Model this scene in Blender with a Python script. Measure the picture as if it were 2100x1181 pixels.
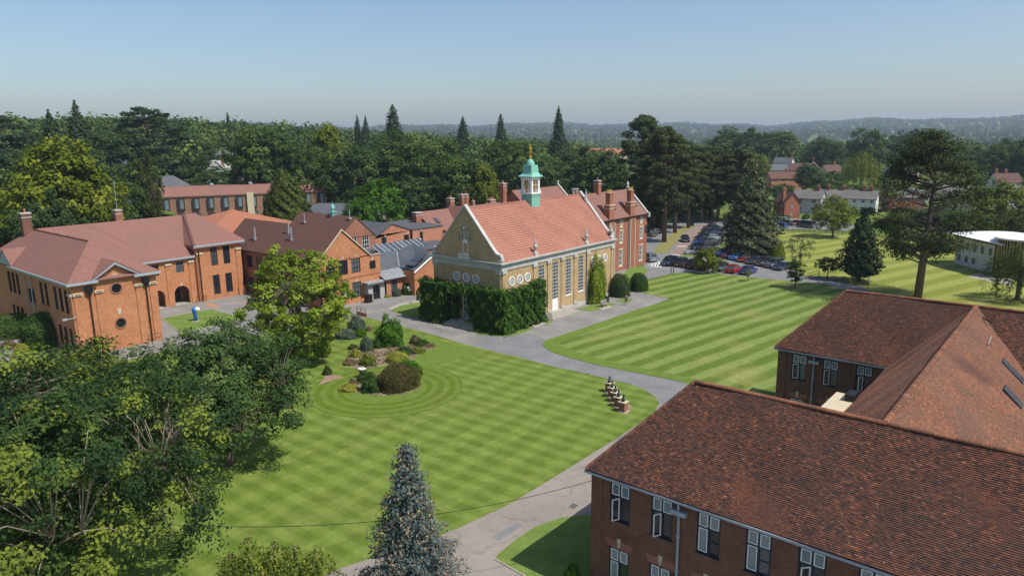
import bpy, math, random
import numpy as np
from mathutils import Vector, Matrix
rad = math.radians
for o in list(bpy.data.objects): bpy.data.objects.remove(o)
scene = bpy.context.scene
COL = scene.collection
# ---------------------------------------------------------------- camera
CAM_H, F_PX = 25.0, 1456.0
_p, _r, _y = rad(12.07), rad(-.68), rad(50.23)
_f = np.array([math.sin(_y)*math.cos(_p), math.cos(_y)*math.cos(_p), -math.sin(_p)])
_rt = np.array([math.cos(_y), -math.sin(_y), 0.]); _u = np.cross(_rt, _f)
_r2 = math.cos(_r)*_rt+math.sin(_r)*_u; _u2 = -math.sin(_r)*_rt+math.cos(_r)*_u
CM = np.array([_r2, _u2, _f])
cd = bpy.data.cameras.new('camera'); cam = bpy.data.objects.new('camera', cd); COL.objects.link(cam)
cam.matrix_world = Matrix(((_r2[0], _u2[0], -_f[0], 0), (_r2[1], _u2[1], -_f[1], 0), (_r2[2], _u2[2], -_f[2], CAM_H), (0, 0, 0, 1)))
cd.sensor_width = 36; cd.lens = 36*F_PX/2100; cd.clip_start = .5; cd.clip_end = 20000
scene.camera = cam
# ---------------------------------------------------------------- light
SUN_EL, SHADOW_AZ = rad(56), rad(101)
w = bpy.data.worlds.new('World'); scene.world = w; w.use_nodes = True
nt = w.node_tree; bg = nt.nodes['Background']
sky = nt.nodes.new('ShaderNodeTexSky'); sky.sky_type = 'NISHITA'; sky.sun_disc = False
sky.sun_elevation = SUN_EL; sky.sun_rotation = math.atan2(-math.cos(SHADOW_AZ), -math.sin(SHADOW_AZ))
sky.altitude = 60; sky.air_density = 1.0; sky.dust_density = 1.5; sky.ozone_density = 3.0
nt.links.new(sky.outputs[0], bg.inputs[0]); bg.inputs[1].default_value = .13
sl = bpy.data.lights.new('sun', 'SUN'); sl.energy = 5.0; sl.angle = rad(.53); sl.color = (1, .95, .87)
so = bpy.data.objects.new('sun', sl); COL.objects.link(so)
_d = Vector((math.cos(SUN_EL)*math.cos(SHADOW_AZ), math.cos(SUN_EL)*math.sin(SHADOW_AZ), -math.sin(SUN_EL)))
so.rotation_euler = _d.to_track_quat('-Z', 'Y').to_euler(); so.location = (20, -60, 120)
vs = scene.view_settings; vs.view_transform = 'Standard'; vs.look = 'None'; vs.exposure = .08; vs.gamma = 1; vs.use_curve_mapping = False
# ---------------------------------------------------------------- pixel -> place
def ray(x, y): return CM.T @ np.array([(x-1050)/F_PX, -(y-590.5)/F_PX, 1.])
def un(x, y, z=0.):
    d = ray(x, y); t = (z-CAM_H)/d[2]; return np.array([0, 0, CAM_H])+t*d
def atd(x, dist, y=600):
    """ground direction through pixel column x at a horizontal distance"""
    d = ray(x, y); k = dist/math.hypot(d[0], d[1]); return d[0]*k, d[1]*k
def hgt(x, y, dist):
    d = ray(x, y); return CAM_H+dist/math.hypot(d[0], d[1])*d[2]
def depth_of(X, Y, Z=0): return float((CM @ np.array([X, Y, Z-CAM_H]))[2])
# ---------------------------------------------------------------- mesh helpers
class MB:
    def __init__(s): s.v = []; s.f = []
    def quad(s, a, b, c, d): n = len(s.v); s.v += [a, b, c, d]; s.f.append((n, n+1, n+2, n+3)); return s
    def poly(s, pts): n = len(s.v); s.v += [tuple(p) for p in pts]; s.f.append(tuple(range(n, n+len(pts)))); return s
    def box(s, x0, y0, z0, x1, y1, z1):
        n = len(s.v)
        s.v += [(x0, y0, z0), (x1, y0, z0), (x1, y1, z0), (x0, y1, z0), (x0, y0, z1), (x1, y0, z1), (x1, y1, z1), (x0, y1, z1)]
        s.f += [tuple(n+i for i in q) for q in ((0, 3, 2, 1), (4, 5, 6, 7), (0, 1, 5, 4), (1, 2, 6, 5), (2, 3, 7, 6), (3, 0, 4, 7))]
        return s
    def frustum(s, cx, cy, z0, z1, a0, b0, a1, b1):
        n = len(s.v)
        for z, a, b in ((z0, a0, b0), (z1, a1, b1)):
            s.v += [(cx-a, cy-b, z), (cx+a, cy-b, z), (cx+a, cy+b, z), (cx-a, cy+b, z)]
        s.f += [tuple(n+i for i in q) for q in ((0, 3, 2, 1), (4, 5, 6, 7), (0, 1, 5, 4), (1, 2, 6, 5), (2, 3, 7, 6), (3, 0, 4, 7))]
        return s
    def slab(s, pts, t=.15):
        """closed prism: the polygon and a copy t below it"""
        k = len(pts); n = len(s.v)
        s.v += [tuple(p) for p in pts]+[(p[0], p[1], p[2]-t) for p in pts]
        s.f.append(tuple(range(n, n+k))); s.f.append(tuple(range(n+2*k-1, n+k-1, -1)))
        for i in range(k):
            j = (i+1) % k; s.f.append((n+i, n+k+i, n+k+j, n+j))
        return s
    def ring(s, pts, up):  # extruded polygon along a vector, closed
        k = len(pts); n = len(s.v)
        s.v += [tuple(p) for p in pts]+[(p[0]+up[0], p[1]+up[1], p[2]+up[2]) for p in pts]
        s.f.append(tuple(range(n, n+k))); s.f.append(tuple(range(n+2*k-1, n+k-1, -1)))
        for i in range(k):
            j = (i+1) % k; s.f.append((n+i, n+k+i, n+k+j, n+j))
        return s
    def lathe(s, prof, c=(0, 0, 0), n=12, sx=1, sy=1):
        b = len(s.v)
        for r, z in prof:
            for i in range(n):
                a = 2*math.pi*i/n; s.v.append((c[0]+r*sx*math.cos(a), c[1]+r*sy*math.sin(a), c[2]+z))
        for j in range(len(prof)-1):
            for i in range(n):
                k = (i+1) % n; s.f.append((b+j*n+i, b+j*n+k, b+(j+1)*n+k, b+(j+1)*n+i))
        s.f.append(tuple(b+i for i in range(n-1, -1, -1))); s.f.append(tuple(b+(len(prof)-1)*n+i for i in range(n)))
        return s
    def tube(s, pts, rs, n=7):
        b = len(s.v); k = len(pts)
        if not hasattr(rs, '__len__'): rs = [rs]*k
        for j, p in enumerate(pts):
            p = Vector(p); d = (Vector(pts[min(j+1, k-1)])-Vector(pts[max(j-1, 0)])).normalized()
            q = d.orthogonal().normalized(); r = d.cross(q)
            for i in range(n):
                a = 2*math.pi*i/n; s.v.append(tuple(p+(q*math.cos(a)+r*math.sin(a))*rs[j]))
        for j in range(k-1):
            for i in range(n):
                m = (i+1) % n; s.f.append((b+j*n+i, b+j*n+m, b+(j+1)*n+m, b+(j+1)*n+i))
        s.f.append(tuple(b+i for i in range(n-1, -1, -1))); s.f.append(tuple(b+(k-1)*n+i for i in range(n)))
        return s
    def mesh(s, name, mat=None, smooth=False):
        me = bpy.data.meshes.new(name); me.from_pydata([tuple(map(float, p)) for p in s.v], [], s.f)
        if mat: me.materials.append(mat)
        if smooth: me.shade_smooth()
        return me
    def build(s, name, mat, parent=None, smooth=False, world=True):
        if parent is not None and world:
            o = ROOT.get(parent.name, (0, 0, 0)); s.v = [(p[0]-o[0], p[1]-o[1], p[2]-o[2]) for p in s.v]
        return link(name, s.mesh(name, mat, smooth), parent)
ROOT = {}
def link(name, me, parent=None):
    o = bpy.data.objects.new(name, me); COL.objects.link(o)
    if parent is not None: o.parent = parent
    return o
def tag(o, label, cat, group=None):
    o['label'] = label; o['category'] = cat
    if group: o['group'] = group
    return o
def thing(name, label, cat, loc=(0, 0, 0), rz=0, group=None):
    o = bpy.data.objects.new(name, None); COL.objects.link(o); o.location = [float(c) for c in loc]; o.rotation_euler = (0, 0, rz)
    o.empty_display_size = .2; ROOT[o.name] = tuple(loc); return tag(o, label, cat, group)
def struct(o): o['kind'] = 'structure'; return o
def copy_tree(o, parent=None):
    c = o.copy(); COL.objects.link(c)
    if parent is not None: c.parent = parent
    for ch in list(o.children): copy_tree(ch, c)
    return c
# ---------------------------------------------------------------- materials
def newmat(name):
    m = bpy.data.materials.new(name); m.use_nodes = True; t = m.node_tree; b = t.nodes['Principled BSDF']; return m, t, b
def N(t, typ, **kw):
    n = t.nodes.new(typ)
    for k, v in kw.items(): setattr(n, k, v)
    return n
def mixc(t, f, a, b, mode='MIX'):
    n = N(t, 'ShaderNodeMix', data_type='RGBA', blend_type=mode)
    for s, v in ((0, f), (6, a), (7, b)):
        if isinstance(v, (int, float)): n.inputs[s].default_value = v
        elif isinstance(v, tuple): n.inputs[s].default_value = (*v, 1)
        else: t.links.new(v, n.inputs[s])
    return n.outputs[2]
def math_(t, op, a, b=None, c=None):
    n = N(t, 'ShaderNodeMath', operation=op)
    for i, v in enumerate((a, b, c)):
        if v is None: continue
        if isinstance(v, (int, float)): n.inputs[i].default_value = v
        else: t.links.new(v, n.inputs[i])
    return n.outputs[0]
def ramp01(t, x, lo, hi):
    n = N(t, 'ShaderNodeMapRange'); n.interpolation_type = 'SMOOTHSTEP'; t.links.new(x, n.inputs[0]); n.inputs[1].default_value = lo; n.inputs[2].default_value = hi; return n.outputs[0]
def noise(t, vec, scale, detail=3, rough=.55):
    n = N(t, 'ShaderNodeTexNoise'); n.inputs['Scale'].default_value = scale; n.inputs['Detail'].default_value = detail; n.inputs['Roughness'].default_value = rough
    if vec is not None: t.links.new(vec, n.inputs['Vector'])
    return n.outputs[0]
def coords(t, which='Object'):
    return N(t, 'ShaderNodeTexCoord').outputs[which]
def geopos(t): return N(t, 'ShaderNodeNewGeometry').outputs['Position']
def bump(t, b, h, dist=.02, strength=.5):
    n = N(t, 'ShaderNodeBump'); n.inputs['Distance'].default_value = dist; n.inputs['Strength'].default_value = strength
    t.links.new(h, n.inputs['Height']); t.links.new(n.outputs[0], b.inputs['Normal'])
def plain(name, c, rough=.6, metal=0, var=.12, scale=3., spec=.4):
    m, t, b = newmat(name); p = coords(t)
    n = noise(t, p, scale, 5); c2 = tuple(max(0, x*(1-2*var)) for x in c); c3 = tuple(min(1, x*(1+var)) for x in c)
    t.links.new(mixc(t, n, c2, c3), b.inputs['Base Color']); b.inputs['Roughness'].default_value = rough; b.inputs['Metallic'].default_value = metal
    b.inputs['Specular IOR Level'].default_value = spec; return m
def xz(t, p):
    s = N(t, 'ShaderNodeSeparateXYZ'); t.links.new(p, s.inputs[0]); c = N(t, 'ShaderNodeCombineXYZ')
    t.links.new(math_(t, 'ADD', s.outputs[0], s.outputs[1]), c.inputs[0]); t.links.new(s.outputs[2], c.inputs[1]); return c.outputs[0]
def brick(name, c1, c2, mortar, bw=.225, rh=.075, ms=.010, stain=(.55, .5, .45), stain_amt=.35, rough=.85, boost=.35):
    m, t, b = newmat(name); p = coords(t); v = xz(t, p)
    n = N(t, 'ShaderNodeTexBrick'); t.links.new(v, n.inputs['Vector']); n.inputs['Scale'].default_value = 1
    n.inputs['Brick Width'].default_value = bw; n.inputs['Row Height'].default_value = rh; n.inputs['Mortar Size'].default_value = ms; n.inputs['Mortar Smooth'].default_value = .2
    n.inputs['Color1'].default_value = (*c1, 1); n.inputs['Color2'].default_value = (*c2, 1); n.inputs['Mortar'].default_value = (*mortar, 1)
    big = noise(t, p, .35, 5, .6); fine = noise(t, p, 9, 3)
    c = mixc(t, math_(t, 'MULTIPLY', ramp01(t, big, .42, .75), stain_amt), n.outputs[0], tuple(x*y for x, y in zip(c1, stain)))
    c = mixc(t, boost, c, fine, 'OVERLAY'); c = mixc(t, .4, c, noise(t, p, 1.7, 5, .65), 'OVERLAY')
    t.links.new(c, b.inputs['Base Color']); b.inputs['Roughness'].default_value = rough; b.inputs['Specular IOR Level'].default_value = .25
    bump(t, b, math_(t, 'SUBTRACT', 1, n.outputs[1]), .01, .6); return m
def tiles(name, c1, c2, dark, w=.2, h=.09, ms=.007, stain=None, big=.5, rough=.8, streak=0.):
    """plain clay tiles as courses; every cell has its own tint, weather stains on top"""
    m, t, b = newmat(name); p = coords(t); v = xz(t, p)
    n = N(t, 'ShaderNodeTexBrick'); t.links.new(v, n.inputs['Vector']); n.inputs['Scale'].default_value = 1
    n.inputs['Brick Width'].default_value = w; n.inputs['Row Height'].default_value = h; n.inputs['Mortar Size'].default_value = ms; n.inputs['Mortar Smooth'].default_value = .4
    n.inputs['Color1'].default_value = (*c1, 1); n.inputs['Color2'].default_value = (*c2, 1); n.inputs['Mortar'].default_value = (*dark, 1)
    a = noise(t, p, .25, 6, .62); c = n.outputs[0]
    if stain: c = mixc(t, math_(t, 'MULTIPLY', ramp01(t, a, .38, .68), big), c, stain)
    mp = N(t, 'ShaderNodeMapping'); t.links.new(v, mp.inputs[0]); mp.inputs['Scale'].default_value = (1.1, .12, 1); sk = noise(t, mp.outputs[0], 1., 5, .6); c = mixc(t, math_(t, 'MULTIPLY', ramp01(t, sk, .52, .75), .4), c, tuple(x*.62 for x in c2)); c = mixc(t, math_(t, 'MULTIPLY', ramp01(t, sk, .42, .25), .3), c, tuple(min(1, x*1.25) for x in c1))
    c = mixc(t, .3, c, noise(t, p, 6, 4), 'OVERLAY')
    t.links.new(c, b.inputs['Base Color']); b.inputs['Roughness'].default_value = rough; b.inputs['Specular IOR Level'].default_value = .2
    bump(t, b, math_(t, 'SUBTRACT', 1, n.outputs[1]), .012, .7); return m
def leaf(name, cols, trans=.28, rough=.55):
    """cols: dark, mid, light leaf colours picked by each leaf's own 'tint'"""
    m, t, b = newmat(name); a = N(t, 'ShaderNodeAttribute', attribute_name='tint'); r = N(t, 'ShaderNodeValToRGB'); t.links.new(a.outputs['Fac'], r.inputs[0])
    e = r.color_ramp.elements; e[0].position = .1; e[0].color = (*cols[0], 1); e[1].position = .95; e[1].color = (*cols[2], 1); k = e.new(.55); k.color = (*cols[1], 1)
    t.links.new(r.outputs[0], b.inputs['Base Color']); b.inputs['Roughness'].default_value = .8; b.inputs['Specular IOR Level'].default_value = .06
    tr = N(t, 'ShaderNodeBsdfTranslucent'); t.links.new(mixc(t, .5, r.outputs[0], (.16, .22, .02)), tr.inputs[0]); mx = N(t, 'ShaderNodeMixShader'); mx.inputs[0].default_value = trans
    t.links.new(b.outputs[0], mx.inputs[1]); t.links.new(tr.outputs[0], mx.inputs[2]); t.links.new(mx.outputs[0], t.nodes['Material Output'].inputs[0]); return m
def grass(name, light, dark, stripes=(), patch=(.16, .15, .045), patch_amt=.25, bscale=1.):
    """mown turf: stripes = (angle in degrees, band width m, strength)"""
    m, t, b = newmat(name); p = geopos(t); s = N(t, 'ShaderNodeSeparateXYZ'); t.links.new(p, s.inputs[0])
    wob = noise(t, p, .15, 2); fine = noise(t, p, 4, 5, .7); c = mixc(t, .5, light, dark); tot = None
    for ang, wd, st in stripes:
        k = math_(t, 'ADD', math_(t, 'MULTIPLY', s.outputs[0], math.cos(rad(ang))/wd), math_(t, 'MULTIPLY', s.outputs[1], math.sin(rad(ang))/wd))
        k = math_(t, 'ADD', k, math_(t, 'MULTIPLY', wob, .5)); k = math_(t, 'ADD', k, math_(t, 'MULTIPLY', fine, .25))
        k = math_(t, 'PINGPONG', k, 1.); k = ramp01(t, k, .3, .7); k = math_(t, 'MULTIPLY', math_(t, 'SUBTRACT', k, .5), st)
        tot = k if tot is None else math_(t, 'ADD', tot, k)
    if tot is not None: c = mixc(t, math_(t, 'ADD', .5, tot), dark, light)
    n2 = noise(t, p, .12*bscale, 6, .65); c = mixc(t, math_(t, 'MULTIPLY', ramp01(t, n2, .5, .75), patch_amt), c, patch)
    n3 = noise(t, p, 1.3, 5, .7); c = mixc(t, .45, c, n3, 'OVERLAY'); n4 = noise(t, p, 14, 3, .7); c = mixc(t, .35, c, n4, 'OVERLAY')
    t.links.new(c, b.inputs['Base Color']); b.inputs['Roughness'].default_value = .9; b.inputs['Specular IOR Level'].default_value = .1
    bump(t, b, fine, .06, .5); return m
def tarmac(name, c, c2, sc=.25):
    m, t, b = newmat(name); p = geopos(t); a = noise(t, p, sc, 6, .6); f = noise(t, p, 22, 3, .7)
    cc = mixc(t, ramp01(t, a, .35, .68), c, c2); st = noise(t, p, 1.1, 6, .7); cc = mixc(t, math_(t, 'MULTIPLY', ramp01(t, st, .52, .72), .35), cc, tuple(x*.55 for x in c)); vo = N(t, 'ShaderNodeTexVoronoi', feature='DISTANCE_TO_EDGE'); vo.inputs['Scale'].default_value = .16; wp = N(t, 'ShaderNodeVectorMath', operation='ADD'); t.links.new(p, wp.inputs[0]); nz = N(t, 'ShaderNodeTexNoise'); nz.inputs['Scale'].default_value = .5; nz.inputs['Detail'].default_value = 5; t.links.new(p, nz.inputs['Vector']); sc_ = N(t, 'ShaderNodeVectorMath', operation='SCALE'); t.links.new(nz.outputs[1], sc_.inputs[0]); sc_.inputs['Scale'].default_value = 3.; t.links.new(sc_.outputs[0], wp.inputs[1]); t.links.new(wp.outputs[0], vo.inputs['Vector']); cc = mixc(t, math_(t, 'MULTIPLY', math_(t, 'SUBTRACT', 1, ramp01(t, vo.outputs[0], .002, .012)), .4), cc, tuple(x*.45 for x in c)); cc = mixc(t, .3, cc, f, 'OVERLAY'); t.links.new(cc, b.inputs['Base Color']); b.inputs['Roughness'].default_value = .9
    b.inputs['Specular IOR Level'].default_value = .2; bump(t, b, f, .01, .4); return m
def glass(name, c, rough=.06, spec=.6):
    m, t, b = newmat(name); p = coords(t); n = noise(t, p, .8, 3)
    oi_ = N(t, 'ShaderNodeObjectInfo'); cc = mixc(t, n, tuple(x*.5 for x in c), tuple(min(1, x*1.4) for x in c)); cc = mixc(t, math_(t, 'MULTIPLY', ramp01(t, oi_.outputs['Random'], .62, .9), .55), cc, (.16, .18, .19)); t.links.new(cc, b.inputs['Base Color']); b.inputs['Roughness'].default_value = rough; b.inputs['Specular IOR Level'].default_value = spec
    bump(t, b, noise(t, p, 1.6, 2), .004, .25); return m
M = {}
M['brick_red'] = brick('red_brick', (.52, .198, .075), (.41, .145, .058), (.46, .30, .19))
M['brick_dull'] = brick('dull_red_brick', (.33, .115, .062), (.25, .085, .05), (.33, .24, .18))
M['brick_dark'] = brick('dark_brown_brick', (.175, .066, .038), (.105, .042, .028), (.25, .17, .12), stain=(.5, .5, .5), stain_amt=.5)
M['brick_vic'] = brick('victorian_red_brick', (.34, .10, .052), (.27, .085, .048), (.33, .22, .16))
M['brick_yellow'] = brick('yellow_stock_brick', (.47, .325, .16), (.39, .26, .125), (.47, .38, .26), stain_amt=.4)
M['brick_modern'] = brick('brown_modern_brick', (.30, .16, .095), (.25, .13, .08), (.3, .22, .16))
M['brick_bright'] = brick('bright_red_brick', (.46, .175, .09), (.39, .14, .075), (.42, .3, .22))
M['tile_pink'] = tiles('pink_brown_clay_tiles', (.262, .130, .102), (.215, .105, .084), (.14, .074, .06), stain=(.185, .104, .088), big=.45)
M['tile_brown'] = tiles('weathered_brown_tiles', (.17, .078, .055), (.115, .058, .045), (.06, .035, .03), stain=(.10, .062, .052), big=.75)
M['tile_orange'] = tiles('orange_clay_tiles', (.37, .15, .085), (.33, .13, .075), (.22, .09, .06), big=.3, stain=(.3, .13, .09))
M['tile_old'] = tiles('old_mottled_tiles', (.22, .078, .04), (.105, .043, .03), (.035, .018, .016), stain=(.075, .042, .033), big=.8, w=.17, h=.072)
M['slate'] = tiles('grey_slates', (.105, .115, .13), (.08, .088, .10), (.05, .055, .06), w=.3, h=.18, stain=(.14, .14, .14), big=.4, rough=.6)
M['slate_warm'] = tiles('weathered_grey_roof', (.16, .15, .145), (.12, .115, .112), (.08, .075, .075), w=.3, h=.18, stain=(.2, .18, .16), big=.5)
M['tile_rust'] = tiles('dark_red_tiles', (.135, .07, .06), (.10, .055, .05), (.08, .04, .035), stain=(.12, .07, .06), big=.5)
M['felt'] = plain('dark_grey_felt_roof', (.085, .092, .10), .7, var=.2, scale=.8)
M['lead'] = plain('weathered_lead', (.30, .315, .33), .55, .0, .2, 1.5)
M['stone'] = plain('grey_portland_stone', (.46, .455, .43), .8, var=.22, scale=1.2)
M['stone_cream'] = plain('cream_stone_dressing', (.55, .47, .33), .8, var=.15, scale=2)  # one cream stone colour for keystones, capitals and surrounds
M['stone_pave'] = plain('pale_stone_paving', (.36, .33, .28), .85, var=.2, scale=2)
M['white'] = plain('white_paint', (.78, .78, .76), .45, var=.05)
M['render'] = plain('white_render', (.66, .66, .64), .8, var=.08)
M['grey_render'] = plain('pale_grey_render', (.45, .47, .50), .8, var=.1)
M['cream'] = plain('cream_render', (.55, .47, .33), .8, var=.1)
M['gutter'] = plain('pale_grey_gutter', (.33, .38, .42), .5, var=.1)
M['navy'] = plain('dark_navy_paint', (.012, .022, .04), .4, var=.2)
M['black'] = plain('black_paint', (.012, .012, .014), .45, var=.2)
M['copper'] = plain('green_copper', (.20, .47, .38), .6, var=.15, scale=2.5)
M['gold'] = plain('gold_leaf', (.72, .42, .05), .3, .8, .1)
M['oldgold'] = plain('ochre_timber', (.55, .36, .13), .6)
M['wood'] = plain('weathered_grey_timber', (.33, .30, .26), .8, var=.25, scale=8)
M['darkwood'] = plain('dark_stained_timber', (.035, .037, .045), .75, var=.3, scale=4)
M['bronze'] = plain('dark_green_bronze', (.03, .055, .05), .4, .5, .3, 6)
M['pot'] = plain('terracotta', (.42, .17, .08), .8)
M['glass'] = glass('window_glass', (.022, .028, .034)); M['glass_blue'] = glass('pale_glass', (.16, .23, .25), .12); M['glass_sky'] = glass('skylight_glass', (.06, .075, .09), .08, .8)
M['blind'] = plain('pale_blind', (.30, .33, .34), .5, var=.15); M['greendoor'] = plain('white_door_paint', (.82, .82, .80), .4, var=.04)
M['glass_dark'] = plain('dark_round_glass', (.012, .016, .02), .08, var=.3, spec=.6)
M['asphalt'] = tarmac('grey_asphalt', (.185, .178, .168), (.245, .232, .215)); M['asphalt_new'] = tarmac('dark_asphalt', (.165, .167, .17), (.20, .20, .198), .4)
M['asphalt_warm'] = tarmac('worn_tan_path', (.235, .205, .18), (.275, .242, .212)); M['soil'] = tarmac('dry_soil', (.22, .155, .105), (.28, .21, .15), 1.2)
M['paver'] = brick('brick_pavers', (.26, .20, .165), (.22, .165, .135), (.16, .13, .11), bw=.3, rh=.15)
M['gravel'] = tarmac('tan_gravel', (.38, .28, .17), (.44, .34, .22), 1.5)
M['lawn_a'] = grass('check_mown_lawn', (.158, .212, .044), (.086, .132, .017), ((3, .85, .46), (93, 1.5, .38)))
M['lawn_b'] = grass('striped_lawn', (.172, .222, .060), (.077, .122, .016), ((80, 1.45, .75),), patch=(.3, .27, .1), patch_amt=.5)
M['lawn_c'] = grass('pale_striped_field', (.255, .268, .068), (.15, .178, .03), ((72, 2.4, .7),), patch=(.3, .28, .08))
M['lawn_ring'] = grass('ring_mown_turf', (.122, .178, .032), (.104, .156, .025), (), patch_amt=.35)
M['lawn_ring2'] = grass('ring_mown_turf_dark', (.094, .138, .014), (.086, .13, .012), (), patch_amt=.2)
M['lawn_s'] = grass('small_lawn', (.145, .205, .048), (.112, .17, .036), ((30, 1.4, .5),))
M['dry'] = grass('dry_verge_grass', (.24, .21, .08), (.17, .17, .055), (), patch=(.12, .15, .04), patch_amt=.5, bscale=2)
M['rough'] = grass('rough_grass', (.12, .16, .035), (.07, .105, .02), (), patch=(.20, .17, .06), patch_amt=.55)
# ================================================================ the ground
def sstep(a, b, x):
    t = np.clip((np.asarray(x, float)-a)/(b-a), 0, 1); return t*t*(3-2*t)
def terr(x, y):
    """flat campus, ground rising to the wooded left, a valley and far hills to the right"""
    x = np.asarray(x, float); y = np.asarray(y, float); d = np.hypot(x, y)
    t = x*math.sin(_y)+y*math.cos(_y); s = x*math.cos(_y)-y*math.sin(_y); ph = np.degrees(np.arctan2(s, t))
    left = sstep(8, -30, ph)
    h = left*20*sstep(215, 430, d)+left*16*sstep(430, 1100, d)+4*sstep(260, 420, d)*(1-left)*sstep(14, -4, ph)
    h = h-(1-left)*14*sstep(480, 1000, d)
    far = 92+10*np.sin(ph*.21+1)+9*np.sin(ph*.55)+5*np.sin(ph*1.4+2)
    h = h+(far-left*26)*sstep(1700, 5600, d)+6*np.sin(x*.004)*np.cos(y*.0035+1)*sstep(500, 1500, d)
    return h
def build_terrain():
    rs = [0, 40, 80, 120, 160, 190, 210]+list(np.geomspace(232, 9000, 54)); na = 240; v = [(0, 0, 0)]; f = []
    for r in rs[1:]:
        for i in range(na):
            a = 2*math.pi*i/na; x, y = r*math.cos(a), r*math.sin(a); v.append((x, y, float(terr(x, y))))
    for i in range(na): f.append((0, 1+i, 1+(i+1) % na))
    for j in range(len(rs)-2):
        for i in range(na):
            k = (i+1) % na; b = 1+j*na; f.append((b+i, b+na+i, b+na+k, b+k))
    m = MB(); m.v = v; m.f = f; o = m.build('ground', M['rough'], smooth=True); struct(o)
build_terrain()
def sheet(name, pts, z, mat, px=True, edge=0):
    P = [tuple(un(*p)[:2]) if px else p for p in pts]
    a = sum(P[i][0]*P[(i+1) % len(P)][1]-P[(i+1) % len(P)][0]*P[i][1] for i in range(len(P)))
    if a < 0: P = P[::-1]
    m = MB()
    if edge: m.slab([(x, y, z) for x, y in P], edge)
    else: m.poly([(x, y, z) for x, y in P])
    return struct(m.build(name, M[mat]))
U = lambda *a: tuple(un(*a)[:2])
# the path network is one sheet of asphalt, the lawns lie on it with a small raised edge
pathA = [(906, 692), (941, 703), (970, 711), (1008, 720), (1052, 730), (1090, 740.5), (1130, 751), (1171, 759.5), (1212, 769), (1252, 778.5), (1293, 788), (1323, 800), (1344, 814), (1352, 828), (1340, 848), (1300, 875), (1255, 905), (1150, 970), (1050, 1031), (940, 1083), (890, 1102), (690, 1168), (600, 1195)]
lawnA = [U(*p) for p in ([(754, 652), (830, 671)]+pathA)]+[(5, 36), (-12, 60), (10, 74), (26, 81.5), U(276, 735), U(351, 719.5), U(560, 683)]
sheet('campus_asphalt', [(-30, 140), (-30, -20), (75, -20), (75, 31), (70, 33), (72, 50), (100, 50), (104, 62), (118, 68), (124, 74), (124, 120), (60, 140)], .02, 'asphalt', px=False)
sheet('front_lawn', lawnA, .05, 'lawn_a', px=False, edge=.06)
# darker, newer asphalt at the junction and the worn tan path beside the brick wing
sheet('junction_asphalt', [(972, 707), (1000, 690), (1040, 686), (1085, 684), (1118, 694), (1112, 704), (1118, 714), (1171, 735), (1225, 749), (1306, 765), (1406, 785), (1420, 800), (1400, 830), (1352, 828), (1344, 814), (1323, 800), (1293, 788), (1212, 769), (1130, 751), (1052, 730)], .026, 'asphalt_new')
sheet('worn_path', [(1255, 905), (1150, 970), (1050, 1031), (940, 1083), (890, 1102), (690, 1168), (560, 1210), (560, 1330), (1160, 1330), (1075, 1181), (1015, 1147), (1022, 1136), (1060, 1105), (1100, 1080), (1150, 1062), (1200, 1056), (1330, 1010)], .026, 'asphalt_warm')
sheet('corner_grass', [(1015, 1147), (1022, 1136), (1060, 1105), (1100, 1080), (1150, 1062), (1197, 1057), (1260, 1055), (1330, 1100), (1330, 1300), (1160, 1260), (1075, 1181)], .05, 'lawn_s', edge=.06)
# right lawn
lawnB = [U(*p) for p in [(1117, 700), (1130, 694.5), (1198, 673), (1306, 635), (1382, 614.5), (1322, 602), (1310, 592), (1326, 574), (1374, 562), (1404, 559.6), (1467, 560.7), (1519, 567), (1582, 573), (1645, 578.5), (1687, 582.7), (1731, 594), (1800, 606)]]+[(106, 12), (75, 8), (45, 12), (45, 22), (58, 27)]+[U(*p) for p in [(1407, 785), (1306, 765), (1225, 749), (1171, 735), (1130, 722), (1117, 713), (1112.5, 706)]]
sheet('striped_lawn', lawnB, .055, 'lawn_b', px=False, edge=.06)
sheet('lawn_border', [(1117, 700), (1112.5, 706), (1117, 713), (1130, 722), (1171, 735), (1225, 749), (1306, 765), (1407, 785), (1450, 794), (1440, 780), (1330, 758), (1240, 738), (1180, 722), (1146, 708), (1150, 700), (1210, 680), (1310, 645), (1382, 621), (1382, 614.5), (1306, 635), (1198, 673), (1130, 694.5)], .063, 'lawn_ring')
# round bed: mown rings round the planting
rc = (44.42, 53.82)
def ringsheet(name, r0, r1, z, mat):
    m = MB(); n = 72
    for i in range(n):
        a, b = 2*math.pi*i/n, 2*math.pi*(i+1)/n
        m.quad(*[(rc[0]+r*math.cos(t), rc[1]+r*math.sin(t), z) for r, t in ((r0, a), (r1, a), (r1, b), (r0, b))])
    struct(m.build(name, M[mat]))
for i, (a, b) in enumerate(((7.62, 7.78), (6.5, 7.1), (5.3, 5.9), (4.2, 4.7))): ringsheet('mown_ring', a, b, .064, 'lawn_ring2')
ringsheet('round_turf', .01, 7.7, .058, 'lawn_ring')
sheet('turf_wedge', [(885, 753), (1000, 722), (905, 700), (760, 660), (735, 668), (800, 720), (840, 745)], .0615, 'lawn_ring')
sheet('planting_bed', [(706, 748), (716, 722), (735, 712), (770, 716), (800, 714), (855, 706), (893, 706), (890, 714), (855, 729), (842, 742), (790, 750), (760, 756), (735, 760)], .068, 'soil')
sheet('planting_bed', [(700, 800), (715, 785), (745, 775), (780, 770), (835, 782), (862, 795), (830, 810), (770, 812), (735, 806)], .068, 'soil')
sheet('planting_bed', [(654, 790), (668, 770), (681, 768), (706, 774)], .068, 'soil')
sheet('west_lawn', [(-30, 96), (20, 95), (24, 100), (24, 140), (-30, 140)], .05, 'lawn_s', px=False, edge=.06)
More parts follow.
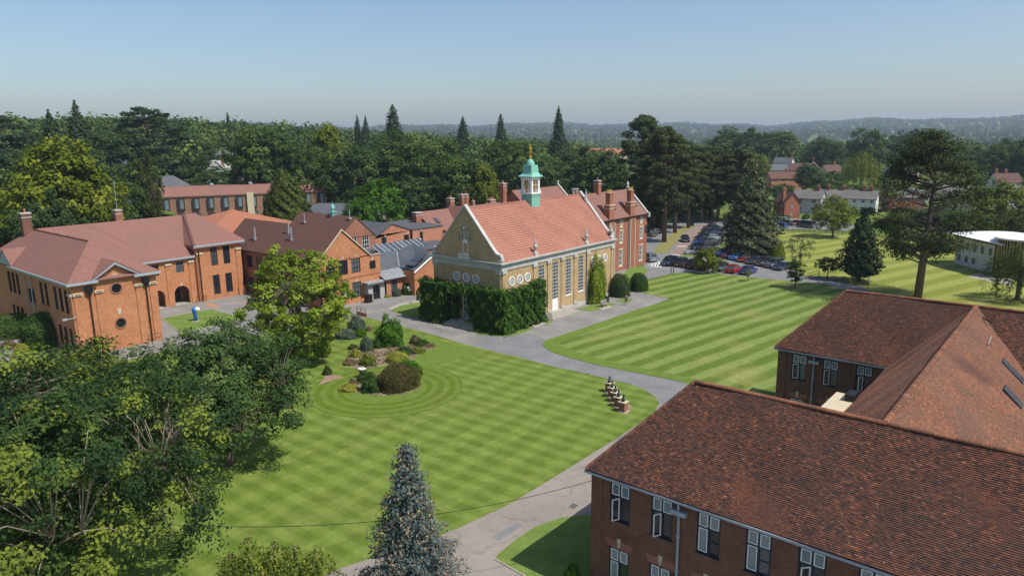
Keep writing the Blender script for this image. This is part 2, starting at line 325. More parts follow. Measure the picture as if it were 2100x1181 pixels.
# courtyard
sheet('courtyard_lawn', [(331, 653.3), (431.8, 634.6), (503.7, 653.3), (371.3, 685)], .06, 'lawn_s', edge=.07)
def kerb(name, pts, w=.12, h=.09, mat='stone_pave', px=True):
    P = [Vector((*(U(*p) if px else p), 0)) for p in pts]; m = MB()
    for a, b in zip(P[:-1], P[1:]):
        d = (b-a).normalized(); n = Vector((-d.y, d.x, 0))*w/2
        m.ring([a-n, b-n, b+n, a+n][::-1], (0, 0, h))
    return struct(m.build(name, M[mat]))
kerb('kerb', [(331, 653.3), (371.3, 685), (503.7, 653.3), (431.8, 634.6), (331, 653.3)])
kerb('kerb', [(200, 748), (276, 735), (351, 719.5), (470, 699)]); kerb('kerb', [(1015, 1147), (1075, 1181), (1120, 1215)], .1, .08)
mk = MB()
for a, b, wd in (((497, 622), (548, 640), .14), ((425, 623), (446, 630), .5)):
    A, B = Vector((*U(*a), .026)), Vector((*U(*b), .026)); n = (B-A).normalized(); n = Vector((-n.y, n.x, 0))*wd; mk.poly([A-n, B-n, B+n, A+n])
struct(mk.build('painted_line', plain('faded_orange_paint', (.42, .2, .12), .8)))
# grass islands round the chapel
for p in ([(800, 637), (820, 628), (852, 621), (880, 624), (898, 636), (905, 650), (873, 657.5), (830, 647)],
          [(953.5, 675.5), (968, 667), (1000, 664), (1035, 671), (1079, 662), (1093, 673), (1075, 682), (1050, 689), (1016, 690), (982, 686)],
          [(1106, 660), (1115, 654), (1134, 659), (1118, 667)], [(1184, 634), (1212, 626), (1245, 621), (1266, 624), (1250, 629), (1232, 635), (1212, 638.4)],
          [(1262, 618), (1282, 611), (1296, 613), (1294, 619), (1280, 622)], [(1288, 552), (1317, 546), (1332, 556), (1320, 563), (1290, 570), (1265, 575)]):
    sheet('grass_island', p, .06, 'lawn_s', edge=.06)
sheet('gravel_strip', [(1013, 669), (1030, 668.5), (1110, 648), (1113, 650), (1079, 663), (1035, 672), (1015, 671)], .066, 'gravel')
sheet('stone_path', [(797, 632), (815, 624), (850, 617), (868, 618), (852, 622), (820, 629), (802, 638)], .03, 'stone_pave'); sheet('stone_path', [(1090, 668), (1113, 660), (1120, 665), (1098, 674)], .07, 'stone_pave'); sheet('stone_path', [(1228, 632), (1250, 627), (1256, 631), (1236, 637)], .07, 'stone_pave')
# car park, avenue and drive on the right
sheet('car_park', [(1320, 550), (1324, 575), (1374, 562), (1404, 559.6), (1467, 560.7), (1519, 567), (1582, 573), (1645, 578.5), (1731, 594), (1800, 606), (1830, 600), (1771, 588.6), (1684, 568.6), (1647, 566.7), (1625, 552), (1590, 538), (1540, 528), (1500, 520), (1470, 514), (1500, 470), (1500, 452), (1440, 452), (1340, 452), (1322, 470)], .03, 'asphalt_new')
sheet('paved_avenue', [(1372, 525), (1402, 525), (1418, 500), (1452, 467), (1472, 455), (1455, 455), (1432, 464), (1403, 481)], .036, 'paver')
sheet('pine_verge', [(1336, 520.5), (1368.8, 519.5), (1400, 479), (1430, 462), (1410, 462), (1384, 475), (1360, 495), (1347, 507)], .08, 'dry', edge=.1)
sheet('car_park_island', [(1401, 521), (1420, 518), (1424, 526), (1402, 528)], .08, 'lawn_s', edge=.1)
sheet('cedar_verge', [(1492, 519), (1505, 490), (1530, 470), (1590, 470), (1600, 536), (1545, 527)], .05, 'dry')
sheet('mown_field', [(1582, 474), (1740, 482), (1960, 500), (2120, 520), (2140, 640), (1860, 640), (1771, 588), (1684, 568), (1649, 566), (1627, 552), (1592, 537)], .045, 'lawn_c')
sheet('upper_car_park', [(1560, 472), (1580, 455), (1600, 447), (1690, 452), (1760, 462), (1735, 474), (1680, 470)], .04, 'asphalt_new')
sheet('forecourt', [(1985, 566), (2010, 561), (2075, 570), (2075, 588), (1997, 571)], .055, 'stone_pave')
kerb('white_line', [(1324, 546), (1437, 558.6)], .1, .036, 'white')
mk = MB()
for a, b in (((1330, 543.5), (1352, 537)), ((1336, 546), (1341, 539)), ((1342, 547), (1347, 538)), ((1348, 548), (1353, 537.5)), ((1354, 548.5), (1358, 540)), ((1330, 537), (1350, 534))):
    A, B = Vector((*U(*a), .04)), Vector((*U(*b), .04)); n = (B-A).normalized(); n = Vector((-n.y, n.x, 0))*.12; mk.poly([A-n, B-n, B+n, A+n])
for a, b in (((1376, 523), (1394, 523.5)), ((1389, 506), (1408, 505))):
    A, B = Vector((*U(*a), .042)), Vector((*U(*b), .042)); n = (B-A).normalized(); n = Vector((-n.y, n.x, 0))*.3; mk.poly([A-n, B-n, B+n, A+n])
struct(mk.build('painted_markings', M['white']))
# ================================================================ building kit
S_, W_, N_, E_ = 0., -math.pi/2, math.pi, math.pi/2      # facing -Y, -X, +Y, +X
def rotv(p, r): c, s = math.cos(r), math.sin(r); return (p[0]*c-p[1]*s, p[0]*s+p[1]*c, p[2])
def local(root, p): o = ROOT.get(root.name, (0, 0, 0)); return (p[0]-o[0], p[1]-o[1], p[2]-o[2])
STY = {  # frame material, frame width, columns, rows, bar width, glass
 'black': ('black', .07, 2, 4, .035, 'glass'), 'black3': ('black', .07, 3, 3, .04, 'glass'), 'black1': ('black', .06, 2, 2, .04, 'glass'),
 'white': ('white', .08, 2, 2, .05, 'glass'), 'white6': ('white', .08, 3, 4, .05, 'glass'), 'tall': ('white', .08, 4, 11, .03, 'glass'),
 'vic': ('white', .14, 2, 3, .06, 'glass'), 'bay': ('darkwood', .12, 1, 1, .05, 'glass_blue'), 'sky': ('white', .06, 1, 1, .05, 'glass_sky'), 'darkdoor': ('black', .1, 2, 3, .06, 'glass'), 'pale': ('darkwood', .08, 2, 1, .05, 'glass_blue'), 'door': ('white', .1, 1, 2, .08, 'greendoor')}
_wc = {}
def win_mesh(w, h, style):
    k = (round(w, 2), round(h, 2), style)
    if k not in _wc:
        mt, fw, nx, ny, bw, gl = STY[style]; m = MB(); y0, y1 = .02, .11
        m.box(0, y0, 0, w, y1, fw); m.box(0, y0, h-fw, w, y1, h); m.box(0, y0+.001, fw, fw, y1, h-fw); m.box(w-fw, y0+.001, fw, w, y1, h-fw)
        for i in range(1, nx): c = w*i/nx; m.box(c-bw/2, y0+.012, fw, c+bw/2, y1, h-fw)
        for i in range(1, ny): c = h*i/ny; m.box(fw, y0+.018, c-bw/2, w-fw, y1, c+bw/2)
        g = MB().quad((fw*.5, .085, fw*.5), (w-fw*.5, .085, fw*.5), (w-fw*.5, .085, h-fw*.5), (fw*.5, .085, h-fw*.5))
        _wc[k] = (m.mesh('window', M[mt]), g.mesh('pane', M[gl]))
    return _wc[k]
def window(root, p, rot, w, h, style, name='window'):
    a, b = win_mesh(w, h, style); o = link(name, a, root); o.location = local(root, p); o.rotation_euler = (0, 0, rot); link('pane', b, o); return o
def wall(root, p0, rot, W, H, wins=(), mat='brick_red', gable=None, name='wall', rev=.16, top=None, sill=None):
    """a wall seen from outside: u to the right, v up; wins = (u, v, w, h, style) cut real openings, style None leaves a hole, 'arch' an arched one"""
    us = sorted({0., W, *[round(x, 4) for q in wins for x in (q[0], q[0]+q[2])]}); vz = sorted({0., H, *[round(x, 4) for q in wins for x in (q[1], q[1]+q[3])]}); m = MB()
    for a, b in zip(us[:-1], us[1:]):
        for c, d in zip(vz[:-1], vz[1:]):
            x, z = (a+b)/2, (c+d)/2
            if any(q[0] < x < q[0]+q[2] and q[1] < z < q[1]+q[3] for q in wins): continue
            m.quad((a, 0, c), (b, 0, c), (b, 0, d), (a, 0, d))
    for u, v, w_, h, st in wins:
        if st == 'arch':
            r = w_/2; n = 10; arc = [(u+r-r*math.cos(math.pi*i/n), v+h-r+r*math.sin(math.pi*i/n)) for i in range(n+1)]
            m.poly([(u, 0, v+h)]+[(x, 0, z) for x, z in arc[:n//2+1]][::-1]) if False else None
            m.poly([(x, 0, z) for x, z in arc[:n//2+1]]+[(u, 0, v+h)]); m.poly([(x, 0, z) for x, z in arc[n//2:]]+[(u+w_, 0, v+h)])
            for (x0, z0), (x1, z1) in zip(arc[:-1], arc[1:]): m.quad((x0, 0, z0), (x0, .5, z0), (x1, .5, z1), (x1, 0, z1))
            for xx in (u, u+w_): m.quad((xx, 0, v), (xx, .5, v), (xx, .5, v+h-r), (xx, 0, v+h-r))
            continue
        m.quad((u, 0, v), (u, rev, v), (u, rev, v+h), (u, 0, v+h)); m.quad((u+w_, 0, v), (u+w_, 0, v+h), (u+w_, rev, v+h), (u+w_, rev, v))
        m.quad((u, 0, v), (u+w_, 0, v), (u+w_, rev, v), (u, rev, v)); m.quad((u, 0, v+h), (u, rev, v+h), (u+w_, rev, v+h), (u+w_, 0, v+h))
    if gable: m.poly([(0, 0, H), (W, 0, H)]+[(u, 0, v) for u, v in gable])
    o = link(name, m.mesh(name, M[mat]), root); o.location = local(root, p0); o.rotation_euler = (0, 0, rot)
    for u, v, w_, h, st in wins:
        if st and st != 'arch':
            q = rotv((u, .03, v), rot); ww = window(root, (p0[0]+q[0], p0[1]+q[1], p0[2]+q[2]), rot, w_, h, st)
            if sill: s = link('sill', boxmesh('sill', -.06, -.09, -.09, w_+.06, .0, 0, sill), ww)
    return o
_bm = {}
def boxmesh(name, x0, y0, z0, x1, y1, z1, mat):
    k = (name, round(x0, 3), round(y0, 3), round(z0, 3), round(x1, 3), round(y1, 3), round(z1, 3), mat)
    if k not in _bm: _bm[k] = MB().box(x0, y0, z0, x1, y1, z1).mesh(name, M[mat])
    return _bm[k]
def box(root, name, x0, y0, z0, x1, y1, z1, mat): return MB().box(x0, y0, z0, x1, y1, z1).build(name, M[mat], root)
def roof(root, polys, mat, t=.16, name='roof'):
    m = MB()
    for p in polys: m.slab(p, t)
    return m.build(name, M[mat], root)
def hip_polys(x0, x1, y0, y1, ze, zr, axis='x', h0=None, h1=None):
    """hipped (h = run of the hip) or gabled (h = 0) roof"""
    if axis == 'x':
        ym = (y0+y1)/2; a, b = x0+(h0 or 0), x1-(h1 or 0)
        P = [[(x0, y0, ze), (x1, y0, ze), (b, ym, zr), (a, ym, zr)], [(x1, y1, ze), (x0, y1, ze), (a, ym, zr), (b, ym, zr)]]
        if h0: P.append([(x0, y1, ze), (x0, y0, ze), (a, ym, zr)])
        if h1: P.append([(x1, y0, ze), (x1, y1, ze), (b, ym, zr)])
    else:
        xm = (x0+x1)/2; a, b = y0+(h0 or 0), y1-(h1 or 0)
        P = [[(x0, y1, ze), (x0, y0, ze), (xm, a, zr), (xm, b, zr)], [(x1, y0, ze), (x1, y1, ze), (xm, b, zr), (xm, a, zr)]]
        if h0: P.append([(x0, y0, ze), (x1, y0, ze), (xm, a, zr)])
        if h1: P.append([(x1, y1, ze), (x0, y1, ze), (xm, b, zr)])
    return P
def chimney(root, cx, cy, z0, z1, a=.45, b=.45, mat='brick_dull', pots=2, cap='stone', name='chimney', pot='pot'):
    m = MB().box(cx-a, cy-b, z0, cx+a, cy+b, z1); o = m.build(name, M[mat], root)
    c = MB().box(cx-a-.08, cy-b-.08, z1, cx+a+.08, cy+b+.08, z1+.18).box(cx-a-.05, cy-b-.05, z1-.55, cx+a+.05, cy+b+.05, z1-.42).build('chimney_cap', M[cap], o, world=False)
    c.data.transform(Matrix.Translation([-q for q in ROOT[root.name]]))
    for i in range(pots):
        k = (i-(pots-1)/2)*.42; px, py = (cx+k, cy) if a >= b else (cx, cy+k)
        q = MB().lathe([(.15, 0), (.13, .1), (.12, .45), (.15, .5), (.15, .56)], (px, py, z1+.18), 8).build('chimney_pot', M[pot], o, world=False); q.data.transform(Matrix.Translation([-q_ for q_ in ROOT[root.name]]))
    return o
def pipe(root, x, y, z0, z1, mat='black', r=.05, hopper=None):
    m = MB().tube([(x, y, z0), (x, y, z1)], r, 8)
    for k in range(int(z0)+1, int(z1), 2): m.lathe([(r*1.6, -.06), (r*1.6, .06)], (x, y, k), 8)
    if hopper: m.frustum(x, y, z1-hopper, z1, .12, .1, .28, .2)
    return m.build('downpipe', M[mat], root)
def oculus(root, p, rot, r, mat, gl, spokes=0, ring=.14, name='round_window'):
    n = 24; m = MB()
    P = lambda rr, i, y: (rr*math.cos(2*math.pi*i/n), y, rr*math.sin(2*math.pi*i/n))
    for i in range(n):
        m.quad(P(r, i, -.08), P(r, i+1, -.08), P(r-ring, i+1, -.08), P(r-ring, i, -.08)); m.quad(P(r, i, -.08), P(r, i, .05), P(r, i+1, .05), P(r, i+1, -.08)); m.quad(P(r-ring, i, -.08), P(r-ring, i+1, -.08), P(r-ring, i+1, .0), P(r-ring, i, .0))
    for k in range(spokes):
        a = 2*math.pi*k/spokes; c, s = math.cos(a), math.sin(a); t = .035; r1 = r-ring; m.ring([(r1*.3*c-t*s, -.05, r1*.3*s+t*c), (r1*c-t*s, -.05, r1*s+t*c), (r1*c+t*s, -.05, r1*s-t*c), (r1*.3*c+t*s, -.05, r1*.3*s-t*c)], (0, .04, 0))
    if spokes:
        r1 = (r-ring)*.33
        for i in range(n): m.quad(P(r1, i, -.052), P(r1, i+1, -.052), P(r1-.06, i+1, -.052), P(r1-.06, i, -.052))
    o = link(name, m.mesh(name, M[mat]), root); o.location = local(root, p); o.rotation_euler = (0, 0, rot)
    g = MB().poly([P(r-ring*.5, i, -.006) for i in range(n)]).mesh('pane', M[gl]); link('pane', g, o); return o
def skylight(root, p, nrm_up, along, w, h, name='roof_window'):
    """a roof window lying on a slope: p centre, along = eave direction, nrm_up = up-slope direction"""
    a = Vector(along).normalized(); u = Vector(nrm_up).normalized(); n = a.cross(u).normalized(); n = n if n.z > 0 else -n; p = Vector(p)
    def quadbox(m, w0, h0, d0, d1):
        c = [p+a*sx*w0/2+u*sy*h0/2 for sx, sy in ((-1, -1), (1, -1), (1, 1), (-1, 1))]; m.ring([q+n*d0 for q in c][::-1], n*(d1-d0))
    m = MB(); quadbox(m, w, h, 0, .10); o = m.build(name, M['darkwood'], root); g = MB(); quadbox(g, w-.16, h-.16, .09, .112)
    q = g.build('pane', M['glass_sky'], o, world=False); q.data.transform(Matrix.Translation([-c for c in ROOT[root.name]])); return o
# ---------------------------------------------------------------- real tiles laid course by course
def qmesh(name, Q, mat, tint=None, smooth=False):
    """many quads at once; Q is (n,4,3)"""
    n = len(Q); me = bpy.data.meshes.new(name); me.vertices.add(n*4); me.vertices.foreach_set('co', np.ascontiguousarray(Q, dtype=np.float32).ravel())
    me.loops.add(n*4); me.loops.foreach_set('vertex_index', np.arange(n*4, dtype=np.int32)); me.polygons.add(n); me.polygons.foreach_set('loop_start', np.arange(0, n*4, 4, dtype=np.int32))
    me.update(calc_edges=True)
    if tint is not None: a = me.attributes.new('tint', 'FLOAT', 'FACE'); a.data.foreach_set('value', np.asarray(tint, np.float32))
    if mat: me.materials.append(mat)
    return me
def tile_mat(name, cols, stain, big=.55, mscale=.3, lichen=0):
    m, t, b = newmat(name); a = N(t, 'ShaderNodeAttribute', attribute_name='tint'); r = N(t, 'ShaderNodeValToRGB'); t.links.new(a.outputs['Fac'], r.inputs[0]); e = r.color_ramp.elements
    e[0].position = 0; e[0].color = (*cols[0], 1); e[1].position = 1; e[1].color = (*cols[-1], 1)
    for i, c in enumerate(cols[1:-1]): k = e.new((i+1)/(len(cols)-1)); k.color = (*c, 1)
    p = coords(t); n = noise(t, p, mscale, 6, .62); c = mixc(t, math_(t, 'MULTIPLY', ramp01(t, n, .4, .66), big), r.outputs[0], stain)
    if lichen: c = mixc(t, math_(t, 'MULTIPLY', ramp01(t, noise(t, p, 7, 2), .68, .75), lichen), c, (.42, .36, .2))
    c = mixc(t, .3, c, noise(t, p, 11, 4), 'OVERLAY'); t.links.new(c, b.inputs['Base Color']); b.inputs['Roughness'].default_value = .85; b.inputs['Specular IOR Level'].default_value = .2; return m
M['tile_geo'] = tile_mat('old_clay_roof_tiles', [(.052, .034, .030), (.10, .048, .035), (.15, .062, .040), (.215, .086, .048), (.33, .135, .068)], (.066, .043, .036), .5, .24, .55)
M['tile_geo_b'] = tile_mat('weathered_clay_roof_tiles', [(.10, .055, .04), (.17, .075, .045), (.24, .098, .052), (.31, .13, .07)], (.105, .066, .05), .6, .3, .4)
M['tile_geo_c'] = tile_mat('salmon_clay_roof_tiles', [(.325, .145, .102), (.345, .156, .11), (.362, .165, .117), (.385, .18, .13)], (.29, .135, .10), .6, .3)
def tilefield(root, poly, tw, gauge, mat, th=.022, name='roof_tiles', seed=1, lift=.03, skew=.6):
    rng = np.random.default_rng(seed); P = np.array(poly, float); o = P[0]; u = P[1]-P[0]; u /= np.linalg.norm(u); nr = None
    for k in range(2, len(P)):
        nr = np.cross(u, P[k]-o)
        if np.linalg.norm(nr) > 1e-6: break
    nr /= np.linalg.norm(nr); nr = nr if nr[2] > 0 else -nr; v = np.cross(nr, u); v = v if v[2] > 0 else -v
    uv = np.array([[(p-o)@u, (p-o)@v] for p in P]); v1 = uv[:, 1].max(); u0, u1 = uv[:, 0].min(), uv[:, 0].max()
    J, I = np.meshgrid(np.arange(int(v1/gauge)+1), np.arange(int((u1-u0)/tw)+2), indexing='ij'); J = J.ravel(); I = I.ravel(); uu = u0+I*tw+(J % 2)*tw/2+tw*.0; vv = J*gauge
    cx, cy = uu+tw/2, vv+gauge/2; ins = np.zeros(len(cx), bool); n = len(uv)
    for i in range(n):
        (xa, ya), (xb, yb) = uv[i], uv[(i+1) % n]
        if abs(yb-ya) < 1e-9: continue
        c = ((ya > cy) != (yb > cy)) & (cx < (xb-xa)*(cy-ya)/(yb-ya)+xa); ins ^= c
    uu, vv = uu[ins], vv[ins]; k = len(uu); sag = .035*np.sin(uu*.42+seed)*np.sin(vv*.7+uu*.13)+.02*np.sin(uu*1.1+vv*.9); hi = sag+lift+th+rng.uniform(-.004, .006, k); lo = sag+lift*.6+rng.uniform(0, .004, k); a = rng.uniform(-.006, .006, k)
    pt = lambda x, y, h: o+x[:, None]*u+y[:, None]*v+h[:, None]*nr
    A, B, C, D = pt(uu, vv+a, hi), pt(uu+tw*.975, vv-a, hi), pt(uu+tw*.975, vv+gauge*1.02, lo), pt(uu, vv+gauge*1.02, lo); E, G = pt(uu, vv+a, lo*.5), pt(uu+tw*.975, vv-a, lo*.5)
    top = np.stack([A, B, C, D], 1); fr = np.stack([E, G, B, A], 1); t = np.clip(rng.normal(.35, .21, k), 0, 1)
    Q = np.concatenate([top, fr]); r0 = ROOT.get(root.name, (0, 0, 0)); Q = Q-np.array(r0)
    ob = link(name, qmesh(name, Q, M[mat], np.concatenate([t, t])), root); ob['kind'] = 'stuff'; return ob
_rt_cache = {}
def ridge_tiles(root, a, b, mat='tile_geo_b', L=.45, r=.14, name='ridge_tile', seed=3):
    """half-round capping, one object each, along a ridge or hip"""
    rng = random.Random(seed); a, b = Vector(a), Vector(b); d = (b-a); n = max(1, int(d.length/L)); d.normalize(); o = Vector(ROOT.get(root.name, (0, 0, 0)))
    key = (mat, round(L, 2), round(r, 2))
    if key not in _rt_cache:
        out = []
        for tv in (.25, .5, .75):
            m = MB(); k = 5
            for e, rr in ((0, r*1.06), (L*.98, r*.97)):
                for i in range(k+1): t = math.pi*i/k; m.v.append((e, rr*math.cos(t), rr*math.sin(t)*.85))
            for i in range(k): m.f.append((i, i+1, k+2+i, k+1+i))
            m.f.append(tuple(range(k+1))); me = m.mesh(name, M[mat]); at = me.attributes.new('tint', 'FLOAT', 'FACE'); at.data.foreach_set('value', [tv]*len(me.polygons)); out.append(me)
        _rt_cache[key] = out
    ang = math.atan2(d.y, d.x); el = math.asin(d.z)
    for i in range(n):
        p = a+d*(i*(b-a).length/n); ob = link(name, rng.choice(_rt_cache[key]), root); ob.location = p-o+Vector((0, 0, .0)); ob.rotation_euler = (rng.uniform(-.03, .03), -el+rng.uniform(-.015, .015), ang)
# ================================================================ near brick block (two wings and a joining range)
nb = thing('brick_school_block', 'dark brown brick school block with mottled clay tile roofs, nearest building at lower right', 'building', (34.7, 5, 0))
ZE, ZR = 7.05, 11.75
WU = [19.8-y for y in (18.68, 16.18, 13.62, 11.12, 8.68, 6.15, 3.7, 1.2)]
def near_window(root, p, rot, opened, low=False):
    """two small white-framed lights over a white casement and a fixed dark pane"""
    w, h = 1.24, 2.24; m = MB(); f = .09
    m.box(0, .0, 0, w, .10, f); m.box(0, .0, h-f, w, .10, h); m.box(0, .001, f, f, .10, h-f); m.box(w-f, .001, f, w, .10, h-f); m.box(w/2-.05, .002, f, w/2+.05, .10, h-f); m.box(f, .004, 1.38, w-f, .10, 1.47); m.box(-.05, -.07, -.07, w+.05, .02, 0)
    if not low and not opened: m.box(w/2+.05, .02, .72, w-f, .09, .76)
    o = link('window', near_cache('nwf%d%d' % (opened, low), lambda: m.mesh('window', M['navy'])), root); o.location = local(root, p); o.rotation_euler = (0, 0, rot)
    def sash(name, x0, z0, x1, z1, t=.05, y=-.025):
        q = MB(); q.box(x0, y, z0, x1, y+.05, z0+t); q.box(x0, y, z1-t, x1, y+.05, z1); q.box(x0, y+.001, z0+t, x0+t, y+.05, z1-t); q.box(x1-t, y+.001, z0+t, x1, y+.05, z1-t); return q
    a = near_cache('nws', lambda: sash('s', .10, 1.48, w/2-.055, h-.10).mesh('top_light', M['white'])); b = near_cache('nws2', lambda: sash('s', w/2+.055, 1.48, w-.10, h-.10).mesh('top_light', M['white']))
    link('top_light', a, o); link('top_light', b, o); c = near_cache('nwc', lambda: sash('c', -(w/2-.155), .10, 0, 1.37).mesh('casement', M['white'])); k = link('casement', c, o); k.location = (w/2-.055, 0, 0)
    if opened: k.rotation_euler = (0, 0, rad(opened)); 
    def pane(nm, x0, z0, x1, z1, mt, y): link('pane', near_cache(nm+mt, lambda: MB().quad((x0, y, z0), (x1, y, z0), (x1, y, z1), (x0, y, z1)).mesh('pane', M[mt])), o)
    g = 'blind' if (low or not opened) else 'glass'
    pane('p1', .12, 1.5, w/2-.07, h-.12, 'blind' if not opened else 'glass_blue', .03); pane('p2', w/2+.07, 1.5, w-.12, h-.12, 'blind' if not opened else 'glass_blue', .03)
    pane('p3', f, f, w/2-.05, 1.38, 'glass' if opened else 'blind', .06); pane('p4', w/2+.05, f, w-f, 1.38, 'glass', .06)
    return o
_nc = {}
def near_cache(k, fn):
    if k not in _nc: _nc[k] = fn()
    return _nc[k]
def wing(x0, openings, u_max):
    us = [u for u in WU if u < u_max-1]
    holes = [(u, 4.45, 1.24, 2.24, None) for u in us]+[(u, .55, 1.24, 2.24, None) for u in us]
    wall(nb, (x0, 19.8, 0), W_, u_max, 7.0, holes, 'brick_dark')
    for i, u in enumerate(us):
        near_window(nb, (x0+.05, 19.8-u, 4.45), W_, openings.get(i, 0)); near_window(nb, (x0+.05, 19.8-u, .55), W_, 0, True)
        m = MB().ring([(x0-.02, 19.8-u-.55, 2.85), (x0-.02, 19.8-u-.68, 2.85), (x0-.02, 19.8-u-.75, 3.4), (x0-.02, 19.8-u-.48, 3.4)], (.03, 0, 0)); m.build('keystone', M['stone_cream'], nb)
        m = MB().ring([(x0-.008, 19.8-u+.1, 2.8), (x0-.008, 19.8-u-1.34, 2.8), (x0-.008, 19.8-u-1.5, 3.25), (x0-.008, 19.8-u+.26, 3.25)], (.02, 0, 0)); m.build('window_arch', M['brick_dull'], nb)
    box(nb, 'corner_pier', x0-.06, 19.15, 0, x0+.3, 19.86, 6.95, 'brick_dark')
    wall(nb, (x0+8.3, 19.8, 0), N_, 8.3, 7.0, (), 'brick_dark'); wall(nb, (x0+8.3, -10.2, 0), E_, 30, 7.0, (), 'brick_dark')
    box(nb, 'gutter', x0-.36, 19.8-u_max, 6.86, x0-.24, 20.16, 6.98, 'gutter'); box(nb, 'gutter', x0-.24, 20.04, 6.86, x0+8.6, 20.16, 6.98, 'gutter')
    box(nb, 'soffit', x0-.24, 19.8-u_max, 6.88, x0, 20.03, 6.94, 'black')
    y = 14.55 if x0 < 40 else 16.85
    h = MB().box(x0-.3, y-.42, 6.18, x0-.02, y+.42, 6.42).tube([(x0-.2, y, 6.42), (x0-.22, y, 6.62), (x0-.3, y-.02, 6.85)], .06, 8).build('rainwater_hopper', M['gutter'], nb); pipe(nb, x0-.13, y, 0, 6.2, 'gutter', .07)
    xr = x0+4.15; e0, e1 = x0-.3, x0+8.6
    Wp = [(e0, 20.1, ZE), (e0, -10.2, ZE), (xr, -10.2, ZR), (xr, 15.95, ZR)]
    roof(nb, [Wp, [(e1, -10.2, ZE), (e1, 20.1, ZE), (xr, 15.95, ZR), (xr, -10.2, ZR)], [(e1, 20.1, ZE), (e0, 20.1, ZE), (xr, 15.95, ZR)]], 'tile_old', .12)
    return Wp, xr
W1, xr1 = wing(30.6, {0: 62, 1: 62, 4: 48}, 30.)
W2, xr2 = wing(59.6, {0: 10, 1: 40, 2: 60}, 8.4)
tilefield(nb, W1, .168, .098, 'tile_geo', seed=1); tilefield(nb, [W2[0], (W2[0][0], 1.5, ZE), (xr2, 1.5, ZR), W2[3]], .168, .098, 'tile_geo', seed=2)
tilefield(nb, [(39.2, 20.1, ZE), (30.3, 20.1, ZE), (xr1, 15.95, ZR)], .168, .098, 'tile_geo', seed=5)
# joining range, ridge along the other way
Ns = [(39.2, 11.3, ZE), (59.3, 11.3, ZE), (xr2, 6.5, ZR), (xr1, 6.5, ZR)]; Ss = [(39.2, 1.7, ZE), (59.3, 1.7, ZE), (xr2, 6.5, ZR), (xr1, 6.5, ZR)]
roof(nb, [[p for p in Ns][::-1], Ss], 'tile_old', .12)
tilefield(nb, Ss, .168, .098, 'tile_geo_b', seed=3); tilefield(nb, Ns[::-1] if False else [Ns[1], Ns[0], Ns[3], Ns[2]], .168, .098, 'tile_geo_b', seed=4)
wall(nb, (59.6, 11.0, 0), N_, 20.7, 7.0, (), 'brick_dark'); wall(nb, (38.9, 2.0, 0), S_, 20.7, 7.0, (), 'brick_dark')
box(nb, 'gutter', 39.3, 11.24, 6.86, 59.2, 11.36, 6.98, 'gutter')
ridge_tiles(nb, (xr1, -10, ZR+.01), (xr1, 15.95, ZR+.01)); ridge_tiles(nb, (xr2, 1, ZR+.01), (xr2, 15.95, ZR+.01), seed=4); ridge_tiles(nb, (xr1, 6.5, ZR+.02), (xr2, 6.5, ZR+.02), seed=5, r=.17)
ridge_tiles(nb, (30.32, 20.08, ZE+.02), (xr1, 15.95, ZR), L=.2, r=.12, name='hip_tile', mat='tile_geo', seed=6); ridge_tiles(nb, (59.32, 20.08, ZE+.02), (xr2, 15.95, ZR), L=.2, r=.12, name='hip_tile', mat='tile_geo', seed=7)
# flat-topped stair block with a stone coping in the inner corner
box(nb, 'stair_block', 47.6, 11.0, 0, 50.9, 12.6, 6.9, 'brick_dark'); m = MB().box(47.4, 10.9, 6.9, 51.1, 12.8, 7.08); m.build('stone_coping', M['stone_cream'], nb); box(nb, 'roof_hatch', 49.6, 11.3, 7.08, 50.8, 11.9, 7.55, 'black')
n_ = Vector((0, 4.8, 4.7)).normalized()
skylight(nb, (58.0, 3.35, 8.7), n_, (1, 0, 0), 1.1, 1.9); skylight(nb, (53.5, 2.9, 8.27), n_, (1, 0, 0), 1.1, 1.5)
MB().tube([(62.6, 5.9, 11.2), (61.6, 5.2, 11.1)], .05, 6).build('roof_rod', M['black'], nb); MB().tube([(60.4, 5.0, 10.4), (57.6, 4.9, 10.45)], .03, 6).build('roof_cable', M['gutter'], nb)

# ================================================================ the chapel
YC, XC0, XC1, YC1 = 58.4, 68.1, 95.3, 70.9; YM = (YC+YC1)/2
ch = thing('chapel', 'yellow brick chapel with salmon tiled roof and green copper lantern', 'chapel', (81.7, YM, 0))
WX = [76.6, 79.85, 83.05, 86.3]
wins = [(x-.75-XC0, 2.25, 1.5, 5.35, 'tall') for x in (WX[0], WX[2], WX[3])]+[(WX[1]-.75-XC0, .6, 1.5, 7.0, None), (91.6-XC0, .3, 1.5, 3.2, None)]
wall(ch, (XC0, YC, 0), S_, XC1-XC0, 8.1, wins, 'brick_yellow', rev=.2, sill='white')
window(ch, (WX[1]-.75, YC+.03, 2.2), S_, 1.5, 5.4, 'tall'); 
def door(root, p, rot, w, h, mat, name='door', handle='gold', panels=True):
    m = MB().box(0, .05, 0, w, .12, h)
    if panels:
        for i in (0, 1):
            for a, b in ((.08, .45), (.52, .92)): m.box(w*(.5*i+.07), .03, h*a, w*(.5*i+.43), .06, h*b)
    o = link(name, m.mesh(name, M[mat]), root); o.location = local(root, p); o.rotation_euler = (0, 0, rot)
    link('handle', MB().box(w*.47, -.02, h*.45, w*.53, .03, h*.49).mesh('handle', M[handle]), o); return o
door(ch, (WX[1]-.75, YC+.03, .6), S_, 1.5, 1.6, 'white'); door(ch, (91.6, YC+.03, .3), S_, 1.5, 3.2, 'white')
for x in (70.15, 71.8, 73.45, 89.4, 91.1, 92.8): oculus(ch, (x, YC, 6.4), S_, .62, 'white', 'glass', 8)
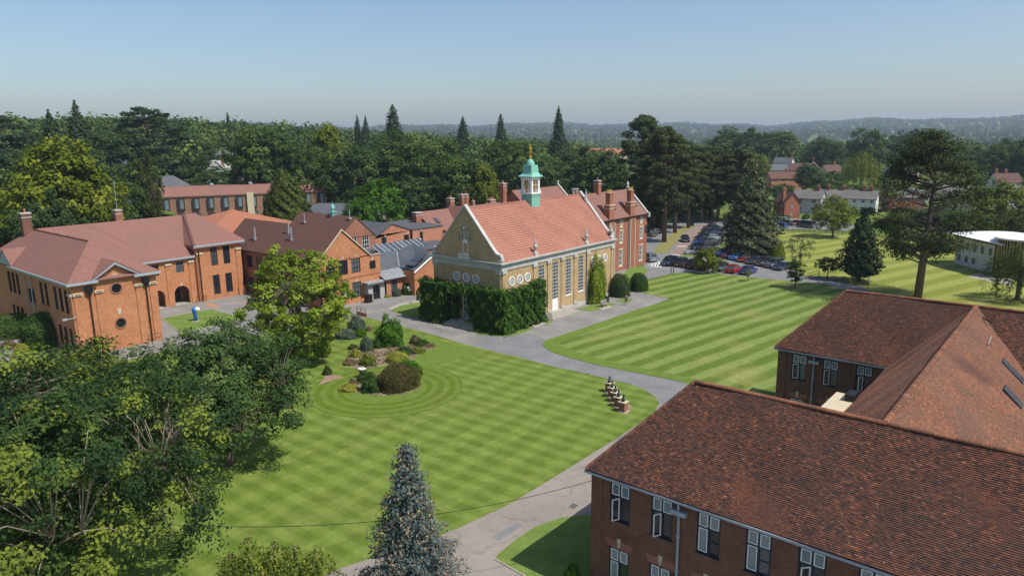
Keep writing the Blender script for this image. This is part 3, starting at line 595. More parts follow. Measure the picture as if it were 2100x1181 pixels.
# gable end
dw = [(YC1-y-.75, .75, 1.5, 3.6, 'white6') for y in (67.4, 64.65, 61.9)]
G = [(0, 16.05), (4.9, 10.55), (5.35, 10.1), (5.8, 9.9), (6.1, 9.95), (6.25, 9.6), (6.25, 9.0)]
H2 = (YC1-YC)/2
gab = [(H2+a, b) for a, b in G[::-1]]+[(H2-a, b) for a, b in G[1:]]
wall(ch, (XC0, YC1, 0), W_, YC1-YC, 9.0, dw, 'brick_yellow', gable=gab, rev=.2); wall(ch, (XC1, YC, 0), E_, YC1-YC, 9.0, (), 'brick_yellow', gable=gab); wall(ch, (XC1, YC1, 0), N_, XC1-XC0, 8.1, (), 'brick_yellow')
for y in (66.4, 64.65, 62.9): oculus(ch, (XC0, y, 6.5), W_, .62, 'white', 'glass', 8)
def coping(x, sgn, name='gable_coping'):
    m = MB()
    for s in (-1, 1):
        P = [(YM+s*a, b) for a, b in G]
        for (y0, z0), (y1, z1) in zip(P[:-1], P[1:]): m.ring([(x, y0, z0+.22), (x, y1, z1+.22), (x, y1, z1-.05), (x, y0, z0-.05)], (sgn*.55, 0, 0))
    return m.build(name, M['stone'], ch)
coping(XC0-.1, 1); coping(XC1+.1, -1)
for x in (XC0-.05, XC1-.55):
    for s in (-1, 1): MB().lathe([(.0, 0), (.3, .05), (.42, .35), (.34, .75), (.12, .95), (.05, 1)], (x+.3, YM+s*6.05, 9.0), 10).build('kneeler', M['stone'], ch)
ww = window(ch, (XC0-.03, YM+.45, 9.75), W_, .9, 1.5, 'white'); MB().ring([(XC0-.09, YM+.45*math.cos(t), 11.25+.45*math.sin(t)) for t in np.linspace(0, math.pi, 9)], (.06, 0, 0)).build('window_head', M['white'], ch)
m = MB().box(XC0-.55, YM-.95, 9.15, XC0-.05, YM+.95, 9.25)
for i in range(11): y = YM-.9+i*.18; m.box(XC0-.52, y-.025, 9.25, XC0-.47, y+.025, 9.7)
m.box(XC0-.54, YM-.95, 9.7, XC0-.45, YM+.95, 9.77); m.build('balcony', M['white'], ch)
# carved coat of arms: shield, crown and two supporters
rr = random.Random(4); m = MB()
m.ring([(XC0-.12, YM+a, 12.35+b) for a, b in ((-.45, .55), (-.45, -.1), (-.25, -.5), (0, -.7), (.25, -.5), (.45, -.1), (.45, .55))], (.14, 0, 0)); m.lathe([(.0, 0), (.3, .02), (.34, .2), (.18, .42), (.05, .5)], (XC0-.05, YM, 12.98), 8)
for s in (-1, 1):
    m.tube([(XC0-.08, YM+s*.6, 11.6), (XC0-.12, YM+s*.72, 12.2), (XC0-.1, YM+s*.62, 12.8), (XC0-.1, YM+s*.78, 13.15)], [.12, .16, .13, .1], 6); m.tube([(XC0-.06, YM+s*.7, 11.7), (XC0-.08, YM+s*1.05, 11.5), (XC0-.06, YM+s*1.15, 12.6)], [.08, .07, .04], 5)
m.box(XC0-.08, YM-.95, 11.3, XC0, YM+.95, 11.45); m.build('carved_arms', plain('dull_carved_stone', (.44, .39, .29), .9, var=.25, scale=5), ch)
for s in (-1, 1): MB().ring([(XC0-.05, YM+s*2.0+.5*math.cos(t), 10.7+.5*math.sin(t)) for t in np.linspace(0, math.pi, 9)]+[(XC0-.05, YM+s*2-.5, 9.3), (XC0-.05, YM+s*2+.5, 9.3)], (.06, 0, 0)).build('blind_niche', M['brick_yellow'], ch)
# entablature, pilasters, plinth
def band(z0, z1, o, mat, name):
    m = MB().box(XC0-o, YC-o, z0, XC1+o, YC, z1).box(XC0-o, YC+.001, z0, XC0, YC1+o, z1).box(XC1, YC+.001, z0, XC1+o, YC1+o, z1).box(XC0+.001, YC1, z0, XC1-.001, YC1+o, z1); m.build(name, M[mat], ch)
band(8.02, 8.35, .12, 'stone', 'architrave'); band(8.35, 8.72, .09, 'stone', 'frieze'); band(8.72, 8.9, .32, 'stone', 'cornice'); band(8.9, 9.06, .46, 'stone', 'cornice'); band(0, .62, .14, 'stone', 'plinth')
for x in (68.55, 75.0, 78.2, 81.45, 84.65, 87.95, 94.85):
    box(ch, 'pilaster', x-.32, YC-.11, .62, x+.32, YC, 7.6, 'brick_yellow'); box(ch, 'capital', x-.45, YC-.24, 7.6, x+.45, YC, 8.02, 'stone'); box(ch, 'pilaster_base', x-.42, YC-.2, .62, x+.42, YC, 1.0, 'stone')
for y in (58.9, 70.4): box(ch, 'pilaster', XC0-.11, y-.35, .62, XC0, y+.35, 7.6, 'brick_yellow'); box(ch, 'capital', XC0-.24, y-.45, 7.6, XC0, y+.45, 8.02, 'stone')
pipe(ch, 87.55, YC-.2, .1, 8.6, 'gutter', .06)
roof(ch, [[(XC0+.2, YC-.1, 9.0), (XC1-.2, YC-.1, 9.0), (XC1-.2, YM, 15.7), (XC0+.2, YM, 15.7)], [(XC1-.2, YC1+.1, 9.0), (XC0+.2, YC1+.1, 9.0), (XC0+.2, YM, 15.7), (XC1-.2, YM, 15.7)]], 'tile_rust', .2)
tilefield(ch, [(XC0+.35, YC-.12, 9.02), (XC1-.35, YC-.12, 9.02), (XC1-.35, YM, 15.72), (XC0+.35, YM, 15.72)], .33, .37, 'tile_geo_c', th=.05, seed=8, lift=.04)
ridge_tiles(ch, (XC0+.4, YM, 15.74), (80.9, YM, 15.74), mat='tile_geo_c', L=.46, r=.15); ridge_tiles(ch, (83.5, YM, 15.74), (XC1-.4, YM, 15.74), mat='tile_geo_c', L=.46, r=.15, seed=9)
for x in (75.3, 87.7, 94.6):
    o = MB().box(x-.35, YC-.2, 9.06, x+.35, YC+.35, 9.5).lathe([(.3, 0), (.18, .12), (.14, .35), (.3, .7), (.33, .95), (.16, 1.15), (.2, 1.3), (.14, 1.5), (.09, 1.8), (.03, 2.0)], (x, YC+.08, 9.5), 10).build('stone_urn', M['stone'], ch)
for x, y in ((94.9, YM+1.2), (94.9, YM-1.2)): MB().lathe([(.25, 0), (.16, .2), (.3, .9), (.34, 1.3), (.15, 1.7), (.12, 2.4), (.03, 3.1)], (x, y, 13.6), 10).build('stone_urn', M['stone'], ch)
# lantern
LX, LY = 82.2, YM; lan = MB().box(LX-.95, LY-.95, 13.2, LX+.95, LY+.95, 16.7).box(LX-1.0, LY-1.0, 16.35, LX+1.0, LY+1.0, 16.45).build('lantern', M['copper'], ch)
def sub(mb, name, mat): q = mb.build(name, M[mat], lan, world=False); q.data.transform(Matrix.Translation([-c for c in ROOT[ch.name]])); return q
m = MB().box(LX-1.08, LY-1.08, 16.7, LX+1.08, LY+1.08, 16.9).box(LX-1.02, LY-1.02, 18.75, LX+1.02, LY+1.02, 19.15)
for sx in (-1, 1):
    for sy in (-1, 1): m.box(LX+sx*.78-.17, LY+sy*.78-.17, 16.9, LX+sx*.78+.17, LY+sy*.78+.17, 18.75); m.lathe([(.2, 0), (.1, .15), (.1, .3), (0.02, .42)], (LX+sx*.98, LY+sy*.98, 16.9), 6)
sub(m, 'belfry', 'white'); m = MB()
for s in (-1, 1):
    m.box(LX-.06, LY+s*.85-.05, 16.9, LX+.06, LY+s*.85+.05, 18.75); m.box(LX-.6, LY+s*.85-.04, 17.95, LX+.6, LY+s*.85+.04, 18.08); m.box(LX+s*.85-.05, LY-.06, 16.9, LX+s*.85+.05, LY+.06, 18.75); m.box(LX+s*.85-.04, LY-.6, 17.95, LX+s*.85+.04, LY+.6, 18.08)
sub(m, 'belfry_tracery', 'oldgold')
m = MB()
for z0, z1, a0, a1 in ((19.15, 19.25, 1.3, 1.3), (19.25, 19.5, 1.3, .98), (19.5, 19.8, .98, .84), (19.8, 20.85, .84, .76)): m.frustum(LX, LY, z0, z1, a0, a0, a1, a1)
m.lathe([(.62, 0), (.6, .2), (.5, .5), (.32, .72), (.12, .85)], (LX, LY, 20.85), 14); sub(m, 'lantern_roof', 'copper')
sub(MB().lathe([(.16, 0), (.12, .25), (.2, .35), (.13, .5), (.14, .75), (.2, 1.05), (.16, 1.2), (.2, 1.35), (.26, 1.5), (.2, 1.66), (.06, 1.75), (.05, 1.9), (.1, 1.96), (.05, 2.06)], (LX, LY, 21.65), 12), 'finial', 'gold')
# steps: five treads at each door, each stone a part
def steps(root, cx, cy, facing, n, w0, dw, tread=.34, rise=.14, mat='stone_pave'):
    for i in range(n):
        k = n-i; d = tread*k+.5; hw = w0/2+dw*k; z1 = rise*(i+1)
        if facing == 'S': MB().box(cx-hw, cy-d, 0 if i == 0 else z1-rise, cx+hw, cy-.15, z1).build('step', M[mat], root)
        else: MB().box(cx-d, cy-hw, 0 if i == 0 else z1-rise, cx-.15, cy+hw, z1).build('step', M[mat], root)
steps(ch, WX[1], YC, 'S', 4, 3.2, .38); steps(ch, XC0, YM, 'W', 5, 3.4, .25)
# ================================================================ left red brick block (pavilion, long range, end wing)
lb = thing('red_brick_hall', 'long red brick hall with pavilion, round windows and arched loggia', 'building', (42, 102, 0))
PX0, PX1, PY = 29.2, 38.9, 90.8
bw = [(u, v, 1.0, h, 'black') for v, h in ((.7, 2.5), (5.0, 2.9)) for u in (1.5, 3.2, 4.9, 8.0, 9.7)]+[(u, v, 1.0, h, 'black') for v, h in ((.7, 2.4), (4.6, 1.9)) for u in (13.0, 14.3)]+[(u, v, 1.15, h, 'black') for v, h in ((.7, 2.6), (5.0, 2.9)) for u in (18.5, 20.2, 21.9)]
wall(lb, (PX0, PY+34, 0), W_, 34, 8.7, [(34-u-w_, v, w_, h, s) for u, v, w_, h, s in bw], 'brick_red', rev=.2)
wall(lb, (PX0, PY, 0), S_, PX1-PX0, 8.7, (), 'brick_red', gable=[(7.6, 8.7), (5.0, 10.45), (2.4, 8.7)]); wall(lb, (PX1, PY, 0), E_, 18, 8.7, (), 'brick_red')
for x in (29.75, 32.1, 36.7, 38.35):
    box(lb, 'pilaster', x-.42, PY-.12, 0, x+.42, PY, 7.35, 'brick_red'); box(lb, 'capital', x-.5, PY-.26, 7.35, x+.5, PY, 7.62, 'stone_cream'); box(lb, 'capital_slot', x-.34, PY-.275, 7.44, x+.34, PY-.262, 7.53, 'black')
box(lb, 'pilaster', PX0-.12, PY+.05, 0, PX0, PY+.9, 7.35, 'brick_red'); box(lb, 'capital', PX0-.24, PY-.0, 7.35, PX0, PY+.98, 7.62, 'stone_cream')
for z in (7.55, 3.2): oculus(lb, (34.1, PY, z), S_, .72, 'brick_dull', 'glass_dark', 0, .16)
for z in (8.55, 4.3): MB().ring([(33.98, PY-.05, z), (34.22, PY-.05, z), (34.36, PY-.05, z+.75), (33.84, PY-.05, z+.75)], (0, .06, 0)).build('keystone', M['stone_cream'], lb)
for x in (31.0, 37.5):
    MB().box(x-.38, PY-.45, 7.7, x+.38, PY-.05, 8.3).frustum(x, PY-.25, 7.3, 7.7, .12, .1, .38, .2).build('rainwater_hopper', M['black'], lb); pipe(lb, x, PY-.22, 0, 7.4, 'black', .07)
def gutters(root, segs, mat='gutter', z0=0, h=.28, d=.22):
    for (xa, ya, xb, yb, z) in segs:
        MB().box(min(xa, xb)-(d if xa == xb else 0), min(ya, yb)-(d if ya == yb else 0), z-h, max(xa, xb), max(ya, yb), z).build('gutter', M[mat], root)
gutters(lb, [(PX0-.4, PY-.4, 32.0, PY-.4, 8.92), (36.1, PY-.4, PX1+.45, PY-.4, 8.92), (PX0-.4, PY-.62, PX0-.4, PY+20.5, 8.92), (PX1+.2, 107.75, 52.3, 107.75, 7.42), (52.0, 107.2, 60.5, 107.2, 8.98)])
MB().tube([(PX0-.2, 104.0, 8.6), (PX0-.25, 104.0, .5)], .09, 8).build('downpipe', M['gutter'], lb); pipe(lb, PX0-.12, 106.6, 0, 8.6, 'gutter', .05)
# broken pediment over the pavilion front
m = MB()
for s in (-1, 1): m.ring([(34.1, PY-.5, 10.9), (34.1+s*2.9, PY-.5, 8.98), (34.1+s*2.9, PY-.5, 8.7), (34.1, PY-.5, 10.5)][::s], (0, .5, 0))
m.build('pediment', M['gutter'], lb)
PR = 12.75; xm = 34.05; e = 8.95
m = [[(PX0-.45, 122, e), (PX0-.45, PY-.45, e), (xm, 97.4, PR), (xm, 117.5, PR)], [(PX1+.45, PY-.45, e), (PX1+.45, 108.5, e), (xm, 115.8, PR), (xm, 97.4, PR)], [(PX0-.45, PY-.45, e), (PX1+.45, PY-.45, e), (xm, 97.4, PR)],
     [(xm, 117.5, PR), (44, 124, e), (PX0-.45, 122, e)]]
roof(lb, m, 'tile_pink', .14)
roof(lb, [[(34.1-2.9, PY-.55, 9.0), (34.1, PY-.55, 10.95), (34.1, 95.2, 10.95)], [(34.1, PY-.55, 10.95), (34.1+2.9, PY-.55, 9.0), (34.1, 95.2, 10.95)]], 'tile_pink', .1, name='pediment_roof')
# small side pediment on the west face
yq = 112.6
roof(lb, [[(PX0-.5, yq+2.9, 9.0), (PX0-.5, yq, 11.0), (31.6, yq, 11.0)], [(PX0-.5, yq, 11.0), (PX0-.5, yq-2.9, 9.0), (31.6, yq, 11.0)]], 'tile_pink', .1, name='pediment_roof')
MB().poly([(PX0-.42, yq+2.9, 8.95), (PX0-.42, yq-2.9, 8.95), (PX0-.42, yq, 10.9)]).build('pediment', M['gutter'], lb)
# long range with two arches
aw = [(48.75-38.9, .05, 2.35, 2.95, 'arch'), (45.2-38.9, .05, 2.1, 2.8, 'arch'), (49.4-38.9, 5.1, 1.2, 1.65, 'black'), (45.6-38.9, 5.1, 1.2, 1.65, 'black')]
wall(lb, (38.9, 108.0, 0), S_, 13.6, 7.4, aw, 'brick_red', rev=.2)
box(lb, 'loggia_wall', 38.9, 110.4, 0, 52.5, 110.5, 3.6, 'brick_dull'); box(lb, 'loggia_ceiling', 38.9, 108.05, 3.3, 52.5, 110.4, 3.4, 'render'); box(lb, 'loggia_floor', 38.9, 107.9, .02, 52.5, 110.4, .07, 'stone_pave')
door(lb, (49.2, 110.3, .07), S_, 1.5, 2.3, 'black', panels=False); door(lb, (45.4, 110.3, .07), S_, 1.5, 2.3, 'black', panels=False)
for x in (48.2, 51.75): box(lb, 'pilaster', x-.4, 107.9, 0, x+.4, 108, 6.4, 'brick_red'); box(lb, 'capital', x-.48, 107.76, 6.4, x+.48, 108, 6.68, 'stone_cream')
MB().ring([(49.82, 107.95, 2.98), (50.02, 107.95, 2.98), (50.1, 107.95, 3.4), (49.74, 107.95, 3.4)], (0, .08, 0)).build('keystone', M['stone_cream'], lb)
RZ, RY = 13.0, 115.6
roof(lb, [[(PX1, 107.6, 7.45), (52.6, 107.6, 7.45), (56.6, RY, RZ), (xm, RY, RZ)], [(60, 123.5, 7.45), (34, 123.5, 7.45), (34, RY, RZ), (56.6, RY, RZ)]], 'tile_pink', .14)
# end wing, eaves higher
ew = [(x-52.4, v, 1.12, h, 'black') for x in (54.8, 56.9) for v, h in ((.8, 3.1), (5.45, 2.95))]
wall(lb, (52.4, 107.5, 0), S_, 7.6, 8.75, ew, 'brick_red', rev=.2); wall(lb, (60.0, 107.5, 0), E_, 16, 8.75, (), 'brick_red'); wall(lb, (52.4, 112.5, 0), W_, 5, 8.75, (), 'brick_red')
for x in (52.95, 59.45): box(lb, 'pilaster', x-.42, 107.38, 0, x+.42, 107.5, 7.5, 'brick_red'); box(lb, 'capital', x-.5, 107.24, 7.5, x+.5, 107.5, 7.78, 'stone_cream')
box(lb, 'plinth', 58.9, 107.2, 0, 60.1, 107.38, 1.4, 'brick_red'); pipe(lb, 52.75, 107.15, 0, 8.6, 'black', .07)
roof(lb, [[(51.9, 107.0, 9.0), (60.6, 107.0, 9.0), (56.9, 115.2, 13.15), (54.9, 115.2, 13.15)], [(60.6, 107.0, 9.0), (60.6, 123, 9.0), (56.9, 115.2, 13.15)], [(51.9, 118, 9.0), (51.9, 107.0, 9.0), (54.9, 115.2, 13.15)]], 'tile_pink', .5)
m = MB().ring([(51.85, 106.95, 9.02), (52.25, 106.95, 9.02), (55.2, 115.2, 13.17), (54.75, 115.2, 13.17)], (0, 0, .05)); m.build('roof_verge', M['tile_rust'], lb)
ridge_tiles(lb, (xm, 97.4, PR+.01), (xm, 117, PR+.01), mat='tile_geo_b', L=.46, r=.13, seed=11)
chimney(lb, 33.4, 117.6, 11.0, 15.0, .6, .5, 'brick_dark', 1, 'stone'); chimney(lb, 46.5, 119.5, 9.5, 14.2, .5, .5, 'brick_dull', 0)
MB().tube([(46.5, 119.5, 14.2), (46.5, 119.5, 19)], .04, 6).build('aerial_mast', M['gutter'], lb)
m = MB().tube([(PX0+.1, PY-.1, 4.9), (PX0-.5, PY-.5, 4.9), (PX0-1.3, PY-.9, 5.0)], .05, 6).box(PX0-1.6, PY-1.05, 4.93, PX0-1.1, PY-.75, 5.1); m.build('wall_lamp', M['gutter'], lb)
m = MB()
for x0, y0 in ((36.9, PY-.5), (51.6, 107.0)):
    for dx in (0, 1.6): m.tube([(x0+dx, y0, 0), (x0+dx, y0, 1.05)], .03, 6)
    m.tube([(x0, y0, 1.05), (x0+1.6, y0, 1.05)], .03, 6)
m.build('handrail', M['black'], lb)

# ================================================================ middle gabled block
mb = thing('gabled_brick_block', 'red brick block with a big gable end and weathered brown roof', 'building', (65, 95, 0))
MY = 87.3
gw = [(61.9-60.9, 4.75, 1.6, 2.35, 'black3'), (64.15-60.9, 4.7, 1.7, 2.35, 'black3'), (66.55-60.9, 4.7, 1.7, 2.35, 'black3'), (70.05-60.9, 4.8, 1.2, 1.3, 'black1'), (64.3-60.9, .95, 1.55, 2.25, 'black3'), (66.5-60.9, .85, 1.7, 2.4, 'black3'), (62-60.9, .95, 1.55, 2.25, 'black3')]
wall(mb, (60.9, MY, 0), S_, 11.3, 6.95, gw, 'brick_red', gable=[(9.4, 7.05), (4.15, 11.5), (0, 7.6)], rev=.2)
ww_ = [(u, v, 1.7, h, 'black3') for u in (1.2, 3.9, 6.8, 9.7, 12.6, 15.5, 18.4) for v, h in ((.7, 2.1), (4.4, 2.0))]
wall(mb, (60.9, MY+27, 0), W_, 27, 7.35, ww_, 'brick_dull', rev=.2); wall(mb, (72.2, MY, 0), E_, 8, 6.9, (), 'brick_red')
for x, z in ((62.7, 7.3), (65.0, 7.3), (67.4, 7.3), (70.65, 6.35), (67.35, 3.4), (65.1, 3.4)): MB().ring([(x-.08, MY-.04, z-.2), (x+.08, MY-.04, z-.2), (x+.14, MY-.04, z+.25), (x-.14, MY-.04, z+.25)], (0, .05, 0)).build('keystone', M['stone'], mb)
for x0, x1, z in ((61.6, 63.8, 7.12), (63.9, 66.1, 7.08), (66.3, 68.5, 7.08), (66.3, 68.4, 3.28)): box(mb, 'window_arch', x0, MY-.015, z, x1, MY, z+.3, 'brick_bright')
box(mb, 'string_course', 60.9, MY-.05, 3.95, 72.2, MY, 4.1, 'brick_dull')
roof(mb, [[(60.45, MY+27, 7.3), (60.45, MY-.1, 7.3), (65.05, MY-.1, 11.6), (65.05, MY+27, 11.6)], [(70.3, MY-.1, 7.0), (70.3, MY+27, 7.0), (65.05, MY+27, 11.6), (65.05, MY-.1, 11.6)]], 'tile_brown', .16)
m = MB()
for (xa, za), (xb, zb) in (((60.4, 7.35), (65.05, 11.7)), ((65.05, 11.7), (70.35, 7.1))): m.ring([(xa, MY-.2, za), (xb, MY-.2, zb), (xb, MY-.2, zb-.22), (xa, MY-.2, za-.22)][::-1], (0, .14, 0))
m.build('verge_board', M['stone_cream'], mb); box(mb, 'coping', 70.3, MY-.1, 6.95, 72.3, MY+.3, 7.05, 'stone')
box(mb, 'flat_roof', 70.2, MY+.3, 6.6, 72.2, MY+8, 6.8, 'felt')
for x, y, z in ((62.2, 106.6, 9.1), (63.8, 99.2, 10.5), (62.9, 97.2, 9.7)): MB().tube([(x, y, z-.5), (x, y, z+1.7)], .14, 8).box(x-.3, y-.3, z-.35, x+.3, y+.3, z).build('flue', M['lead'], mb)
# porch and entrance
box(mb, 'porch', 68.8, MY-.9, 0, 69.7, MY-.001, 2.7, 'stone'); box(mb, 'porch', 71.2, MY-.9, 0, 72.1, MY-.001, 2.7, 'stone'); box(mb, 'porch_lintel', 69.7, MY-.86, 2.3, 71.2, MY-.001, 2.7, 'stone'); box(mb, 'porch_canopy', 68.3, MY-1.5, 2.75, 72.6, MY-.06, 3.0, 'lead')
window(mb, (69.72, MY-.5, .02), S_, 1.46, 2.26, 'darkdoor', 'door'); MB().lathe([(.42, 0), (.42, .06)], (0, 0, 0), 16).build('round_plaque', plain('blue_plaque', (.03, .05, .14), .4), mb, world=False)
bpy.data.objects[mb.children[-1].name].location = local(mb, (68.35, MY-.02, 2.0)); mb.children[-1].rotation_euler = (math.pi/2, 0, 0)
box(mb, 'notice', 64.9, MY-.02, 1.2, 65.3, MY, 2.1, 'white')
tag(MB().box(67.75, 85.4, .02, 68.75, 86.2, 1.15).box(67.7, 85.35, 1.15, 68.8, 86.25, 1.28).build('litter_bin', M['black']), 'black square bin beside the grey stone porch', 'bin')

# second gable with white windows and a small copper cupola
g2 = thing('cupola_block', 'old brick gabled block with white windows and a tiny green copper cupola', 'building', (80.5, 105, 0))
GY = 103.6
wall(g2, (76.4, GY, 0), S_, 8.4, 7.4, [(2.6, 4.3, 1.6, 3.0, 'white6'), (5.35, 4.3, 1.6, 3.0, 'white6')], 'brick_dull', gable=[(8.4, 7.3), (4.1, 11.0), (0, 7.3)], rev=.12)
roof(g2, [[(76.0, GY+17, 7.2), (76.0, GY-.1, 7.2), (80.5, GY-.1, 11.1), (80.5, GY+17, 11.1)], [(85.0, GY-.1, 7.2), (85.0, GY+17, 7.2), (80.5, GY+17, 11.1), (80.5, GY-.1, 11.1)]], 'tile_brown', .16); wall(g2, (76.4, GY+17, 0), W_, 17, 7.3, (), 'brick_dull'); wall(g2, (84.7, GY, 0), E_, 17, 7.3, (), 'brick_dull')
cu = MB().frustum(80.5, 110.2, 10.4, 11.5, .45, .45, .42, .42).frustum(80.5, 110.2, 11.5, 11.6, .6, .6, .6, .6).lathe([(.3, 0), (.3, .5), (.45, .6), (.42, .75), (.36, 1.05), (.18, 1.3), (.05, 1.4), (.03, 2.0)], (80.5, 110.2, 11.6), 10).build('cupola', M['copper'], g2)
for x, y, z in ((78.5, 116.5, 9.6), (79.9, 104.5, 10.9)): MB().tube([(x, y, z-.4), (x, y, z+1.4)], .1, 8).box(x-.3, y-.3, z-.3, x+.3, y+.3, z).build('flue', M['lead'], g2)
# bright brick block with low grey gable
g3 = thing('grey_roofed_block', 'bright red brick block with shallow dark grey felt roof behind the glass ridge', 'building', (95, 108, 0))
QY = 105.2
wall(g3, (85.0, QY, 0), S_, 10.2, 6.9, [(2.6, 3.9, 1.2, 2.4, 'black1'), (8.3, 3.9, 1.3, 2.3, 'black1')], 'brick_bright', gable=[(10.2, 6.9), (5.4, 8.6), (0, 5.6), ][:2]+[(0, 6.2)], rev=.15)
wall(g3, (95.2, QY-.4, 0), S_, 8.4, 7.1, [(2.0, 4.0, .8, 2.4, 'black1')], 'brick_bright', rev=.15); wall(g3, (103.6, QY-.4, 0), E_, 10, 7.1, (), 'brick_bright'); wall(g3, (103.6, QY-1.4, 0), S_, 1.6, 6.3, (), 'brick_bright')
roof(g3, [[(84.6, QY+11, 6.0), (84.6, QY-.15, 6.0), (90.4, QY-.15, 8.75), (90.4, QY+11, 8.75)], [(95.3, QY-.15, 7.1), (95.3, QY+11, 7.1), (90.4, QY+11, 8.75), (90.4, QY-.15, 8.75)], [(95.3, QY-.55, 7.15), (103.9, QY-.55, 7.15), (103.9, QY+11, 7.5), (95.3, QY+11, 7.5)]], 'felt', .14)
for x, z in ((88.2, 6.55), (93.95, 6.45), (97.6, 6.6)): MB().ring([(x-.08, QY-.45, z-.2), (x+.08, QY-.45, z-.2), (x+.13, QY-.45, z+.25), (x-.13, QY-.45, z+.25)], (0, .05, 0)).build('keystone', M['stone'], g3)
pipe(g3, 95.0, QY-.12, 0, 7.0, 'black', .08); pipe(g3, 85.1, QY-.12, 0, 6.2, 'black', .08)

# low link with slate slopes, glass ridge and lead skirt
lk = thing('glazed_link', 'low brick link with dark slate slopes and a ridge of glass panels', 'building', (80, 92, 0))
LYF = 86.1
wall(lk, (72.2, LYF, 0), S_, 6.0, 3.0, [(1.0, .7, 1.25, 1.9, 'black1'), (4.0, .9, 1.3, 1.7, 'black1')], 'brick_bright', rev=.15)
roof(lk, [[(71.6, LYF-.5, 3.1), (78.2, LYF-.9, 3.1), (77.9, 88.6, 3.95), (72.2, 88.6, 3.95)]], 'lead', .1, name='lead_roof')
m = MB()
for i in range(9): x = 72.2+i*.68; m.ring([(x, LYF-.52, 3.12), (x+.06, LYF-.52, 3.12), (x+.06, 88.6, 3.98), (x, 88.6, 3.98)][::-1], (0, 0, .05))
m.build('lead_rolls', M['lead'], lk)
roof(lk, [[(72.2, 88.6, 4.0), (77.2, 88.6, 4.0), (82.0, 94.6, 5.4), (72.2, 94.6, 6.3)], [(77.2, 88.6, 4.0), (76.2, 83.4, 4.05), (80.3, 83.4, 6.2), (86.0, 94.6, 6.4), (82.0, 94.6, 5.4)], [(80.3, 83.4, 6.2), (84.5, 83.4, 4.1), (88, 94.6, 4.2), (86.0, 94.6, 6.4)]], 'slate', .14)
MB().ring([(77.15, 88.6, 4.02), (77.3, 88.55, 4.02), (82.1, 94.5, 5.42), (81.95, 94.6, 5.42)], (0, 0, .06)).build('valley_flashing', M['lead'], lk)
wall(lk, (75.9, 83.5, 0), S_, 8.5, 4.0, [(1.7, 1.55, 1.2, 1.3, 'black1'), (1.9, 0, 1.0, 1.5, None)], 'brick_red', gable=[(8.5, 4.05), (4.4, 6.15), (0, 4.0)], rev=.15); wall(lk, (75.9, 86.1, 0), W_, 2.6, 4.0, (), 'brick_red'); door(lk, (77.8, 83.53, 0), S_, 1.0, 1.5, 'black', panels=False)
m = MB()
for (xa, za), (xb, zb) in (((75.7, 3.95), (80.3, 6.3)), ((80.3, 6.3), (84.7, 4.1))): m.ring([(xa, 83.2, za), (xb, 83.2, zb), (xb, 83.2, zb-.25), (xa, 83.2, za-.25)][::-1], (0, .16, 0))
m.build('white_verge_board', M['white'], lk); skylight(lk, (78.9, 85.6, 5.62), Vector((4.1, 0, 2.15)), (0, 1, 0), 1.9, 2.0, 'roof_light'); skylight(lk, (77.4, 85.6, 4.84), Vector((4.1, 0, 2.15)), (0, 1, 0), 2.2, 1.3, 'roof_light')
# row of glass panels
box(lk, 'rooflight_kerb', 80.6, 97.6, 3.5, 92.6, 100.2, 4.9, 'felt')
for i in range(10):
    x = 80.9+i*1.16
    o = MB().slab([(x, 97.5, 4.95), (x+1.08, 97.5, 4.95), (x+1.08, 100.0, 6.1), (x, 100.0, 6.1)], .05).build('glass_panel', M['glass_sky'], lk); q = MB().slab([(x-.07, 97.45, 5.0), (x, 97.45, 5.0), (x, 100.0, 6.16), (x-.07, 100.0, 6.16)], .12).build('glazing_bar', M['white'], o, world=False); q.data.transform(Matrix.Translation([-c for c in ROOT[lk.name]]))
roof(lk, [[(72.2, 94.6, 4.9), (92.6, 94.6, 4.9), (92.6, 104.6, 4.95), (76.4, 104.6, 4.95)], [(88, 88, 3.9), (99, 88, 3.9), (101, 104.5, 4.4), (88, 104.5, 4.4)]], 'felt', .3, name='flat_roof')
box(lk, 'rear_wall', 79.5, 94.7, 0, 99, 94.8, 4.4, 'brick_dull'); box(lk, 'rear_wall', 88.2, 88.1, 0, 99, 88.2, 3.6, 'brick_red')
for x, y in ((93.6, 103.6), (95.5, 103.8)): box(lk, 'air_unit', x, y, 4.45, x+1.1, y+.6, 5.2, 'white')
# orange hipped roof behind
ob = thing('orange_roofed_block', 'low brick block under a wide orange hipped tile roof', 'building', (72, 130, 0))
m = MB().box(58.5, 118.5, 0, 84, 140, 7.6).build('wall', M['brick_dull'], ob); roof(ob, [[(58, 118, 7.6), (84.5, 118, 7.6), (72, 131, 11.6)], [(84.5, 118, 7.6), (84.5, 141, 7.6), (72, 131, 11.6)], [(84.5, 141, 7.6), (58, 141, 7.6), (72, 131, 11.6)], [(58, 141, 7.6), (58, 118, 7.6), (72, 131, 11.6)]], 'tile_orange', .16)
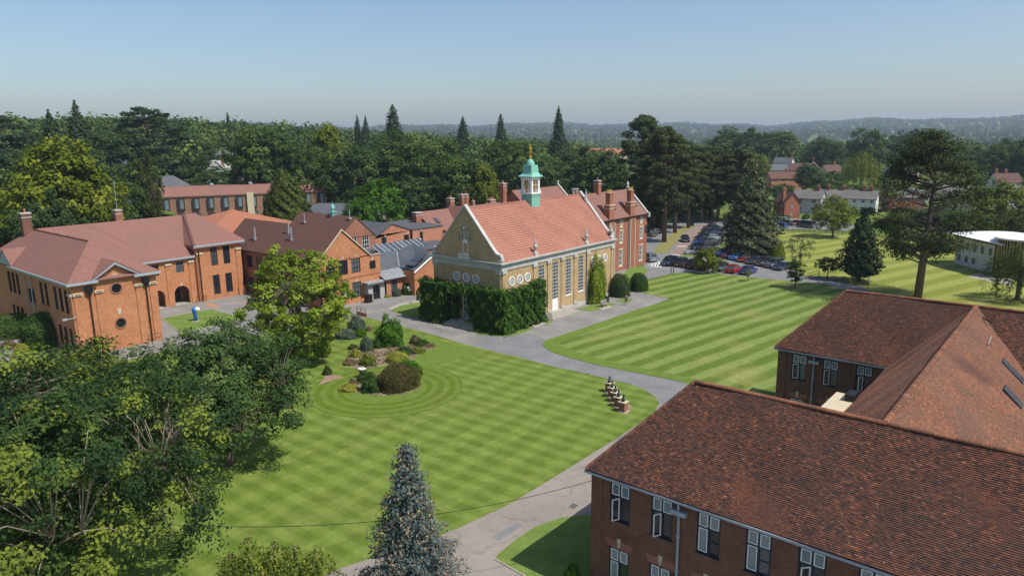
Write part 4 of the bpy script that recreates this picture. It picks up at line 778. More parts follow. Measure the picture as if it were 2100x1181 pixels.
# ================================================================ Victorian house and its rear range
vh = thing('victorian_house', 'three storey red brick Victorian house with stone window surrounds and tall chimneys', 'house', (112, 72, 0))
VY, VX0, VX1 = 68.2, 99.0, 123.5; vw = []
for x in (105.6, 113.85, 121.3): vw += [(x-.55-VX0, .95, 1.1, 3.0, 'vic'), (x-.5-VX0, 5.3, 1.0, 2.2, 'vic'), (x-.35-VX0, 8.3, .7, 1.1, 'vic')]
for x in (109.6, 117.8): vw += [(x-.35-VX0, 1.1, .7, 2.8, 'vic'), (x-.35-VX0, 5.4, .7, 2.2, 'vic'), (x-.28-VX0, 8.5, .56, 1.0, 'vic')]
wall(vh, (VX0, VY, 0), S_, VX1-VX0, 10.0, vw, 'brick_vic', rev=.15)
for u, v, w_, h, s in vw:
    x = VX0+u; m = MB().box(x-.22, VY-.06, v-.18, x+w_+.22, VY, v).box(x-.22, VY-.06, v+h, x+w_+.22, VY, v+h+.28)
    for k in range(int(h/.35)):
        e = .22 if k % 2 else .12; m.box(x-e, VY-.05, v+k*.35, x, VY, v+k*.35+.33); m.box(x+w_, VY-.05, v+k*.35, x+w_+e, VY, v+k*.35+.33)
    m.build('stone_surround', M['stone_cream'], vh)
vgab = [(8.9, 10.0), (4.45, 14.75), (0, 10.0)]
wall(vh, (VX1, VY, 0), E_, 8.9, 10.0, (), 'brick_vic', gable=vgab); wall(vh, (VX0, VY+8.9, 0), W_, 8.9, 10.0, (), 'brick_vic', gable=vgab)
roof(vh, hip_polys(VX0, VX1, VY-.3, VY+9.2, 9.9, 14.5, 'x'), 'tile_pink', .2)
m = MB()
for a, b in (((VY-.4, 9.9), (VY+4.45, 14.9)), ((VY+4.45, 14.9), (VY+9.3, 9.9))): m.ring([(VX1-.35, a[0], a[1]+.12), (VX1-.35, b[0], b[1]+.12), (VX1-.35, b[0], b[1]-.2), (VX1-.35, a[0], a[1]-.2)], (.5, 0, 0))
m.box(VX1-.4, VY-.55, 9.3, VX1+.2, VY, 10.2).lathe([(.3, 0), (.18, .3), (.3, .6), (.05, 1.1)], (VX1-.1, VY+4.45, 14.9), 8); m.build('gable_coping', M['stone'], vh)
gutters(vh, [(VX0, VY-.3, VX1-.4, VY-.3, 9.98)], 'black', h=.16)
for x in (110.1, 117.5):
    box(vh, 'chimney_breast', x-.85, VY-.35, 0, x+.85, VY-.001, 9.7, 'brick_vic'); box(vh, 'stone_band', x-.95, VY-.42, 0, x-.75, VY, 9.4, 'stone_cream'); box(vh, 'stone_band', x+.75, VY-.42, 0, x+.95, VY, 9.4, 'stone_cream')
    c = chimney(vh, x, VY+.35, 9.7, 12.5, .85, .6, 'brick_vic', 0, 'stone_cream'); chimney(vh, x, VY+.35, 12.6, 14.6, .55, .45, 'brick_vic', 4, 'brick_vic', pot='oldgold')
up = Vector((0, 4.75, 4.6))
for x in (113.3, 121.0): skylight(vh, (x, VY+1.7, 12.05), up, (1, 0, 0), 1.0, 1.6)
box(vh, 'notice_board', 122.7, VY-.1, 6.2, 123.4, VY, 7.7, 'darkwood'); pipe(vh, 116.4, VY-.15, 0, 9.8, 'gutter', .06); pipe(vh, 111.6, VY-.15, 0, 9.8, 'gutter', .06)
chimney(vh, 112.5, VY+4.45, 14.0, 16.6, .5, .5, 'brick_vic', 1, 'stone')
vr = thing('victorian_rear_range', 'red brick rear range with brown tiled roof and stone gable parapet behind the chapel lantern', 'building', (133, 103, 0))
wall(vr, (124, 98.5, 0), S_, 18, 9.0, (), 'brick_vic'); wall(vr, (124, 107.5, 0), W_, 9, 9.0, (), 'brick_vic', gable=[(9, 9), (4.5, 13), (0, 9)]); wall(vr, (142, 98.5, 0), E_, 9, 9.0, (), 'brick_vic', gable=[(9, 9), (4.5, 13), (0, 9)])
roof(vr, hip_polys(124, 142, 98.2, 107.8, 8.9, 13.0, 'x'), 'tile_pink', .2)
m = MB()
for a, b in (((98.2, 8.9), (103, 13.3)), ((103, 13.3), (107.8, 8.9))): m.ring([(141.6, a[0], a[1]+.15), (141.6, b[0], b[1]+.15), (141.6, b[0], b[1]-.2), (141.6, a[0], a[1]-.2)], (.5, 0, 0))
m.lathe([(.35, 0), (.2, .3), (.3, .6), (.05, 1.0)], (141.8, 103, 13.3), 8); m.build('gable_coping', M['stone'], vr); chimney(vr, 143, 98.8, 8, 12.2, .6, .6, 'brick_vic', 0); chimney(vr, 121.6, 103.5, 6, 14.6, .6, .6, 'brick_vic', 2)
box(vr, 'flat_roof', 118, 84, 8.5, 132, 98, 8.8, 'lead'); box(vr, 'side_range', 118.3, 84.3, 0, 131.7, 97.9, 8.5, 'brick_vic')
th = thing('slate_gabled_house', 'tiled house with blue grey slate hung gable and row of chimneys, left of the chapel', 'house', (118, 112, 0))
wall(th, (104, 107.6, 0), S_, 29, 5.8, [(1.0, 2.5, 1.2, 2.4, 'white6'), (5, 2.5, 1.2, 2, 'white')], 'brick_dull'); wall(th, (104, 117.4, 0), W_, 9.8, 5.8, (), 'brick_dull', gable=[(9.8, 5.8), (4.9, 9.2), (0, 5.8)])
roof(th, hip_polys(103.6, 133.4, 107.2, 117.8, 5.7, 9.35, 'x', 0, 2.2), 'tile_pink', .2)
wall(th, (110.3, 106.9, 0), S_, 6.6, 5.0, [(3.0, 4.0, .7, .9, None)], 'slate', gable=[(6.6, 5.0), (3.3, 9.9), (0, 5.0)]); window(th, (113.4, 106.8, 4.6), S_, .75, 2.2, 'black1')
roof(th, [[(110, 112.5, 4.9), (110, 106.8, 4.9), (113.6, 106.8, 10.0), (113.6, 112.5, 10.0)], [(117.2, 106.8, 4.9), (117.2, 112.5, 4.9), (113.6, 112.5, 10.0), (113.6, 106.8, 10.0)]], 'tile_pink', .15)
for dx in (-.6, .8): box(th, 'vent_hole', 113.6+dx-.12, 106.86, 7.7, 113.6+dx+.12, 106.9, 7.95, 'black')
skylight(th, (106.8, 109.6, 7.45), Vector((0, 5.3, 3.65)), (1, 0, 0), 1.0, 1.7)
for x, y, z1, a, b, p in ((102.9, 111.5, 9.3, .9, .6, 0), (115.0, 113.5, 11.3, .65, .65, 2), (118.4, 113.2, 11.9, .5, .5, 1), (119.7, 113.2, 11.9, .5, .5, 1), (124.0, 110.6, 9.2, .5, .5, 2), (128.5, 113, 10.0, 1.0, .5, 4), (123.0, 114, 10.0, .3, .3, 1)): chimney(th, x, y, 4 if x < 104 else 7, z1, a, b, 'brick_vic', p, 'stone')
# ================================================================ other houses
def house(name, label, cx, cy, rz, L, D, eave, ridge, wm, rm, axis='x', floors=2, nw=3, style='white', ws=(1.0, 1.2), hip=0, chim=(), z0=None, cat='house', gwin=1, oh=.3, cm='brick_dull', trim=None, group=None):
    z0 = float(terr(cx, cy)) if z0 is None else z0; h = thing(name, label, cat, (cx, cy, z0), rz, group); ROOT[h.name] = (0, 0, 0); fh = eave/floors
    def row(W, n): return [((i+.5)*W/n-ws[0]/2, f*fh+.9, ws[0], min(ws[1], fh-1.2), style) for i in range(n) for f in range(floors)]
    gx = axis == 'x'; g = None if hip else [(D, eave), (D/2, ridge-.15), (0, eave)]; g2_ = None if hip else [(L, eave), (L/2, ridge-.15), (0, eave)]
    wall(h, (-L/2, -D/2, 0), S_, L, eave, row(L, nw), wm, gable=None if gx else g2_); wall(h, (L/2, D/2, 0), N_, L, eave, (), wm, gable=None if gx else g2_)
    wall(h, (-L/2, D/2, 0), W_, D, eave, row(D, gwin) if gwin else (), wm, gable=g if gx else None); wall(h, (L/2, -D/2, 0), E_, D, eave, row(D, gwin) if gwin else (), wm, gable=g if gx else None)
    roof(h, hip_polys(-L/2-oh, L/2+oh, -D/2-oh, D/2+oh, eave-.1, ridge, axis, hip, hip), rm, .18)
    if trim and not gx:
        m = MB()
        for s in (-1, 1): m.ring([(0, -D/2-oh-.06, ridge+.05), (s*(L/2+oh), -D/2-oh-.06, eave-.05), (s*(L/2+oh), -D/2-oh-.06, eave-.35), (0, -D/2-oh-.06, ridge-.3)][::s], (0, .12, 0))
        m.build('bargeboard', M[trim], h)
    for x, y, z1 in chim: chimney(h, x, y, eave-.5, z1, .5, .35, cm, 2, cm)
    return h
face = lambda x, y: math.atan2(y, x)-math.pi/2      # front (-Y) turned to the camera
def hp(px, dist): return atd(px, dist)
def put(name, label, px, dist, turn, *a, **k):
    x, y = hp(px, dist); return house(name, label, x, y, face(x, y)+rad(turn), *a, **k)
h1 = put('cottage', 'small red brick cottage with a tall chimney beside the cedar', 1601, 231, 30, 5, 6.5, 4.6, 7.6, 'brick_vic', 'tile_rust', 'y', nw=1, gwin=2, chim=((-1.9, -1.5, 8.6),), ws=(.8, 1.0))
put('rendered_cottage', 'pale grey rendered pair of cottages with stone slate roof behind the van', 1645, 246, -12, 8.5, 7, 4.8, 7.2, 'grey_render', 'slate_warm', nw=2, ws=(1.5, 1.3), chim=((2.5, 0, 8.3),))
put('terrace_house', 'long row of terraced cottages under one grey roof behind the round maple', 1722, 252, -8, 17, 7, 4.6, 7.0, 'render', 'slate_warm', nw=7, chim=((-6, 0, 8), (-1.5, 0, 8), (4.5, 0, 8), (6.5, 0, 8)), cm='brick_vic', gwin=0)
put('brick_house', 'red brick house with long brown roof and white porch above the cedar', 1592, 345, 24, 15, 8, 5.2, 7.9, 'brick_bright', 'tile_brown', nw=4, chim=((1, 0, 9),), ws=(1.2, 1.2), gwin=1)
put('cream_house', 'cream rendered house with blue grey slate roof, left of the red gable', 1574, 425, 20, 11, 8, 5, 8.0, 'cream', 'slate', nw=2, chim=((-4.5, 0, 10),))
put('white_house', 'white walled house with pale roof standing behind the cream house', 1590, 450, -15, 10, 8, 8, 11, 'render', 'felt', nw=2, chim=((4, 0, 12.5),))
put('gabled_house', 'red brick house with white bargeboards on its gable', 1648, 425, 0, 8, 10, 5.2, 9.6, 'brick_vic', 'tile_rust', 'y', nw=1, trim='white', chim=((0, 1, 11),), cm='brick_vic'); put('brown_roofed_house', 'low brown roofed brick house joined left of the red gable', 1620, 428, 0, 10, 9, 4.8, 8.6, 'brick_vic', 'tile_rust', nw=2)
put('white_gabled_house', 'white and cream house with dark purple roof right of the red gable', 1683, 412, 35, 9, 8, 5, 8.3, 'cream', 'tile_rust', nw=2, chim=((2, 0, 9.6),))
put('tan_house', 'tan brick house with dark slate roof beside the willow', 1806, 385, 18, 11, 9, 5.4, 8.4, 'brick_modern', 'slate', nw=3, chim=((4.5, 0, 9.8),)); put('tan_cottage', 'tan cottage with slate roof and tall chimney right of the willow', 1838, 398, -10, 9, 8, 4.6, 7.4, 'cream', 'slate_warm', nw=2, chim=((4, 0, 9.6),))
put('blue_white_house', 'white house with one pale blue gable at the far right', 2030, 345, 28, 9, 8, 5, 8.4, 'render', 'tile_rust', nw=3, chim=((-3.5, 0, 9.8), (0, 0, 9.6)))
put('grey_bungalow', 'grey roofed bungalow at the right edge above the white roof', 2082, 285, 10, 12, 8, 3, 5.8, 'grey_render', 'slate_warm', floors=1, nw=3); put('pale_shed', 'long pale grey shed roof at the right edge', 2077, 250, 5, 11, 8, 3.2, 5.6, 'grey_render', 'lead', floors=1, nw=2, gwin=0)
for i, (px, d, t_, wm, lab) in enumerate(((1905, 300, 10, 'render', 'white house glimpsed through the big pine, upper left of its trunk'), (1945, 270, -10, 'cream', 'cream house glimpsed through the big pine, right of its trunk'), (1832, 260, 20, 'brick_dull', 'brick house glimpsed through the big pine, low on its left'))):
    put('house', lab, px, d, t_, 10, 8, 4.8, 7.5, wm, 'slate_warm', nw=3)
put('roadside_house', 'white house glimpsed between the tall pine trunks', 1462, 300, 5, 14, 8, 5, 8, 'render', 'slate_warm', nw=4)
# left background
put('timbered_house', 'black and white timbered gable house among the dark trees', 468, 300, 0, 7, 10, 7.4, 11.2, 'render', 'tile_rust', 'y', nw=2, trim='white', chim=((2.5, 2, 12.8),), cm='brick_vic')
tud = bpy.data.objects['timbered_house']; m = MB()
for i in range(-3, 4): m.box(i*.8-.07, -5.05, 6.9, i*.8+.07, -4.98, 10.6-abs(i)*.95)
m.box(-3, -5.06, 7.3, 3, -4.97, 7.45); m.box(-2, -5.06, 8.6, 2, -4.97, 8.75); m.build('timber_framing', M['black'], tud, world=False)
put('timbered_wing', 'smaller timbered gable right of the black and white house', 500, 296, 0, 5, 8, 6.5, 9, 'render', 'tile_rust', 'y', nw=1, trim='white')
put('hip_roofed_house', 'house with a broad grey hipped slate roof and brick walls', 373, 262, 5, 14, 12, 7.2, 11.2, 'brick_dull', 'slate', nw=4, hip=6, chim=((-7.8, 2, 12.0),), cm='brick_vic', gwin=2)
put('slate_white_house', 'white house with dark slate roof right of the timbered gable', 522, 262, 12, 11, 11, 6.6, 10.6, 'render', 'slate', nw=3, hip=4.5)
put('grey_roof_block', 'low cream block with long dark grey hipped roof behind the cypress', 705, 205, -28, 24, 13, 4.2, 7.2, 'cream', 'slate', nw=7, floors=1, hip=6, ws=(1.2, 1.5)); put('brick_annexe', 'dark brick annexe with grey roof behind the copper cupola', 735, 190, 40, 8, 8, 4.2, 7, 'brick_vic', 'slate', nw=2, floors=1, hip=3.5, ws=(.9, 1.6)); put('grey_canteen', 'small dark grey flat roofed block left of the cypress', 545, 178, -20, 12, 8, 3.4, 6.2, 'grey_render', 'slate', nw=3, floors=1, hip=3.5)
put('orange_tiled_house', 'house with bright orange tile roof at the left edge', 40, 168, 30, 26, 12, 6.2, 10.2, 'brick_dull', 'tile_orange', nw=5, chim=((6, 3, 12.6), (-9, 0, 12.5)), hip=4); put('brown_gable_house', 'brown tile hung gable peeping out of the trees at the left edge', 72, 205, 20, 5, 7, 8, 11.2, 'tile_rust', 'tile_rust', 'y', nw=1, chim=((0, 1, 13.4),))
for px, d, lab in ((120, 262, 'dim house roof low among trees at far left'), (478, 345, 'dim slate roof among dark trees behind the timbered house'), (285, 330, 'grey roof half hidden by dark conifers'), (280, 232, 'white gable end peeping above the green roofed block')): put('house', lab, px, d, 15, 10, 9, 5, 8.4, 'render', 'slate', nw=3)
for px, d, lab in ((1215, 620, 'long terrace with orange roof far beyond the woods, first from left'), (1238, 600, 'brown roofed house far beyond the woods'), (1262, 640, 'orange roofed house far beyond the woods, nearest the pines'), (1420, 700, 'distant white and pink house above the pine tops'), (1225, 480, 'brown tile roof low in the trees behind the chapel')):
    x, y = hp(px, d); house('distant_house', lab, x, y, face(x, y)+.3, 18 if px < 1400 else 12, 10, 7, 11, 'render' if px > 1400 else 'cream', 'tile_orange' if px != 1225 else 'tile_rust', nw=5, z0=float(terr(x, y)) + (4 if d > 500 else 0))
# long modern brick block with projecting bay windows
x, y = hp(515, 236); fx = face(x, y)+rad(2)
fb = thing('modern_brick_block', 'long flat brick block with dark boxed bay windows and pink tiled roof slope', 'building', (x, y, 0), fx); ROOT[fb.name] = (0, 0, 0)
Lf, Df = 49., 12.; bwn = []
for i in range(12):
    u = 2.6+i*4.0; bwn += [(u, 1.2, 1.5, 2.4, None), (u, 5.2, 1.5, 2.9, None)]
wall(fb, (-Lf/2, -Df/2, 0), S_, Lf, 9.0, bwn, 'brick_modern', rev=.3); wall(fb, (-Lf/2, Df/2, 0), W_, Df, 9, (), 'brick_modern'); wall(fb, (Lf/2, -Df/2, 0), E_, Df, 9, (), 'brick_modern'); wall(fb, (Lf/2, Df/2, 0), N_, Lf, 9, (), 'brick_modern')
bmesh_f = None
for u, v, w_, h, s in bwn:
    if bmesh_f is None or bmesh_f[1] != h:
        m = MB(); m.box(-.2, -.6, -.2, w_+.2, 0, -.02); m.box(-.2, -.6, h+.02, w_+.2, 0, h+.2); m.box(-.2, -.6, -.02, -.02, 0, h+.02); m.box(w_+.02, -.6, -.02, w_+.2, 0, h+.02); m.box(-.02, -.5, 0, w_*.32, -.3, h)
        bmesh_f = (m.mesh('bay_window', M['darkwood']), h, MB().quad((w_*.32, -.45, 0), (w_, -.45, 0), (w_, -.45, h), (w_*.32, -.45, h)).mesh('pane', M['glass_blue']))
    o = link('bay_window', bmesh_f[0], fb); o.location = (u-Lf/2, -Df/2, v); link('pane', bmesh_f[2], o)
roof(fb, [[(-Lf/2-.2, -Df/2-.3, 8.9), (Lf/2+.2, -Df/2-.3, 8.9), (Lf/2+.2, -Df/2+2.6, 11.4), (-Lf/2-.2, -Df/2+2.6, 11.4)], [(-Lf/2-.2, -Df/2+2.6, 11.4), (Lf/2+.2, -Df/2+2.6, 11.4), (Lf/2+.2, Df/2, 11.2), (-Lf/2-.2, Df/2, 11.2)]], 'tile_pink', .3)
box(fb, 'stair_tower', 1.0, -Df/2-.7, 0, 2.9, -Df/2, 9.3, 'cream')
for u in (-8.5, 2.5, 9.2): MB().lathe([(.5, 0), (.6, .2), (.6, .7), (.3, .9)], (u, -2.5, 11.3), 8).build('roof_vent', M['lead'], fb)
# dark timber block with wavy planted roof
x, y = hp(316, 222); gt = thing('green_roofed_block', 'dark timber block with a wavy grass roof left of the modern brick block', 'building', (x, y, 0), face(x, y)); ROOT[gt.name] = (0, 0, 0)
MB().box(-8.5, -4, 0, 7.5, 4, 4.4).build('wall', M['darkwood'], gt)
for i in range(16): x0 = -8.5+i; MB().box(x0+.02, -4.06, 0, x0+.96, -4.001, 4.35).build('board', M['darkwood'], gt)
for x0 in (-6.6, -1.2, 3.4, 5.0): window(gt, (x0, -4.08, 1.0), S_, 1.3, 1.1, 'pale')
m = MB(); n = 24
for i in range(n):
    za, zb = [4.6+.9*abs(math.sin((t/n)*math.pi*2)) for t in (i, i+1)]; xa, xb = -8.8+i*16.6/n, -8.8+(i+1)*16.6/n; m.slab([(xa, -4.4, za), (xb, -4.4, zb), (xb, 4.4, zb), (xa, 4.4, za)], .35)
m.build('planted_roof', M['rough'], gt)
# white curved-roof building on the right
wb = thing('curved_roof_building', 'white building with curved white membrane roof and dark round tower', 'building', (153.6, 16.6, 0), math.atan2(-.66, -.75)); ROOT[wb.name] = (0, 0, 0)
wall(wb, (-6, 0, 0), S_, 10.5, 5.2, [(.7+i*2.05, 3.1, 1.0, 1.3, 'pale') for i in range(5)]+[(.7+i*2.05, .8, 1.0, 1.2, 'pale') for i in range(3)], 'render'); wall(wb, (-6, 11, 0), W_, 11, 5.2, (), 'render'); wall(wb, (6, 0, 0), E_, 11, 5.2, [(4, 3.0, 1.2, 1.3, 'pale')], 'render'); wall(wb, (6, 11, 0), N_, 12, 5.2, (), 'render')
for i in range(6): box(wb, 'panel_joint', -6+i*2.05, -.03, .1, -5.92+i*2.05, .01, 5.1, 'gutter')
box(wb, 'fascia', -6.4, -.45, 5.2, 4.6, .1, 5.6, 'darkwood'); m = MB(); n = 14
P = lambda a, b: (-7.2+a*(15/n), -1.4+b*14/8-.9*math.sin(math.pi*a/n), 5.65+1.0*math.sin(math.pi*(a/n*.8+.12))*math.sin(math.pi*(b/8*.72+.12)))
for i in range(n):
    for j in range(8): m.slab([P(i, j), P(i+1, j), P(i+1, j+1), P(i, j+1)], .12)
m.build('membrane_roof', M['white'], wb)
tw = MB().lathe([(3.2, 0), (3.2, 6.6)], (7.2, 2.4, 0), 24).build('round_tower', M['darkwood'], wb); m = MB()
for k in range(40): a = 2*math.pi*k/40; m.box(7.2+3.2*math.cos(a)-.06, 2.4+3.2*math.sin(a)-.06, .1, 7.2+3.2*math.cos(a)+.06, 2.4+3.2*math.sin(a)+.06, 6.5)
m.build('tower_fins', M['oldgold'], tw, world=False); MB().lathe([(3.9, 0), (3.9, .25)], (7.2, 2.4, 6.6), 24).build('tower_roof', M['white'], wb)
# ================================================================ vegetation kit
def unit(a): return a/np.maximum(np.linalg.norm(a, axis=-1, keepdims=True), 1e-9)
def rsph(rng, n): return unit(rng.normal(size=(n, 3)))
def leafquads(P, nrm, size, rng, rough=.45, asp=.62):
    """one small bent-free quad per leaf or leaf spray, facing roughly along nrm"""
    n = len(P); nn = unit(nrm+rough*rng.normal(size=(n, 3))); t = unit(np.cross(nn, rsph(rng, n))); b = np.cross(nn, t); s = np.asarray(size)*rng.uniform(.65, 1.3, n); s = s[:, None]
    return np.stack([P-t*s*.5, P-b*s*asp*.5, P+t*s*.5, P+b*s*asp*.5], 1)
def trunk_mesh(name, parts, mat):
    m = MB()
    for pts, rs, n in parts: m.tube(pts, rs, n)
    return m.mesh(name, M[mat], smooth=True)
L = lambda d, m, l: (d, m, l)
M['leaf_oak'] = leaf('oak_leaves', L((.020, .045, .020), (.050, .090, .026), (.19, .235, .035)))
M['leaf_mid'] = leaf('fresh_green_leaves', L((.030, .064, .022), (.070, .124, .036), (.135, .195, .06)))
M['leaf_lime'] = leaf('lime_green_leaves', L((.12, .175, .018), (.22, .30, .032), (.34, .42, .06)), .42)
M['leaf_a'] = leaf('broad_green_leaves', L((.034, .068, .018), (.070, .115, .028), (.12, .168, .042)))
M['leaf_b'] = leaf('dark_green_leaves', L((.030, .058, .022), (.058, .098, .031), (.10, .148, .045)))
M['leaf_y'] = leaf('yellow_green_leaves', L((.085, .115, .014), (.15, .185, .020), (.23, .255, .034)), .32)
M['leaf_olive'] = leaf('olive_green_leaves', L((.035, .05, .016), (.07, .09, .026), (.11, .13, .04)))
M['needle_dark'] = leaf('dark_needles', L((.020, .038, .020), (.040, .066, .030), (.068, .098, .042)), .1)
M['needle_pine'] = leaf('pine_needles', L((.026, .042, .018), (.058, .080, .030), (.11, .128, .048)), .12)
M['needle_green'] = leaf('green_needles', L((.035, .055, .014), (.075, .10, .022), (.125, .15, .036)), .15)
M['needle_cedar'] = leaf('grey_green_needles', L((.045, .062, .034), (.085, .11, .056), (.14, .16, .08)), .12)
M['needle_blue'] = leaf('blue_spruce_needles', L((.040, .066, .070), (.115, .158, .150), (.33, .225, .125)), .1)
M['needle_yew'] = leaf('golden_yew_needles', L((.06, .09, .016), (.13, .165, .024), (.23, .25, .04)), .2)
M['leaf_hedge'] = leaf('hedge_leaves', L((.020, .05, .012), (.040, .085, .018), (.075, .125, .028)), .15); M['leaf_bronze'] = leaf('bronze_hedge_leaves', L((.05, .045, .018), (.085, .072, .026), (.12, .105, .035)), .15)
M['leaf_gold'] = leaf('golden_shrub_leaves', L((.16, .18, .025), (.28, .28, .045), (.40, .37, .07)), .2); M['leaf_grey'] = leaf('grey_green_leaves', L((.055, .08, .06), (.09, .12, .085), (.13, .16, .115)), .15)
M['leaf_bright'] = leaf('bright_green_leaves', L((.03, .085, .010), (.065, .16, .016), (.12, .24, .03)), .3); M['leaf_pink'] = leaf('pink_brown_leaves', L((.10, .075, .045), (.17, .12, .07), (.24, .17, .10)), .15)
M['leaf_ivy'] = leaf('glossy_wall_shrub_leaves', L((.028, .068, .014), (.058, .122, .022), (.11, .185, .036)), .22)
M['bark'] = plain('grey_brown_bark', (.16, .125, .095), .9, var=.3, scale=6); M['bark_pine'] = plain('brown_pine_bark', (.15, .105, .078), .9, var=.35, scale=5); M['bark_pale'] = plain('pale_twig_bark', (.30, .25, .18), .9, var=.3, scale=4)
def v3(*a): return np.array(a, float)
def branchy(seed, H, R, base, tips, per, size, mat, limbs=7, clump=.75, bright=.2, bark='bark', top_bias=.25, flat=.75, twigs=True, shell=.45, lean=(0, 0), tr=None):
    """trunk, limbs and twigs; leaves grow in clumps at twig ends, so the outline is broken and light comes through"""
    rng = np.random.default_rng(seed); hc = (H-base)/2; cz = base+hc; tr = tr or H*.022
    d = rsph(rng, tips); d[:, 2] += top_bias*rng.random(tips); d = unit(d); lob = 1+.16*np.sin(d[:, 0]*5+seed)*np.cos(d[:, 1]*4+seed*2)+.1*np.sin(d[:, 2]*7+seed)
    rr = (shell+(1-shell)*rng.random(tips)**.6)*lob; z = d[:, 2]*rr*hc; wide = np.where(z < 0, 1-.25*(z/hc)**2, 1-.12*(z/hc)**2)
    T = np.stack([d[:, 0]*rr*R*wide+lean[0], d[:, 1]*rr*R*wide+lean[1], cz+z], 1)
    parts = [([(0, 0, -.2), (.05*R*.3, 0, base*.6), (lean[0]*.4, lean[1]*.4, cz*.8), (lean[0], lean[1], cz+hc*.55)], [tr*1.35, tr, tr*.62, tr*.12], 9)]
    lp = []
    for k in range(limbs):
        a = 2*math.pi*k/limbs+rng.uniform(-.4, .4); z0 = base*.75+(cz-base*.75)*rng.uniform(0, .9); e = v3(math.cos(a)*R*.72+lean[0], math.sin(a)*R*.72+lean[1], z0+hc*rng.uniform(.1, .75)); s = v3(lean[0]*.3, lean[1]*.3, z0); mid = (s+e)/2+v3(0, 0, -hc*.08)+rng.normal(size=3)*R*.06
        parts.append(([tuple(s), tuple(mid), tuple(e)], [tr*.5, tr*.32, tr*.08], 6)); lp += [s+(mid-s)*t for t in (.5, 1)]+[mid+(e-mid)*t for t in (.33, .66, 1)]
    lp = np.array(lp+[v3(lean[0], lean[1], cz+hc*t) for t in (-.2, .1, .35, .5)])
    if twigs:
        for t in T[::max(1, len(T)//260)]:
            q = lp[np.argmin(((lp-t)**2).sum(1))]; m_ = (q+t)/2+v3(0, 0, .12*np.linalg.norm(t-q)); parts.append(([tuple(q), tuple(m_), tuple(t)], [tr*.13, tr*.09, tr*.03], 4))
    n = tips*per; ti = np.repeat(np.arange(tips), per); cs = rng.uniform(.6, 1.25, tips)*clump; off = rsph(rng, n)*(rng.random(n)**.45)[:, None]*cs[ti][:, None]; off[:, 2] *= flat
    P = T[ti]+off; out = unit(T-v3(lean[0], lean[1], cz-hc*.2)); nr = unit(off)*.7+out[ti]*.55+v3(0, 0, .5)
    base_t = np.where(rng.random(tips) < bright, rng.uniform(.72, 1, tips), rng.uniform(.08, .55, tips)); tint = np.clip(base_t[ti]+rng.normal(0, .1, n), 0, 1)
    return qmesh('crown', leafquads(P, nr, np.full(n, size), rng), M[mat], tint), trunk_mesh('trunk', parts, bark)
def cone(seed, H, R, base, n, size, mat, power=.85, rag=.25, layers=0, bark='bark_pine', dens_low=1.):
    rng = np.random.default_rng(seed); u = 1-np.sqrt(rng.random(n)); u = np.clip(u, 0, .995); z = base+u*(H-base); a = rng.random(n)*2*math.pi
    lob = 1+rag*np.sin(a*5+z*1.7+seed)*np.cos(z*2.3+a*3)+rag*.6*np.sin(a*11+z*3.1); prof = (1-u)**power*np.minimum(1, .55+u*3)
    if layers: prof = prof*(.72+.28*np.abs(np.sin(u*layers*math.pi)))
    r = R*prof*lob*(.55+.45*rng.random(n)**.4); P = np.stack([r*np.cos(a), r*np.sin(a), z-r*.12], 1); nr = np.stack([np.cos(a), np.sin(a), np.full(n, .45)], 1)
    tint = np.clip(.45+.3*np.sin(a*5+z*1.7+seed)+rng.normal(0, .18, n), 0, 1)
    return qmesh('crown', leafquads(P, nr, np.full(n, size), rng), M[mat], tint), trunk_mesh('trunk', [([(0, 0, -.2), (0, 0, H*.5), (0, 0, H*.97)], [R*.11, R*.07, .03], 8)], bark)
def pine(seed, H, R, base, clumps, per, size, mat, flat=.45, bark='bark_pine', tr=.45, fork=1, crown_pow=.5):
    """bare trunk below, clouds of needles at the ends of level limbs"""
    rng = np.random.default_rng(seed); parts = []; Ps = []; Ns = []; Ts = []
    tops = [v3(rng.uniform(-.08, .08)*R, rng.uniform(-.08, .08)*R, H*.95)]
    for k in range(fork): e = tops[0]+(v3(0, 0, 0) if k == 0 else v3(*(rng.normal(size=2)*R*.2), -H*.06)); parts.append(([(0, 0, -.2), tuple(e*.45+v3(0, 0, 0)), tuple(e)], [tr, tr*.7, tr*.12], 9))
    for k in range(clumps):
        u = rng.random()**.85; z = base+u*(H-base); rmax = R*(min(1, .45+1.5*u) if u < .45 else (1.02-(u-.45)/.55)**crown_pow); a = rng.random()*2*math.pi; r = rmax*rng.uniform(.25, 1.0)**.6*.86
        c = v3(r*math.cos(a), r*math.sin(a), z); s = v3(c[0]*.03, c[1]*.03, z-r*.28); parts.append(([tuple(s), tuple((s+c)/2+v3(0, 0, -.1)), tuple(c)], [tr*.24, tr*.16, tr*.05], 5))
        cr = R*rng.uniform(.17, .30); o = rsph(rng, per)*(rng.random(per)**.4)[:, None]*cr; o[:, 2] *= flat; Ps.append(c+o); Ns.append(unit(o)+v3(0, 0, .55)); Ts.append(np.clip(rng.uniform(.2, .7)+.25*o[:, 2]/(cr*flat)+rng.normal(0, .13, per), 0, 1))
    P, Nn, T = np.concatenate(Ps), np.concatenate(Ns), np.concatenate(Ts)
    return qmesh('crown', leafquads(P, Nn, np.full(len(P), size), rng, .6, .45), M[mat], T), trunk_mesh('trunk', parts, bark)
